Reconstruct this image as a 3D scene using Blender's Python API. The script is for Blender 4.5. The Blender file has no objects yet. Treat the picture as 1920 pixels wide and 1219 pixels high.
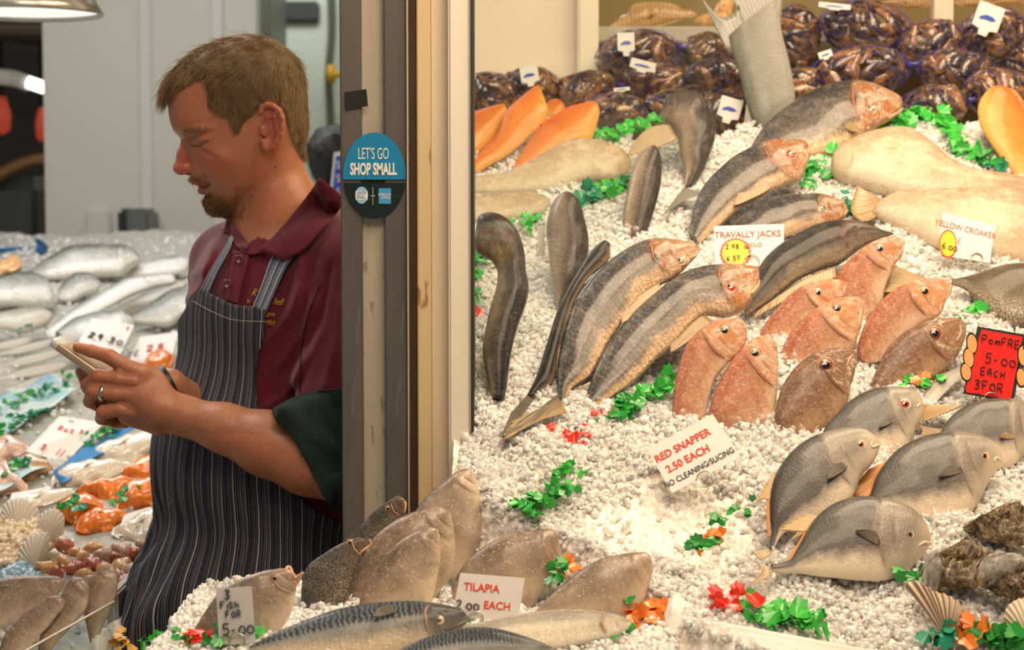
import bpy, bmesh, math, random
import numpy as np
from mathutils import Vector, Matrix, noise as mnoise
from mathutils.bvhtree import BVHTree
random.seed(7); rng = np.random.default_rng(7)
SC = bpy.context.scene; COL = SC.collection
# ---------------------------------------------------------------- camera
FPX = 3485.0; PIT = math.radians(4.0); ZC = 1.5
CAM = np.array([0.0, 0.0, ZC])
Rv = np.array([1.0, 0, 0]); Fv = np.array([0, math.cos(PIT), -math.sin(PIT)]); Uv = np.array([0, math.sin(PIT), math.cos(PIT)])
cd = bpy.data.cameras.new('camera'); co = bpy.data.objects.new('camera', cd); COL.objects.link(co); SC.camera = co
co.location = CAM; co.rotation_euler = (math.pi/2 - PIT, 0, 0)
cd.sensor_width = 36; cd.lens = FPX*36/1920; cd.clip_start = .05; cd.clip_end = 60
cd.dof.use_dof = True; cd.dof.focus_distance = 2.2; cd.dof.aperture_fstop = 7.5
# ---------------------------------------------------------------- world, lights, exposure
W = bpy.data.worlds.new('world'); SC.world = W; W.use_nodes = True
W.node_tree.nodes['Background'].inputs[0].default_value = (1.0, .93, .84, 1); W.node_tree.nodes['Background'].inputs[1].default_value = .18
SC.view_settings.view_transform = 'Standard'; SC.view_settings.look = 'None'
SC.view_settings.exposure = 0.0; SC.view_settings.gamma = 1; SC.view_settings.use_curve_mapping = False
SC.cycles.diffuse_bounces = 5; SC.cycles.max_bounces = 10; SC.cycles.transparent_max_bounces = 16; SC.cycles.adaptive_threshold = .03
def area(name, loc, tgt, sx, sy, power, col):
    l = bpy.data.lights.new(name, 'AREA'); l.shape = 'RECTANGLE'; l.size = sx; l.size_y = sy; l.energy = power; l.color = col
    o = bpy.data.objects.new(name, l); COL.objects.link(o); o.location = loc
    o.rotation_euler = (Vector(tgt)-Vector(loc)).to_track_quat('-Z', 'Y').to_euler(); return o
WARM = (1.0, .775, .51)
area('display_light', (.62, 2.35, 2.62), (.5, 2.45, 1.2), 1.5, .40, 29, WARM)
area('display_light', (.75, 1.75, 2.5), (.5, 2.2, 1.2), 1.4, .4, 14, WARM)  # added fill from the front top, softens the display shading
area('counter_light', (-1.25, 4.3, 2.75), (-1.15, 4.0, 1.1), 1.6, .5, 27, (1, .97, .92))
area('counter_light', (-1.05, 2.75, 2.6), (-1.0, 3.0, 1.0), .7, .4, 11, (1, .96, .9))
area('room_light', (-.6, 5.2, 3.0), (-.6, 5.6, 1.2), 2.2, .6, 11, (1, .97, .9))
area('back_wall_fill', (-.9, 6.7, 3.1), (-.75, 7.6, 1.6), .9, .5, 13, (.96, 1, .93))  # added fill with no visible source, brightens the far wall
area('aisle_light', (.15, .9, 2.7), (-.4, 2.5, 1.3), 1.2, .5, 17, (1, .78, .58))
# ---------------------------------------------------------------- geometry helpers
def ray(px, py): return Fv + (px-960)/FPX*Rv + (609.5-py)/FPX*Uv
def P(px, py, d): return CAM + d*ray(px, py)
def proj(p):
    r = np.asarray(p)-CAM; d = r@Fv
    return np.stack([960+FPX*(r@Rv)/d, 609.5-FPX*(r@Uv)/d, d], -1)
def phit(px, py, A, n):
    r = ray(px, py); return CAM + r*(((A-CAM)@n)/(r@n))
BED = {'ice': (np.array([0, 1.872, 1.036]), np.array([0, -.516, 1.0])),
       'front': (np.array([0, 1.9, 1.052]), np.array([0, 0, 1.0])),
       'left': (np.array([0, 2.366, .913]), np.array([0, -.16, 1.0]))}
def hit(bed, px, py):
    A, n = BED[bed]; return phit(px, py, A, n)
def bedz(bed, x, y):
    A, n = BED[bed]; return A[2] - (n[1]/n[2])*(y-A[1])
def T(ox, oy, s):
    return lambda L: [(ox+a/s, oy+b/s) for a, b in L]
c6 = T(880, 0, 2.902); c7 = T(1400, 0, 2.902); c8 = T(880, 400, 2.65); r1 = T(1400, 380, 2.902); r2 = T(1400, 700, 2.348)
r3 = T(880, 700, 2.348); r4 = T(340, 850, 3.097); r7 = T(1600, 850, 3.303); m3 = T(0, 780, 2.776); m8 = T(0, 420, 4.353)
def curve(pts, n, pw=1.0):
    """Catmull-Rom through pts, n samples by arc length"""
    p = np.array(pts, float)
    if len(p) == 2: t = np.linspace(0, 1, n)[:, None]**pw; return p[0]*(1-t)+p[1]*t
    q = np.vstack([2*p[0]-p[1], p, 2*p[-1]-p[-2]]); out = []
    for i in range(1, len(q)-2):
        t = np.linspace(0, 1, 12, endpoint=False)[:, None]
        a, b, c, d = q[i-1], q[i], q[i+1], q[i+2]
        out.append(.5*((2*b)+(-a+c)*t+(2*a-5*b+4*c-d)*t*t+(-a+3*b-3*c+d)*t**3))
    c_ = np.vstack(out+[p[-1:]]); s = np.r_[0, np.cumsum(np.linalg.norm(np.diff(c_, axis=0), axis=1))]
    t = np.linspace(0, 1, n)**pw*s[-1]
    return np.stack([np.interp(t, s, c_[:, k]) for k in range(c_.shape[1])], 1)
def nrm(v): v = np.asarray(v, float); return v/(np.linalg.norm(v)+1e-12)
def link(o, parent=None):
    COL.objects.link(o)
    if parent is not None: o.parent = parent
    return o
def mesh(name, V, Fc, mat=None, parent=None, loc=None, smooth=True, uv=None, feat=None, mats=None, midx=None):
    V = np.asarray(V, float); o0 = np.array(loc if loc is not None else (0, 0, 0), float)
    if parent is not None and loc is None: o0 = WO[parent.name]
    me = bpy.data.meshes.new(name)
    V = V-o0
    if isinstance(Fc, np.ndarray):
        k = Fc.shape[1]; nF = len(Fc)
        me.vertices.add(len(V)); me.vertices.foreach_set('co', V.astype(np.float32).ravel())
        me.loops.add(nF*k); me.loops.foreach_set('vertex_index', Fc.astype(np.int32).ravel())
        me.polygons.add(nF); me.polygons.foreach_set('loop_start', np.arange(0, nF*k, k, dtype=np.int32))
        me.update(calc_edges=True)
    else:
        me.from_pydata(V.tolist(), [], [list(map(int, f)) for f in Fc])
    if uv is not None:
        ul = me.uv_layers.new(name='UVMap'); li = np.zeros(len(me.loops), np.int32); me.loops.foreach_get('vertex_index', li)
        ul.data.foreach_set('uv', np.asarray(uv, np.float32)[li].ravel())
    if feat is not None:
        at = me.attributes.new('feat', 'FLOAT_COLOR', 'POINT')
        f4 = np.ones((len(V), 4), np.float32); f4[:, :3] = feat; at.data.foreach_set('color', f4.ravel())
    for m in (mats or ([mat] if mat else [])): me.materials.append(m)
    if midx is not None: me.polygons.foreach_set('material_index', np.asarray(midx, np.int32))
    me.polygons.foreach_set('use_smooth', np.full(len(me.polygons), smooth))
    me.validate(); me.update()
    o = bpy.data.objects.new(name, me); link(o, parent)
    if parent is None: o.location = o0
    WO[o.name] = o0
    return o
WO = {}
def empty(name, loc):
    o = bpy.data.objects.new(name, None); o.empty_display_size = .05; link(o); o.location = loc; WO[o.name] = np.array(loc, float); return o
def tag(o, label=None, cat=None, group=None, kind=None):
    if label: o['label'] = label
    if cat: o['category'] = cat
    if group: o['group'] = group
    if kind: o['kind'] = kind
    return o
def box(name, lo, hi, mat, parent=None, bev=.002, loc=None, rot=None):
    lo = np.array(lo, float); hi = np.array(hi, float)
    bm = bmesh.new(); bmesh.ops.create_cube(bm, size=1)
    c = (lo+hi)/2; s = hi-lo
    for v in bm.verts: v.co = Vector((v.co.x*s[0], v.co.y*s[1], v.co.z*s[2]))
    if bev > 0: bmesh.ops.bevel(bm, geom=bm.edges[:], offset=min(bev, s.min()*.45), segments=2, affect='EDGES')
    me = bpy.data.meshes.new(name); bm.to_mesh(me); bm.free(); me.materials.append(mat)
    o = bpy.data.objects.new(name, me); link(o, parent)
    o.location = c-(WO[parent.name] if parent else 0); WO[o.name] = c
    if rot: o.rotation_euler = rot
    return o
def tube(pts, r, seg=8, n=None, closed=False):
    """verts, faces of a tube; r scalar or list"""
    p = np.array(pts, float)
    if n: 
        rr = np.interp(np.linspace(0, 1, n), np.linspace(0, 1, len(np.atleast_1d(r))), np.atleast_1d(r)); p = curve(p, n)
    else: rr = np.full(len(p), r) if np.isscalar(r) else np.array(r, float)
    N = len(p); tg = np.gradient(p, axis=0) if not closed else np.roll(p, -1, 0)-np.roll(p, 1, 0)
    V = []; up = np.array([0.13, .31, .94])
    for i in range(N):
        t = nrm(tg[i]); a = nrm(np.cross(t, up)); 
        if i and a@pa < 0: a = -a
        b = np.cross(t, a); pa = a
        for k in range(seg):
            th = 2*math.pi*k/seg; V.append(p[i]+rr[i]*(math.cos(th)*a+math.sin(th)*b))
    Fc = []
    M = N if closed else N-1
    for i in range(M):
        for k in range(seg):
            j = (i+1) % N
            Fc.append((i*seg+k, i*seg+(k+1) % seg, j*seg+(k+1) % seg, j*seg+k))
    if not closed: Fc += [tuple(range(seg))[::-1], tuple((N-1)*seg+k for k in range(seg))]
    return V, Fc
def join(parts):
    V = []; Fc = []; o = 0
    for v, f in parts:
        V += [tuple(a) for a in v]; Fc += [tuple(i+o for i in g) for g in f]; o += len(v)
    return V, Fc
def grid_faces(a, b, wrap=False):
    i, j = np.meshgrid(np.arange(a-1), np.arange(b if wrap else b-1), indexing='ij'); j2 = (j+1) % b
    return np.stack([i*b+j, (i+1)*b+j, (i+1)*b+j2, i*b+j2], -1).reshape(-1, 4)
def basis(n, up=(0, 0, 1)):
    n = nrm(n); a = nrm(np.cross(up, n)); b = np.cross(n, a); return a, b, n
# ---------------------------------------------------------------- materials
class NT:
    def __init__(s, name):
        s.m = bpy.data.materials.new(name); s.m.use_nodes = True; s.t = s.m.node_tree; s.n = s.t.nodes; s.b = s.n['Principled BSDF']
    def new(s, ty, **kw):
        n = s.n.new(ty)
        for k, v in kw.items():
            if k[0] == 'i' and k[1:].isdigit(): s.put(n.inputs[int(k[1:])], v)
            elif k.startswith('in_'): s.put(n.inputs[k[3:].replace('_', ' ')], v)
            else: setattr(n, k, v)
        return n
    def put(s, sock, v):
        if isinstance(v, bpy.types.NodeSocket): s.t.links.new(v, sock)
        elif isinstance(v, bpy.types.Node): s.t.links.new(v.outputs[0], sock)
        elif isinstance(v, (tuple, list)) and len(v) == 3 and len(sock.default_value) == 4: sock.default_value = (*v, 1)
        else: sock.default_value = v
    def set(s, **kw):
        for k, v in kw.items(): s.put(s.b.inputs[k.replace('_', ' ')], v)
        return s
    def noise(s, scale, detail=3, vec=None, rough=.5, dist=0):
        n = s.new('ShaderNodeTexNoise', in_Scale=scale, in_Detail=detail, in_Roughness=rough, in_Distortion=dist)
        if vec is not None: s.put(n.inputs['Vector'], vec)
        return n.outputs['Fac']
    def obj(s): return s.new('ShaderNodeTexCoord').outputs['Object']
    def uv(s): return s.new('ShaderNodeTexCoord').outputs['UV']
    def ramp(s, fac, stops, interp='LINEAR'):
        r = s.new('ShaderNodeValToRGB', i0=fac); c = r.color_ramp; c.interpolation = interp
        while len(c.elements) < len(stops): c.elements.new(.5)
        for e, (p, col) in zip(c.elements, stops):
            e.position = p; e.color = (*col, 1) if not np.isscalar(col) else (col, col, col, 1)
        return r.outputs[0]
    def mix(s, f, a, b, bt='MIX'):
        n = s.new('ShaderNodeMix', data_type='RGBA', blend_type=bt)
        s.put(n.inputs[0], f); s.put(n.inputs[6], a); s.put(n.inputs[7], b); return n.outputs[2]
    def math(s, op, a, b=0.0, c=0.0):
        n = s.new('ShaderNodeMath', operation=op, i0=a, i1=b)
        if op in ('MULTIPLY_ADD',): s.put(n.inputs[2], c)
        return n.outputs[0]
    def bump(s, h, st, dist=.001):
        n = s.new('ShaderNodeBump', in_Strength=st, in_Distance=dist, in_Height=h); s.put(s.b.inputs['Normal'], n.outputs[0]); return s
    def mapping(s, vec, scale):
        return s.new('ShaderNodeMapping', i0=vec, in_Scale=scale).outputs[0]
def simple(name, col, rough=.5, metal=0, nz=0, nscale=20, bump=0, bscale=200, coat=0, emit=None, es=0, sss=0, spec=.5, alpha=1, trans=0):
    m = NT(name); c = col
    if nz: 
        c = m.mix(m.noise(nscale, 4, m.obj()), tuple(x*(1-nz) for x in col), tuple(min(1, x*(1+nz)) for x in col))
    m.set(Base_Color=c, Roughness=rough, Metallic=metal, Coat_Weight=coat, Specular_IOR_Level=spec)
    if sss: m.set(Subsurface_Weight=sss, Subsurface_Radius=(.01, .006, .004), Subsurface_Scale=1.0)
    if emit: m.set(Emission_Color=emit, Emission_Strength=es)
    if alpha < 1: m.set(Alpha=alpha)
    if trans: m.set(Transmission_Weight=trans)
    if bump: m.bump(m.noise(bscale, 3, m.obj()), bump)
    return m.m
def fastn(p):
    r = np.zeros(len(p)); q = p
    for i, (a, b, c, w) in enumerate([(1, .7, .3, 1), (-.5, 1.3, .6, .8), (1.9, -.9, 1.2, .5), (-1.3, 2.1, -1.7, .4), (3.1, 1.7, 2.3, .25)]):
        r += w*np.sin(q@np.array([a, b, c])*2.2+i*1.7+1.3*np.sin(q@np.array([c, a, -b])*1.6+i))
    return r/2.2
def text3d(name, txt, c, right, up, h, mat, parent=None, ex=.0003, sx=1.0, align='CENTER', bold=0.0, shear=0.0):
    cu = bpy.data.curves.new(name, 'FONT'); cu.body = txt; cu.size = h*1.38; cu.extrude = ex; cu.align_x = align; cu.align_y = 'CENTER'; cu.offset = bold; cu.shear = shear; cu.resolution_u = 3
    o = bpy.data.objects.new('tmp', cu); COL.objects.link(o); dg = bpy.context.evaluated_depsgraph_get(); me = bpy.data.meshes.new_from_object(o.evaluated_get(dg)); bpy.data.objects.remove(o)
    me.name = name; me.materials.clear(); me.materials.append(mat); r_, u_ = nrm(right), nrm(up); n_ = np.cross(r_, u_)
    co_ = np.zeros(len(me.vertices)*3, np.float32); me.vertices.foreach_get('co', co_); co_ = co_.reshape(-1, 3)
    base = np.array(c)-(WO[parent.name] if parent else np.array(c)); w_ = base+co_[:, :1]*sx*r_+co_[:, 1:2]*u_+co_[:, 2:3]*n_
    me.vertices.foreach_set('co', w_.astype(np.float32).ravel()); me.update(); o = bpy.data.objects.new(name, me); link(o, parent)
    if not parent: o.location = c
    WO[o.name] = np.array(c, float); return o
# ================================================================ setting
def struct(o): o['kind'] = 'structure'; return o
M_white_wall = simple('wall_white', (.62, .60, .55), .35, nz=.05, nscale=2, bump=.05, bscale=4)
M_wall_far = simple('wall_far', (.80, .88, .76), .5, nz=.06, nscale=2)
M_floor = simple('floor_tile', (.16, .15, .14), .5, nz=.3, nscale=3)
M_dark = simple('dark_steel', (.045, .035, .028), .35, metal=.4, nz=.5, nscale=6)
M_steel = simple('brushed_steel', (.50, .49, .47), .32, metal=.9, nz=.15, nscale=30)
M_cream = simple('cream_panel', (.86, .72, .58), .35, nz=.04, nscale=3)
def wall(name, x0, x1, y0, y1, z0, z1, m, bev=0):
    return struct(box(name, (x0, y0, z0), (x1, y1, z1), m, bev=bev))
wall('floor', -4, 4, -1, 9, -.05, 0, M_floor)
d = 6.0
xa = P(90, 300, d)[0]; xb = P(486, 300, d)[0]
wall('wall_back', xa, xb, 5.98, 6.08, 0, 3.2, M_white_wall)
for i, px in enumerate((281, 415)):
    x = P(px, 300, d)[0]; wall('trim_%d' % (i+1), x-.018, x+.018, 5.968, 5.98, .9, 3.2, simple('pvc_joint', (.66, .66, .66), .25), .004)
wall('wall_far', -1.6, 1.2, 7.6, 7.7, 0, 3.2, M_wall_far)
wall('wall_left', -3.5, xa-.001, 7.2, 7.3, 0, 3.4, M_dark)
wall('ceiling', -4, 4, -1, 9, 3.4, 3.5, simple('ceiling_grey', (.55, .53, .5), .7))
wall('wall_right', 1.9, 2.0, 1.2, 9, 0, 3.4, simple('wall_right_warm', (.6, .5, .38), .6))
# doorpost between the shop and the display
def strip(i, px0, px1, d0, d1, m, bev=.0015):
    x0 = P(px0, 500, d0)[0]; x1 = P(px1, 500, d0)[0]
    return wall('trim_%d' % i, x0, x1, d0*math.cos(PIT), d1, 0, 3.3, m, bev)
mm = NT('weathered_aluminium'); o_ = mm.obj()
n1 = mm.noise(6, 5, mm.mapping(o_, (14, 14, 1.2))); n2 = mm.noise(60, 4, o_)
n3 = mm.ramp(mm.noise(30, 5, mm.mapping(o_, (3, 3, .3))), [(.62, 0), (.72, 1)])
c = mm.mix(n1, (.085, .075, .070), (.17, .155, .145)); c = mm.mix(mm.math('MULTIPLY', n3, .35), c, (.34, .32, .30)); c = mm.mix(mm.math('MULTIPLY', n2, .3), c, (.14, .12, .1))
mm.set(Base_Color=c, Metallic=.35, Roughness=.5); mm.bump(n2, .15); M_alu = mm.m
mm = NT('peeling_paint_wood'); o_ = mm.obj(); n1 = mm.noise(4, 5, mm.mapping(o_, (20, 20, 1))); n2 = mm.ramp(mm.noise(90, 6, mm.mapping(o_, (1, 1, .35))), [(.60, 0), (.66, 1)])
c = mm.mix(n1, (.36, .31, .24), (.50, .45, .36)); c = mm.mix(mm.math('MULTIPLY', n2, .8), c, (.25, .19, .13))
mm.set(Base_Color=c, Roughness=.7); mm.bump(mm.noise(60, 5, mm.mapping(o_, (1, 1, .2))), .5, .002); M_paint = mm.m
mm = NT('aged_yellow_frame'); o_ = mm.obj(); n2 = mm.ramp(mm.noise(45, 4, mm.mapping(o_, (1, 1, .3))), [(.66, 0), (.7, 1)])
c = mm.mix(mm.noise(5, 4, o_), (.62, .45, .22), (.74, .58, .34)); c = mm.mix(n2, c, (.35, .2, .08)); mm.set(Base_Color=c, Roughness=.45); M_yel = mm.m
mm = NT('cream_upvc'); o_ = mm.obj(); n2 = mm.ramp(mm.noise(38, 3, mm.mapping(o_, (1, 1, .6))), [(.72, 0), (.74, 1)])
c = mm.mix(mm.noise(5, 4, o_), (.72, .58, .42), (.80, .67, .5)); c = mm.mix(n2, c, (.45, .27, .1)); mm.set(Base_Color=c, Roughness=.4); M_upvc = mm.m
M_upvc2 = simple('pale_upvc', (.86, .78, .66), .35, nz=.03, nscale=4)
strip(3, 640, 680, 2.235, 2.34, M_alu); strip(4, 679, 723, 2.245, 2.34, M_paint); strip(5, 722, 764, 2.235, 2.34, M_alu)
strip(6, 764, 766, 2.23, 2.34, simple('trim_light', (.6, .5, .38), .4), .0005); strip(7, 766, 783, 2.26, 2.34, simple('recess_brown', (.13, .09, .06), .6, nz=.3, nscale=10))
strip(8, 783, 808, 2.235, 2.34, M_yel); strip(9, 808, 841, 2.245, 2.34, M_upvc); strip(10, 841, 883, 2.225, 2.34, M_upvc2, .003)
strip(11, 883, 888.5, 2.222, 2.30, simple('gasket_black', (.03, .035, .03), .5), .0005)
# glass pane running back from the post along the ice
gm = NT('window_glass'); tr = gm.new('ShaderNodeBsdfTransparent', i0=(.955, .97, .955)); gl = gm.new('ShaderNodeBsdfGlossy', in_Roughness=.02)
mx = gm.new('ShaderNodeMixShader', i0=.045); gm.put(mx.inputs[1], tr.outputs[0]); gm.put(mx.inputs[2], gl.outputs[0]); gm.put(gm.n['Material Output'].inputs[0], mx.outputs[0]); M_glass = gm.m
def pane(name, a, b, z0a, z1, th, m, parent=None, z0b=None):
    a = np.array(a, float); b = np.array(b, float); t = nrm(b-a); nn = np.array([-t[1], t[0]])*th/2
    z0b = z0a if z0b is None else z0b
    V = [(*(a-nn), z0a), (*(b-nn), z0b), (*(b+nn), z0b), (*(a+nn), z0a), (*(a-nn), z1), (*(b-nn), z1), (*(b+nn), z1), (*(a+nn), z1)]
    return mesh(name, V, [(0, 3, 2, 1), (4, 5, 6, 7), (0, 1, 5, 4), (1, 2, 6, 5), (2, 3, 7, 6), (3, 0, 4, 7)], m, parent, smooth=False, loc=None if parent else (*a, z0a))
pa = P(890, 609, 2.26)[:2]; pb = P(1345, 609, 3.0)[:2]
struct(pane('window_1', pa, pb, 1.12, 3.0, .005, M_glass, z0b=1.56))
# display cabinet: back wall, side wall, shelf, ledge
xl = P(888, 300, 3.45)[0]; xs = P(1112, 300, 3.4)[0]
wall('wall_display_side', -.25, xs, 3.42, 3.5, .8, 3.0, M_cream, .002)
wall('trim_12', xs-.03, xs+.008, 3.38, 3.5, .8, 3.0, simple('panel_joint', (.86, .76, .62), .3), .004)
wall('wall_display_back', xs-.02, 1.9, 3.78, 3.85, .8, 3.0, simple('olive_back', (.22, .16, .05), .5, nz=.1))
wall('trim_13', xs, 1.9, 3.42, 3.44, P(1500, 82, 3.42)[2], P(1500, 52, 3.42)[2], simple('rail_alu', (.42, .38, .32), .35, metal=.3), .003)
zsh = P(1500, 62, 3.42)[2]
wall('trim_14', xs, 1.9, 3.44, 3.78, zsh-.02, zsh-.004, simple('shelf_board', (.6, .52, .4), .5))
wall('trim_15', P(1742, 300, 3.4)[0], P(1778, 300, 3.4)[0], 3.39, 3.42, 1.5, 2.4, simple('upright_alu', (.72, .6, .5), .35, metal=.2), .002)
wall('slab_display', -.1, 1.6, 3.0, 3.45, .8, 1.575, simple('ledge_white', (.7, .66, .6), .4))
wall('slab_counter', -.36, 1.5, 1.2, 2.0, 0, .93, simple('counter_front', (.5, .5, .48), .4))
wall('slab_shop', -2.6, -.545, 2.1, 5.6, 0, .84, simple('counter_side', (.5, .5, .48), .4))
# ================================================================ ice
def mkice(name, tint):
    m = NT(name); o_ = m.obj(); c = m.mix(m.noise(60, 3, o_), tuple(x*.95 for x in tint), tint)
    m.set(Base_Color=c, Roughness=.13, Specular_IOR_Level=.8, Alpha=.80, Subsurface_Weight=.7, Subsurface_Radius=(.010, .009, .007), Subsurface_Scale=1.0); m.bump(m.noise(260, 2, o_), .3, .002); return m.m
M_ice = mkice('crushed_ice', (.98, .955, .90))
mb = NT('packed_ice'); vv = mb.new('ShaderNodeTexVoronoi', in_Scale=110.0); mb.put(vv.inputs['Vector'], mb.obj())
mb.set(Base_Color=mb.mix(mb.noise(14, 4, mb.obj()), (.92, .87, .78), (.97, .93, .86)), Roughness=.22, Specular_IOR_Level=.6); mb.bump(vv.outputs['Distance'], .8, .006); M_packed = mb.m
mg = NT('glassy_ice'); mg.set(Base_Color=(.98, .98, .97), Roughness=.05, Alpha=.30, Specular_IOR_Level=1.0, Coat_Weight=.6, Coat_Roughness=.03); mg.bump(mg.noise(200, 2, mg.obj()), .3, .002); M_glassy = mg.m
BED['rim'] = (BED['ice'][0]+[0, 0, .022], BED['ice'][1]); _l1, _l2 = hit('rim', 1246, 1152)[:2], hit('rim', 1660, 1228)[:2]; _lt = (_l2-_l1)/np.linalg.norm(_l2-_l1)
def icez(X, Y):
    z = bedz('ice', X, Y)
    z = z + .008*np.sin(X*17+Y*9) + .006*np.sin(X*31-Y*23+1) + .004*np.sin(X*57+Y*49)
    def bmp(px, py, rx, h):
        a = hit('ice', px, py); return h*np.exp(-((X-a[0])**2+(Y-a[1])**2)/rx**2)
    z = z + bmp(1300, 970, .085, -.022) + bmp(1180, 960, .06, -.015) + bmp(1120, 850, .06, .008) + bmp(1200, 790, .06, .012)+bmp(1420, 560, .09, -.01)+bmp(1385, 1085, .04, -.022)+bmp(1000, 790, .05, -.016)+bmp(1440, 1000, .03, -.012)
    Yb = np.clip(2.125-(X+.07)/.21*.165, 1.93, 2.13); z = z-.13*np.clip((Yb-Y)/.035, 0, 1)*np.clip((.175-X)/.02, 0, 1)
    z = z-.10*np.clip((Y-2.94)/.04, 0, 1)*np.clip((.42-X)/.05, 0, 1)
    dd_ = (X-_l1[0])*_lt[1]-(Y-_l1[1])*_lt[0]
    return z-.12*np.clip((dd_-.004)/.012, 0, 1)*np.clip((X-_l1[0]+.03)/.03, 0, 1)*np.clip((_l2[0]+.01-X)/.01, 0, 1)
def chips(name, Z, area_fn, n, smin, smax, matl, flat=.6, seed=1, label=None, layer=.006):
    r = np.random.default_rng(seed)
    bm = bmesh.new(); bmesh.ops.create_icosphere(bm, subdivisions=1, radius=1); base = np.array([v.co[:] for v in bm.verts]); fc = np.array([[v.index for v in f.verts] for f in bm.faces]); bm.free()
    xy = area_fn(r, n); n = len(xy); s = smin+(smax-smin)*r.random(n)**2
    q = r.normal(size=(n, 4)); q /= np.linalg.norm(q, axis=1)[:, None]; w, x, y, z = q.T
    Rm = np.stack([1-2*(y*y+z*z), 2*(x*y-z*w), 2*(x*z+y*w), 2*(x*y+z*w), 1-2*(x*x+z*z), 2*(y*z-x*w), 2*(x*z-y*w), 2*(y*z+x*w), 1-2*(x*x+y*y)], -1).reshape(n, 3, 3)
    sc = np.stack([s*(.8+.5*r.random(n)), s*(.7+.4*r.random(n)), s*(flat+.4*r.random(n))], -1)
    V = base[None]*(1+.28*r.normal(size=(n, len(base), 1)))*sc[:, None, :]
    V = np.einsum('nij,nvj->nvi', Rm, V)
    c = np.stack([xy[:, 0], xy[:, 1], Z(xy[:, 0], xy[:, 1])+layer*r.random(n)], -1)
    V = (V+c[:, None]).reshape(-1, 3); Fa = (fc[None]+len(base)*np.arange(n)[:, None, None]).reshape(-1, 3)
    return mesh(name, V, Fa, matl, smooth=True, loc=V.mean(0))
def bedmesh(name, x0, x1, y0, y1, st, Z, m, depth=.12):
    xs_ = np.arange(x0, x1+1e-6, st); ys_ = np.arange(y0, y1+1e-6, st); X, Y = np.meshgrid(xs_, ys_, indexing='ij')
    Zz = Z(X, Y); Zz = Zz+.0025*rng.normal(size=Zz.shape)
    return mesh(name, np.stack([X, Y, Zz], -1).reshape(-1, 3), grid_faces(len(xs_), len(ys_))[:, ::-1], m, loc=(x0, y0, Zz.min()))
bi = bedmesh('ice_bed', -.07, 1.25, 1.80, 2.99, .006, icez, M_packed)
tag(bi, 'packed bed of ice sloping up under the fish on the lit display', 'ice', kind='stuff')
def in_view(xy, z, mg=60):
    p = proj(np.stack([xy[:, 0], xy[:, 1], z], -1)); return (p[:, 0] > -mg) & (p[:, 0] < 1920+mg) & (p[:, 1] > -mg) & (p[:, 1] < 1219+mg)
_pc = [(hit('ice', 1290, 960)[:2], .075), (hit('ice', 1180, 990)[:2], .05)]
def area_ice(r, n):
    x = -.06+1.3*r.random(n*2); y = 1.82+1.155*r.random(n*2); xy = np.stack([x, y], -1)
    k = in_view(xy, icez(x, y))
    for c, rad in _pc: k &= ~((np.hypot(x-c[0], y-c[1]) < rad) & (r.random(len(x)) < .85))
    k &= r.random(len(x)) < np.clip(1.15-.45*(y-1.82), .4, 1)
    return xy[k][:n]
ic = chips('crushed_ice', icez, area_ice, 40000, .0024, .0064, M_ice, flat=.4, seed=3, layer=.006)
tag(ic, 'loose crushed ice strewn over the lit fish display', 'ice', kind='stuff')
ic2 = chips('crushed_ice', lambda x, y: icez(x, y)+.004, area_ice, 15000, .003, .0072, M_glassy, flat=.4, seed=4, layer=.006); tag(ic2, 'clear wet ice chips lying on top of the lit fish display', 'ice', kind='stuff')
def frontz(X, Y): return bedz('front', X, Y)+.003*np.sin(X*40+Y*30)-.05*np.clip((X-.19)/.05, 0, 1)
bf = bedmesh('ice_bed', -.36, .16, 1.68, 2.13, .006, frontz, M_packed); tag(bf, 'low bed of ice under the frozen tilapia beside the doorpost', 'ice', kind='stuff')
def area_front(r, n):
    x = -.355+.52*r.random(n); y = 1.69+.43*r.random(n); return np.stack([x, y], -1)
icf = chips('crushed_ice', frontz, area_front, 7000, .002, .006, M_ice, seed=5, layer=.006); tag(icf, 'crushed ice around the mackerel and tilapia in front of the doorpost', 'ice', kind='stuff')
def leftz(X, Y): return bedz('left', X, Y)+.008*np.sin(X*11+Y*7)-.006
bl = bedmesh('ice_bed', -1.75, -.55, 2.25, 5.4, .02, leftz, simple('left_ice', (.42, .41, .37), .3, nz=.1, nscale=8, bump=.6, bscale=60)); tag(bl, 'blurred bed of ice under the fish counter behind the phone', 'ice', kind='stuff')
def area_left(r, n):
    x = -1.7+1.13*r.random(n); y = 2.3+3.0*r.random(n); return np.stack([x, y], -1)
icl = chips('crushed_ice', leftz, area_left, 2600, .004, .009, M_ice, seed=8, layer=.006); tag(icl, 'blurred crushed ice spread on the counter behind the phone', 'ice', kind='stuff')
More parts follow.
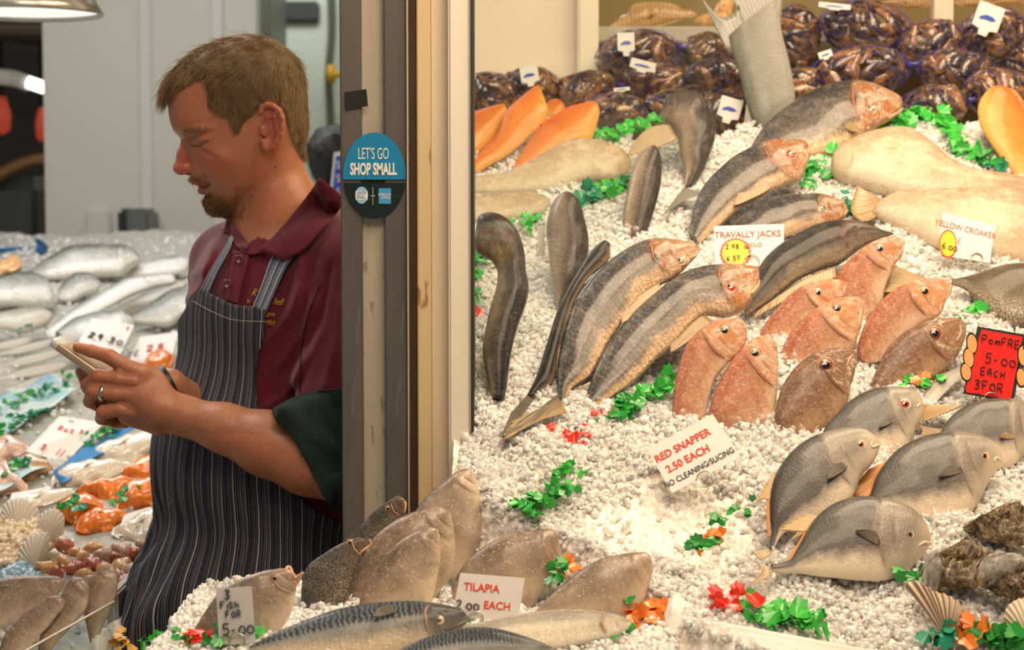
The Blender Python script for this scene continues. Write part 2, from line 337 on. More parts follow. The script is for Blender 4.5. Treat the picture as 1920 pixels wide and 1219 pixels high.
# ================================================================ fish
def fishmat(name, back, side, belly, spots=None, mott=.25, scale=0, sheen=.25, rough=.3, head=None, blood=(.16, .05, .02), nose=None, nosev=.05, kind=None, frost=0, patch=None, speck=0, belt=.5, coat=.28, stain=None, pn=None, wrk=.6, wav=.1):
    m = NT(name); uv = m.uv(); ob = m.obj(); sx = m.new('ShaderNodeSeparateXYZ', i0=uv)
    nz = m.ramp(m.noise(14, 5, ob, .65), [(.3, 0), (.7, 1)]); nf = m.noise(160, 4, ob, .7)
    v = m.math('ADD', sx.outputs[1], m.math('MULTIPLY', m.math('SUBTRACT', nz, .5), .30))
    c = m.ramp(v, [(.12, belly), (belt-.1, side), (belt+.32, back)])
    c = m.mix(m.math('MULTIPLY', m.math('SUBTRACT', 1.0, nf), mott), c, tuple(x*.25 for x in back), 'MIX')
    c = m.mix(m.math('MULTIPLY', m.ramp(m.noise(45, 5, m.mapping(ob, (1, 1, 1)), .7), [(.45, 0), (.75, 1)]), mott*1.2), c, tuple(min(1, x*1.6+.08) for x in side))
    if kind == 'mackerel':
        w = m.new('ShaderNodeTexWave', wave_type='BANDS', bands_direction='X', in_Scale=11.0, in_Distortion=5.0, in_Detail=2.0, in_Detail_Scale=1.4)
        m.put(w.inputs['Vector'], m.mapping(uv, (1.2, .55, 1)))
        st = m.math('MULTIPLY', m.ramp(w.outputs['Fac'], [(.36, 0), (.46, 1)]), m.ramp(sx.outputs[1], [(.50, 0), (.58, 1)]))
        st = m.math('MULTIPLY', st, m.ramp(sx.outputs[0], [(.2, 0), (.26, 1)]))
        c = m.mix(st, c, (.012, .02, .03))
    at = m.new('ShaderNodeAttribute', attribute_name='feat'); fs = m.new('ShaderNodeSeparateColor', i0=at.outputs['Color'])
    if head: c = m.mix(m.math('MULTIPLY', fs.outputs[0], .75), c, head)
    if nose: c = m.mix(m.math('MULTIPLY', m.ramp(m.math('ADD', sx.outputs[0], m.math('MULTIPLY', sx.outputs[1], nosev)), [(.08, 1), (.30, 0)]), .85), c, nose)
    if patch: c = m.mix(m.math('MULTIPLY', m.ramp(m.noise(16, 6, ob, .7, 1.0), [(.44, 0), (.60, 1)]), .75), c, patch)
    if speck: c = m.mix(m.math('MULTIPLY', m.ramp(m.noise(260, 3, ob, .6), [(.50, 0), (.68, 1)]), speck), c, (.80, .66, .52))
    if stain: c = m.mix(m.math('MULTIPLY', m.math('MULTIPLY', m.ramp(m.noise(38, 5, ob, .7, 1.5), [(.46, 0), (.56, 1)]), fs.outputs[0]), .85), c, stain)
    if stain: c = m.mix(m.math('MULTIPLY', m.math('MULTIPLY', m.ramp(m.noise(55, 4, m.mapping(ob, (1.3, 1, 1.7)), .6, .8), [(.55, 0), (.62, 1)]), fs.outputs[0]), .7), c, (.75, .62, .48))
    if spots: c = m.mix(m.math('MULTIPLY', m.ramp(m.noise(12, 5, ob, .7), [(.48, 0), (.62, 1)]), .75), c, spots)
    c = m.mix(m.math('MULTIPLY', fs.outputs[1], .9), c, blood)
    c = m.mix(fs.outputs[2], c, (.03, .02, .018))
    if frost:
        fr = m.ramp(m.noise(22, 6, ob, .75), [(.35, 0), (.7, 1)]); c = m.mix(m.math('MULTIPLY', fr, frost), c, (.46, .37, .29))
        fr2 = m.ramp(m.noise(400, 2, ob), [(.62, 0), (.68, 1)]); c = m.mix(m.math('MULTIPLY', fr2, .5), c, (.85, .8, .72))
    m.set(Base_Color=c, Roughness=m.math('MULTIPLY_ADD', nf, .25, rough-.1), Metallic=sheen, Coat_Weight=coat, Coat_Roughness=.12, Specular_IOR_Level=.6)
    if scale:
        vo = m.new('ShaderNodeTexVoronoi', in_Scale=float(scale)); m.put(vo.inputs['Vector'], m.mapping(uv, (2.2, 1.0, 1)))
        h = m.math('ADD', m.math('MULTIPLY', vo.outputs['Distance'], 1.0), m.math('MULTIPLY', nf, .5)); m.bump(h, .55, .0022)
        if pn: c2 = m.mix(m.math('MULTIPLY', m.ramp(vo.outputs['Distance'], [(.25, 0), (.55, 1)]), pn), c, tuple(x*.25 for x in back)); m.set(Base_Color=c2)
    else:
        wv = m.new('ShaderNodeTexWave', wave_type='BANDS', bands_direction='X', in_Scale=9.0, in_Distortion=5.0, in_Detail=3.0, in_Detail_Scale=2.0); m.put(wv.inputs['Vector'], m.mapping(uv, (1.6, .35, 1)))
        wr = m.noise(9, 5, m.mapping(uv, (7, 3, 1)), .65, 1.0); h = m.math('ADD', m.math('MULTIPLY', wv.outputs['Fac'], wav), m.math('ADD', wr, m.math('ADD', m.math('MULTIPLY', nf, .30), m.math('MULTIPLY', m.noise(520, 2, ob), .22)))); m.bump(h, wrk, .004)
    return m.m
FM = {
 'snapper': fishmat('red_snapper_skin', (.42, .11, .04), (.57, .26, .13), (.74, .48, .30), mott=.25, patch=(.33, .08, .035), speck=.35, stain=(.60, .21, .06), scale=90, sheen=.12, head=(.70, .40, .25), nose=(.85, .60, .47), coat=.15, rough=.38),
 'snapper_dark': fishmat('brown_snapper_skin', (.16, .07, .03), (.29, .135, .06), (.54, .30, .15), mott=.3, patch=(.13, .05, .02), speck=.25, stain=(.32, .12, .04), scale=90, sheen=.12, head=(.25, .13, .07), rough=.35),
 'trevally': fishmat('trevally_skin', (.030, .033, .042), (.18, .145, .115), (.66, .44, .26), stain=(.42, .13, .03), mott=.35, wav=.22, sheen=.42, head=(.36, .22, .13), blood=(.16, .05, .015), coat=.5, nose=(.62, .40, .24), rough=.24, belt=.34, speck=.12),
 'trevally_dark': fishmat('dark_trevally_skin', (.016, .014, .014), (.055, .042, .034), (.24, .17, .10), mott=.35, sheen=.45, head=(.14, .10, .07), rough=.28, belt=.4),
 'silverback': fishmat('grey_back_skin', (.025, .022, .022), (.10, .08, .065), (.36, .27, .18), mott=.3, sheen=.5, rough=.25, belt=.6),
 'pomfret': fishmat('pomfret_skin', (.045, .043, .043), (.105, .095, .088), (.92, .76, .58), mott=.14, sheen=.12, wrk=.3, head=(.34, .28, .22), blood=(.2, .13, .09), nose=(.86, .70, .52), nosev=.12, rough=.35, belt=.46),
 'croaker': fishmat('croaker_skin', (.42, .28, .17), (.66, .50, .34), (.80, .67, .51), mott=.45, spots=(.40, .27, .15), speck=.35, wav=.05, sheen=.05, head=(.52, .38, .24), blood=(.5, .3, .16), rough=.5, coat=.2),
 'scaly': fishmat('coarse_scaled_skin', (.14, .10, .055), (.28, .21, .12), (.7, .58, .42), mott=.4, scale=60, sheen=.2, rough=.4, pn=.8),
 'orange': fishmat('orange_fish_skin', (.70, .14, .005), (.84, .25, .015), (.90, .42, .09), mott=.12, sheen=.0, rough=.4, blood=(.6, .08, .01), coat=.3),
 'tilapia': fishmat('frosted_tilapia_skin', (.13, .08, .05), (.42, .29, .19), (.84, .66, .48), belt=.58, wrk=.12, mott=.3, sheen=.08, head=(.28, .18, .12), blood=(.3, .2, .12), frost=.6, rough=.38, spots=(.10, .05, .028)),
 'tilapia_scaled': fishmat('scaled_tilapia_skin', (.10, .075, .06), (.30, .25, .20), (.55, .42, .3), mott=.5, scale=38, sheen=.2, head=(.26, .16, .10), rough=.35, pn=.85, blood=(.5, .12, .04)),
 'mackerel': fishmat('mackerel_skin', (.07, .10, .12), (.26, .26, .24), (.78, .62, .45), mott=.12, sheen=.3, head=(.05, .05, .05), kind='mackerel', rough=.22, blood=(.2, .15, .12)),
 'mackerel_belly': fishmat('mackerel_belly_skin', (.45, .40, .33), (.80, .70, .55), (.9, .82, .68), mott=.18, sheen=.45, rough=.22, blood=(.3, .2, .12)),
 'salmon': fishmat('whole_salmon_skin', (.035, .04, .035), (.42, .42, .39), (.85, .82, .76), mott=.2, sheen=.35, rough=.25, belt=.55),
 'silver': fishmat('bright_silver_skin', (.20, .21, .20), (.86, .86, .84), (.90, .88, .84), mott=.06, sheen=.25, rough=.3, belt=.55),
 'pale': fishmat('pale_fish_skin', (.28, .25, .20), (.70, .66, .58), (.8, .76, .68), mott=.12, sheen=.1, rough=.35),
 'greytail': fishmat('grey_tail_skin', (.16, .16, .13), (.24, .24, .20), (.3, .29, .25), mott=.12, sheen=.15, rough=.4),
}
def finmat(name, c1, c2, n=26):
    m = NT(name); uv = m.uv(); sx = m.new('ShaderNodeSeparateXYZ', i0=uv)
    w = m.math('SINE', m.math('MULTIPLY', sx.outputs[0], float(n)*6.283)); w = m.math('MULTIPLY_ADD', w, .5, .5)
    c = m.mix(w, c1, c2); c = m.mix(m.math('MULTIPLY', m.noise(30, 3, m.obj()), .4), c, tuple(x*.5 for x in c1))
    m.set(Base_Color=c, Roughness=.35, Coat_Weight=.4, Subsurface_Weight=0.0); m.bump(w, .5, .0012); return m.m
FIN = {'brown': finmat('brown_fin', (.30, .19, .08), (.52, .36, .17)), 'dark': finmat('dark_fin', (.08, .065, .05), (.17, .13, .09)),
       'yellow': finmat('yellow_fin', (.62, .36, .10), (.82, .60, .30)), 'orange': finmat('orange_fin', (.75, .26, .04), (.88, .42, .12)),
       'pale': finmat('pale_fin', (.45, .30, .17), (.60, .44, .27)), 'red': finmat('red_fin', (.75, .10, .02), (.85, .22, .05), 14), 'pink': finmat('pink_fin', (.7, .34, .2), (.82, .5, .34)),
       'grey': finmat('grey_fin', (.20, .20, .17), (.28, .27, .23))}
M_pupil = simple('pupil_black', (.008, .008, .01), .05, coat=1)
EYE = {'red': simple('iris_red', (.75, .06, .01), .08, coat=1, nz=.4, nscale=300), 'orange': simple('iris_orange', (.75, .25, .05), .08, coat=1, nz=.4, nscale=300),
       'gold': simple('iris_gold', (.42, .26, .12), .08, coat=1, nz=.4, nscale=300), 'brown': simple('iris_brown', (.20, .07, .03), .08, coat=1, nz=.4, nscale=300), 'milky': simple('iris_milky', (.42, .30, .20), .1, coat=1, nz=.2, nscale=300)}
M_rim = simple('eye_rim', (.42, .17, .08), .3, coat=.5); M_rim_pale = simple('eye_rim_pale', (.70, .58, .45), .3, coat=.5)
M_lip = simple('fish_lip', (.55, .30, .18), .35, coat=.4); M_lip_pale = simple('pale_fish_lip', (.72, .58, .44), .35, coat=.4); M_lip_dark = simple('dark_fish_lip', (.09, .06, .05), .3, coat=.4)
M_gl = {'pomfret': simple('gill_edge_pale', (.33, .26, .20), .35, coat=.4), 'trevally': simple('gill_edge_bronze', (.42, .22, .11), .3, coat=.4), 'trevally_dark': simple('gill_edge_dark', (.08, .05, .035), .3, coat=.4), 'croaker': simple('gill_edge_tan', (.50, .33, .18), .4), 'snapper': simple('gill_edge_pink', (.42, .15, .08), .35, coat=.3), 'snapper_dark': simple('gill_edge_brown', (.22, .10, .05), .35, coat=.3)}
def plane_n(L, yaw=0):
    L = math.radians(L); y = math.radians(yaw); n = np.array([0, -math.sin(L), math.cos(L)])
    return np.array([n[1]*-math.sin(y)*1.0, n[1]*math.cos(y), n[2]])
def finmesh(name, root, edge, A, n, mat, parent, off=0.0, leafy=False, bedk=None, nu=25, nv=7, th=.0008, curl=0.0, surf=None):
    r_ = curve(root, nu); e_ = curve(edge, nu); V = []; UVs = []
    for side in (1, -1):
        for i in range(nu):
            for j in range(nv):
                t = j/(nv-1); p = r_[i]*(1-t)+e_[i]*t
                if leafy:
                    c0 = r_.mean(0)*(1-t)+e_.mean(0)*t; dr = e_.mean(0)-r_.mean(0); L_ = np.hypot(*dr); pn_ = np.array([-dr[1], dr[0]])/L_; p = c0+pn_*(i/(nu-1)-.5)*L_*.42*(math.sin(math.pi*(.16+.84*t)**.8)**.8 if t < .999 else .02)+pn_*L_*.08*math.sin(math.pi*t)
                q = phit(p[0], p[1], A, n)
                if bedk:
                    q2 = phit(p[0], p[1], BED[bedk][0]+np.array([0, 0, .024]), BED[bedk][1])
                    if (q2-CAM)@Fv < (q-CAM)@Fv: q = q2
                q = q+n*(off+curl*t*t+side*th*(1.3-t)+.0007*math.sin(i*2.6)*t)
                V.append(q); UVs.append((i/(nu-1), t))
    g = grid_faces(nu, nv); m_ = nu*nv; Fa = np.vstack([g, g[:, ::-1]+m_])
    b = [i*nv for i in range(nu)]; bd = [i*nv for i in range(nu)]+[(nu-1)*nv+j for j in range(1, nv)]+[i*nv+nv-1 for i in range(nu-2, -1, -1)]+[j for j in range(nv-2, 0, -1)]
    bd = np.array(bd); nx = np.roll(bd, -1); Fa = np.vstack([Fa, np.stack([bd, bd+m_, nx+m_, nx], -1)])
    return mesh(name, V, Fa, mat, parent, uv=UVs)
def fish(name, label, cat, sp, D, V, a, bed='ice', L=48, yaw=0, thick=.42, eye=None, tail=None, fins=(), pect=None, lip=None, gill=.25, gcol=1.0, off=.4, group=None, N=120, pw=1.0, lipm=None, spot=None):
    A = hit(bed, *a); n = plane_n(L, yaw); root = empty(name, A); tag(root, label, cat, group)
    Dd = curve(D, N, 1.12); Vv = curve(V, N, 1.12); K = 28
    Dp = np.array([phit(x, y, A, n) for x, y in Dd]); Vp = np.array([phit(x, y, A, n) for x, y in Vv])
    M = (Dp+Vp)/2; H = (Dp-Vp)/2; hh = np.linalg.norm(H, axis=1); hm = hh.max(); s = np.linspace(0, 1, N)
    w = thick*hh**.62*hm**.38*np.clip(1.05-.35*s, 0, 2); wm = w.max()
    e = np.minimum(1, s/.05); w = w*np.sqrt(np.clip(1-(1-e)**2, 0, 1))
    A2 = A+n*wm*off
    M = M+n*wm*off
    th = np.linspace(0, 2*math.pi, K, endpoint=False); ca = np.cos(th); sb = np.sin(th)
    VV = np.zeros((N, K, 3)); UV = np.zeros((N, K, 2)); FT = np.zeros((N, K, 3))
    v01 = (ca+1)/2
    for i in range(N):
        g = gill+.035*np.cos((v01-.45)*3.6)-.02
        x = s[i]-g; hd = 1/(1+np.exp(np.clip(x/.006, -40, 40))); 
        bm_ = 1+.09*hd*np.exp(-(x/.07)**2)-.08*np.exp(-((x+.085)/.012)**2)*np.clip((.7-v01)*5, 0, 1)+.03*math.sin(s[i]*23+hm*900)
        msk = np.clip((v01-.08)*8, 0, 1)*np.clip((.86-v01)*8, 0, 1)
        ww = w[i]*np.sign(sb)*np.abs(sb)**.92*(1+.18*ca)*(bm_ if gcol > 0 else 1)
        VV[i] = M[i]+np.outer(ca, H[i])+np.outer(ww, n)
        UV[i, :, 0] = s[i]; UV[i, :, 1] = v01
        FT[i, :, 0] = hd*gcol; FT[i, :, 1] = np.clip(np.exp(-((x-.003)/.011)**2)*msk+.28*np.exp(-((x-.03)/.05)**2)*msk*np.exp(-((v01-.4)/.25)**2)+.55*np.exp(-((x+.085)/.008)**2)*np.clip((v01-.12)*8, 0, 1)*np.clip((.6-v01)*8, 0, 1), 0, 1)*gcol
        if spot: FT[i, :, 2] = np.exp(-(((s[i]-spot[0])/spot[2])**2+((v01-spot[1])/(spot[2]*2.2))**2))*(sb > 0)
    Vt = VV.reshape(-1, 3); Fa = grid_faces(N, K, True)
    caps = [list(range(K)), [(N-1)*K+k for k in range(K)][::-1]]
    Fl = [tuple(f) for f in Fa]+[tuple(c) for c in caps]
    body = mesh('body', Vt, Fl, FM[sp], root, uv=UV.reshape(-1, 2), feat=FT.reshape(-1, 3))
    fr = (sb > .05); pts = VV[:, fr].reshape(-1, 3); pp = proj(pts)
    def surf(x, y):
        d2 = (pp[:, 0]-x)**2+(pp[:, 1]-y)**2; i = np.argsort(d2)[:4]; wt = 1/(d2[i]+.3); dd = (pp[i, 2]*wt).sum()/wt.sum(); return P(x, y, dd)
    if gcol > .5:
        gp = []
        for k in range(K):
            if sb[k] > .15 and .10 < v01[k] < .84:
                g = gill+.035*np.cos((v01[k]-.45)*3.6)-.02; i = int(round(g*(N-1))); gp.append((v01[k], VV[i, k]-n*.0002))
        gp.sort(key=lambda q: q[0])
        if len(gp) > 3: v_, f_ = tube(curve([q[1] for q in gp], 16), [.0003]+[.0008]*3+[.0003], 6, 16); mesh('gill_cover', v_, f_, M_gl[sp] if sp in M_gl else M_lip, root)
    if eye:
        ex, ey, er, kind = eye[:4]; c = surf(ex, ey); dpt = (c-CAM)@Fv; r = er*dpt/FPX; c = c-n*r*.16
        ax = nrm(n*.75+nrm(CAM-c)*.35); u, v, _ = basis(ax)
        prof = [(0, .34, 0), (.3, .33, 0), (.52, .29, 0), (.56, .28, 1), (.75, .20, 1), (.92, .06, 1), (.97, .10, 2), (1.08, .10, 2), (1.28, -.15, 2)]
        S = 24; Ve = []; Fe = []; mi = []
        for pr, ph, _ in prof:
            for k in range(S): t = 2*math.pi*k/S; Ve.append(c+r*(pr*(math.cos(t)*u+math.sin(t)*v)+ph*ax))
        for i in range(len(prof)-1):
            for k in range(S): Fe.append((i*S+k, i*S+(k+1) % S, (i+1)*S+(k+1) % S, (i+1)*S+k)); mi.append(prof[i+1][2])
        mesh('eye', Ve, Fe, None, root, mats=[M_pupil, EYE[kind], M_rim_pale if sp in ('pomfret', 'mackerel') else M_rim], midx=mi)
    if tail:
        for rt, ed, fm in tail: finmesh('tail_fin', rt, ed, A2, n, FIN[fm], root, nu=31, curl=.004, bedk=bed)
    for nm_, rt, ed, fm in fins: finmesh(nm_, rt, ed, A2, n, FIN[fm], root)
    if pect:
        for rt, ed, fm in pect:
            cx = np.mean([p[0] for p in rt]); cy = np.mean([p[1] for p in rt]); c = surf(cx, cy); off_ = (c-A)@n
            finmesh('pectoral_fin', rt, ed, A, n, FIN[fm], root, off=off_+.0015, curl=.004, leafy=True, nv=11)
    if lip:
        for ln, rr in lip:
            k = ((A-CAM)@Fv)/FPX; c = [surf(x, y)-n*rr*k*.35 for x, y in curve(ln, 8)]
            v_, f_ = tube(c, [rr*k*.6, rr*k, rr*k*.7], 8, 14); mesh('mouth', v_, f_, lipm or M_lip, root)
    return root
# ================================================================ fish on the lit display
X = lambda *a: list(a)
# ---- trevallies
fish('trevally', 'big arched silver trevally with its tail fins curled over the ice', 'fish', 'trevally',
     c8([(1148,186),(1110,168),(1060,158),(950,148),(870,157),(790,190),(700,250),(620,320),(550,410),(500,490),(470,580),(450,680),(435,780),(435,860),(445,940)]),
     c8([(1148,186),(1132,220),(1095,262),(1060,300),(1000,345),(940,375),(860,430),(800,500),(750,570),(700,640),(640,750),(590,830),(510,880),(478,950)]), (1060, 770), L=50, thick=.45,
     eye=(1277, 488, 9.5, 'gold'), tail=[(c8([(440,925),(462,945),(482,990)]), c8([(215,1040),(163,1128),(185,1130),(330,1040)]), 'brown'), (c8([(440,900),(460,960)]), c8([(300,1010),(210,1075),(165,1128)]), 'dark')],
     fins=[('anal_fin', c8([(600,838),(520,880)]), c8([(612,848),(500,890)]), 'pale'), ('dorsal_fin', c8([(640,300),(500,480),(442,760)]), c8([(610,310),(472,480),(430,790)]), 'brown')],
     pect=[(c8([(930,362),(945,385)]), c8([(760,580),(745,570)]), 'pale')], lip=[(c8([(1140,192),(1118,212),(1096,222)]), 2.5)], gill=.27, spot=(.285,.42,.03))
fish('trevally', 'grey trevally with a blood red eye, lying nearest the red snappers', 'fish', 'trevally',
     [(1424,530),(1418,512),(1390,506),(1350,505),(1310,510),(1270,525),(1230,555),(1190,590),(1160,625),(1130,665),(1112,705),(1100,745),(1088,772)],
     [(1424,530),(1412,562),(1390,590),(1360,600),(1320,598),(1290,622),(1260,655),(1230,680),(1190,720),(1150,748),(1110,772)], (1150, 765), L=50, thick=.45,
     eye=(1371, 537, 11, 'red'), pect=[(c8([(1160,515),(1190,545)]), c8([(1020,680),(970,755)]), 'brown')], lip=[(c8([(1440,330),(1430,360),(1400,400)]), 5)], gill=.25, spot=(.27,.45,.03))
fish('trevally', 'dark arched trevally lying just right of the travally jacks card', 'fish', 'trevally_dark',
     r1([(800,185),(740,172),(680,150),(620,130),(540,120),(460,122),(380,140),(300,175),(220,220),(150,270),(90,330),(50,400),(10,480),(-20,560)]),
     r1([(800,185),(720,215),(640,250),(570,300),(500,350),(430,370),(350,400),(270,440),(200,490),(140,540),(80,580),(20,620),(-10,640)]), (1420, 610), L=48, thick=.45,
     fins=[('anal_fin', r1([(480,350),(300,425),(60,590)]), r1([(490,410),(330,470),(20,640)]), 'brown')], gill=.34, spot=(.33,.4,.04))
fish('trevally', 'half hidden trevally with a pale ringed eye, lying behind the travally jacks card', 'fish', 'trevally',
     c7([(545,1140),(500,1105),(440,1085),(370,1075),(290,1078),(200,1080),(120,1095),(60,1120),(0,1165),(-60,1210),(-90,1260)]),
     c7([(545,1140),(535,1190),(480,1225),(400,1240),(320,1260),(250,1290),(150,1320),(50,1340),(-20,1350),(-80,1340)]), (1420, 462), L=48, thick=.42,
     eye=(1538, 393, 9, 'gold'), lip=[(c7([(546,1140),(530,1170)]), 4)], gill=.3, spot=(.31,.4,.035))
fish('trevally', 'silver trevally with a bright red eye, above the travally jacks card', 'fish', 'trevally',
     c7([(330,800),(280,788),(200,788),(130,790),(60,805),(0,835),(-80,880),(-150,940),(-220,1010),(-270,1090),(-300,1180),(-315,1300)]),
     c7([(330,800),(342,860),(320,930),(290,1000),(220,1020),(150,1050),(80,1090),(0,1130),(-60,1170),(-130,1230),(-200,1290),(-260,1345)]), (1370, 450), L=48, thick=.42,
     eye=(1483, 288, 11, 'red'), pect=[(c7([(100,1010),(110,1050)]), c7([(-60,1180),(-90,1150)]), 'pale')], gill=.36, lip=[(c7([(335,805),(340,840)]), 4)])
fish('trevally', 'tan arched trevally highest on the ice, its nose under the mussel bags', 'fish', 'trevally',
     c7([(848,590),(820,560),(760,530),(690,500),(620,485),(540,483),(470,490),(390,515),(310,550),(230,600),(150,660),(90,720),(40,790),(10,850)]),
     c7([(848,590),(820,640),(770,680),(700,720),(640,760),(580,800),(520,850),(440,875),(340,890),(250,900),(160,910),(60,900)]), (1560, 300), L=46, thick=.42,
     eye=(1634, 204, 10.5, 'gold'), pect=[(c7([(510,720),(530,750)]), c7([(600,770),(625,805)]), 'brown')], lip=[(c7([(850,590),(815,615),(770,640)]), 3.5)], gill=.38, spot=(.37,.5,.03), lipm=M_lip)
# ---- upright backs
fish('trevally', 'bronze backed fish bent in an S beside the post, tail down in the ice', 'fish', 'trevally_dark',
     c8([(35,75),(60,30),(130,25),(200,60),(250,130),(275,220),(280,300),(295,380),(280,470),(240,580),(210,700),(195,800),(185,880),(175,940)]),
     c8([(35,75),(30,180),(60,220),(110,250),(140,310),(130,400),(100,500),(75,620),(65,700),(80,800),(100,880),(110,930)]), (940, 750), L=62, thick=.8, gill=.1, gcol=0, pw=1)
fish('trevally', 'grey speckled fish back standing in the ice left of the thin upright fish', 'fish', 'silverback',
     c8([(470,-80),(500,-82),(545,-40),(570,40),(590,130),(590,220),(560,330),(500,400),(450,480)]),
     c8([(470,-80),(420,-50),(385,60),(390,180),(400,280),(420,380),(440,490)]), (1050, 575), L=62, thick=.8, gcol=0)
fish('trevally', 'grey fish back standing upright in the ice above the arched silver trevally', 'fish', 'silverback',
     c6([(1005,800),(1035,850),(1045,920),(1040,1010),(1020,1100),(985,1220),(950,1330)]),
     c6([(1005,800),(950,830),(900,890),(875,960),(856,1060),(840,1150),(830,1320)]), (1190, 455), L=62, thick=.75, gcol=0)
fish('trevally', 'grey fish hooked over with head down and tail fin spread, below the mussel bags', 'fish', 'silverback',
     c6([(1035,640),(1060,570),(1120,535),(1200,525),(1260,550),(1300,610),(1330,700),(1335,770),(1310,850),(1270,950),(1210,1040)]),
     c6([(1035,640),(1060,690),(1100,720),(1130,770),(1140,850),(1160,920),(1165,980),(1160,1040)]), (1285, 350), L=60, thick=.7, gill=.2, gcol=.5,
     tail=[(c6([(1160,1030),(1200,1030)]), c6([(1040,1190),(1150,1110),(1285,1060)]), 'grey')], pect=[(c6([(1100,735),(1110,760)]), c6([(850,870),(870,890)]), 'pale')])
fish('trevally', 'thin dark upright fish seen edge on between the speckled back and the arched trevally', 'fish', 'trevally_dark',
     c8([(700,160),(690,150),(660,145),(600,200),(530,310),(480,400),(440,480),(400,600),(370,700),(330,820),(285,910)]),
     c8([(700,160),(690,240),(590,330),(520,440),(490,550),(465,650),(440,760),(410,850),(360,890),(320,925)]), (1010, 745), L=60, thick=.55, gcol=0,
     tail=[(c8([(285,905),(320,925)]), c8([(205,1000),(163,1110),(180,1125)]), 'dark')], fins=[('dorsal_fin', c8([(470,560),(420,740),(330,870)]), c8([(455,560),(395,740),(325,885)]), 'orange')])
fish('large_fish_tail', 'big pale grey forked fish tail sticking up against the mussel bags', 'fish', 'greytail',
     [(1436,262),(1415,235),(1398,190),(1385,140),(1372,100),(1365,70)], [(1436,262),(1470,235),(1490,190),(1480,120),(1465,60),(1458,-5)], (1440, 240), L=75, thick=.3, gcol=0,
     tail=[([(1366,100),(1400,95),(1462,60)], [(1314,-3),(1352,34),(1385,12),(1360,-40),(1470,-40)], 'grey')], fins=[('belly_fin', [(1400,190),(1415,245)], [(1392,255),(1398,268)], 'grey')])
# ---- red snappers
S = [('rearmost red snapper, head between the dark trevally and the brown tail fin', 'snapper', [(832,200),(780,195),(720,205),(650,240),(590,285),(530,345),(490,400),(478,470),(500,560),(540,640)], [(832,200),(850,230),(845,290),(800,350),(770,420),(745,490),(735,540),(690,600),(620,660),(560,670)], (600,640), (725,250,30,'milky'), [(838,205),(835,245)]),
 ('orange red snapper with a cloudy eye, behind the pinkest snapper', 'snapper', [(535,440),(500,428),(440,425),(370,435),(310,455),(240,500),(180,560),(130,620),(90,680),(68,740),(80,820)], [(535,440),(540,480),(535,520),(480,570),(420,620),(350,660),(280,720),(220,780),(180,850),(150,880)], (180,760), (385,490,32,'milky'), [(537,450),(520,515)]),
 ('pink red snapper in the middle of the group with a white nose', 'snapper', [(620,530),(590,522),(530,525),(470,540),(400,570),(340,610),(280,660),(220,740),(190,810),(172,880),(170,960),(180,1010)], [(620,530),(632,570),(630,620),(620,680),(600,740),(580,800),(520,850),(430,880),(350,920),(280,970),(230,1020),(200,1030)], (300,940), (490,580,30,'brown'), [(612,532),(604,605)]),
 ('reddish brown snapper with a vivid orange eye, head towards the coarse scaled fish', 'snapper', [(1112,455),(1080,430),(1000,422),(940,425),(870,445),(800,480),(740,530),(690,590),(650,650),(620,720),(600,790),(600,850)], [(1112,455),(1110,490),(1080,540),(1060,600),(1020,640),(950,665),(900,700),(850,740),(800,780),(770,820),(720,870),(650,885)], (700,860), (970,482,34,'orange'), [(1112,445),(1105,490),(1080,525)]),
 ('brownish snapper with a large dark eye, beside the red pomfret card', 'snapper_dark', [(1182,660),(1140,640),(1080,640),(1000,655),(930,675),(860,710),(800,760),(750,820),(710,900),(680,970),(655,1035)], [(1182,660),(1190,700),(1180,760),(1150,830),(1120,880),(1080,920),(1020,960),(960,985),(900,1010),(820,1040),(740,1060),(690,1060)], (850,1015), (1025,712,38,'brown'), [(1160,665),(1165,710),(1140,755)]),
 ('brown snapper with a black eye at the front of the snapper group', 'snapper_dark', [(583,835),(560,805),(500,800),(440,805),(370,825),(300,870),(240,930),(190,1010),(165,1090),(150,1160),(150,1215)], [(583,835),(590,860),(585,930),(565,1000),(555,1060),(540,1110),(500,1170),(460,1220),(300,1270),(190,1275)], (360,1240), (430,885,42,'brown'), [(578,825),(560,850),(545,890)]),
 ('pale faced red snapper standing upright, second from the left of the group', 'snapper', [(160,780),(118,738),(44,746),(-26,798),(-100,890),(-160,1000),(-200,1110),(-212,1215)], [(160,780),(168,860),(168,985),(155,1100),(132,1215),(60,1235),(-20,1240),(-140,1238)], (0,1190), (45,820,34,'gold'), [(150,765),(160,800)]),
 ('leftmost red snapper standing upright above the red snapper card', 'snapper', [(-8,672),(-40,640),(-145,645),(-230,680),(-320,765),(-372,895),(-400,1040),(-405,1158)], [(-8,672),(0,750),(-43,825),(-115,895),(-175,970),(-215,1100),(-235,1180),(-330,1190)], (-310,1160), (-120,695,32,'gold'), [(-12,665),(-5,700)])]
for lb, sp, D_, V_, a_, e_, l_ in S:
    e2 = r1([e_[:2]])[0]
    fish('red_snapper', lb, 'fish', sp, r1(D_), r1(V_), r1([a_])[0], L=62, thick=.36, eye=(*e2, e_[2]/2.902, e_[3]), lip=[(r1(l_), 3.2)], gill=.42)
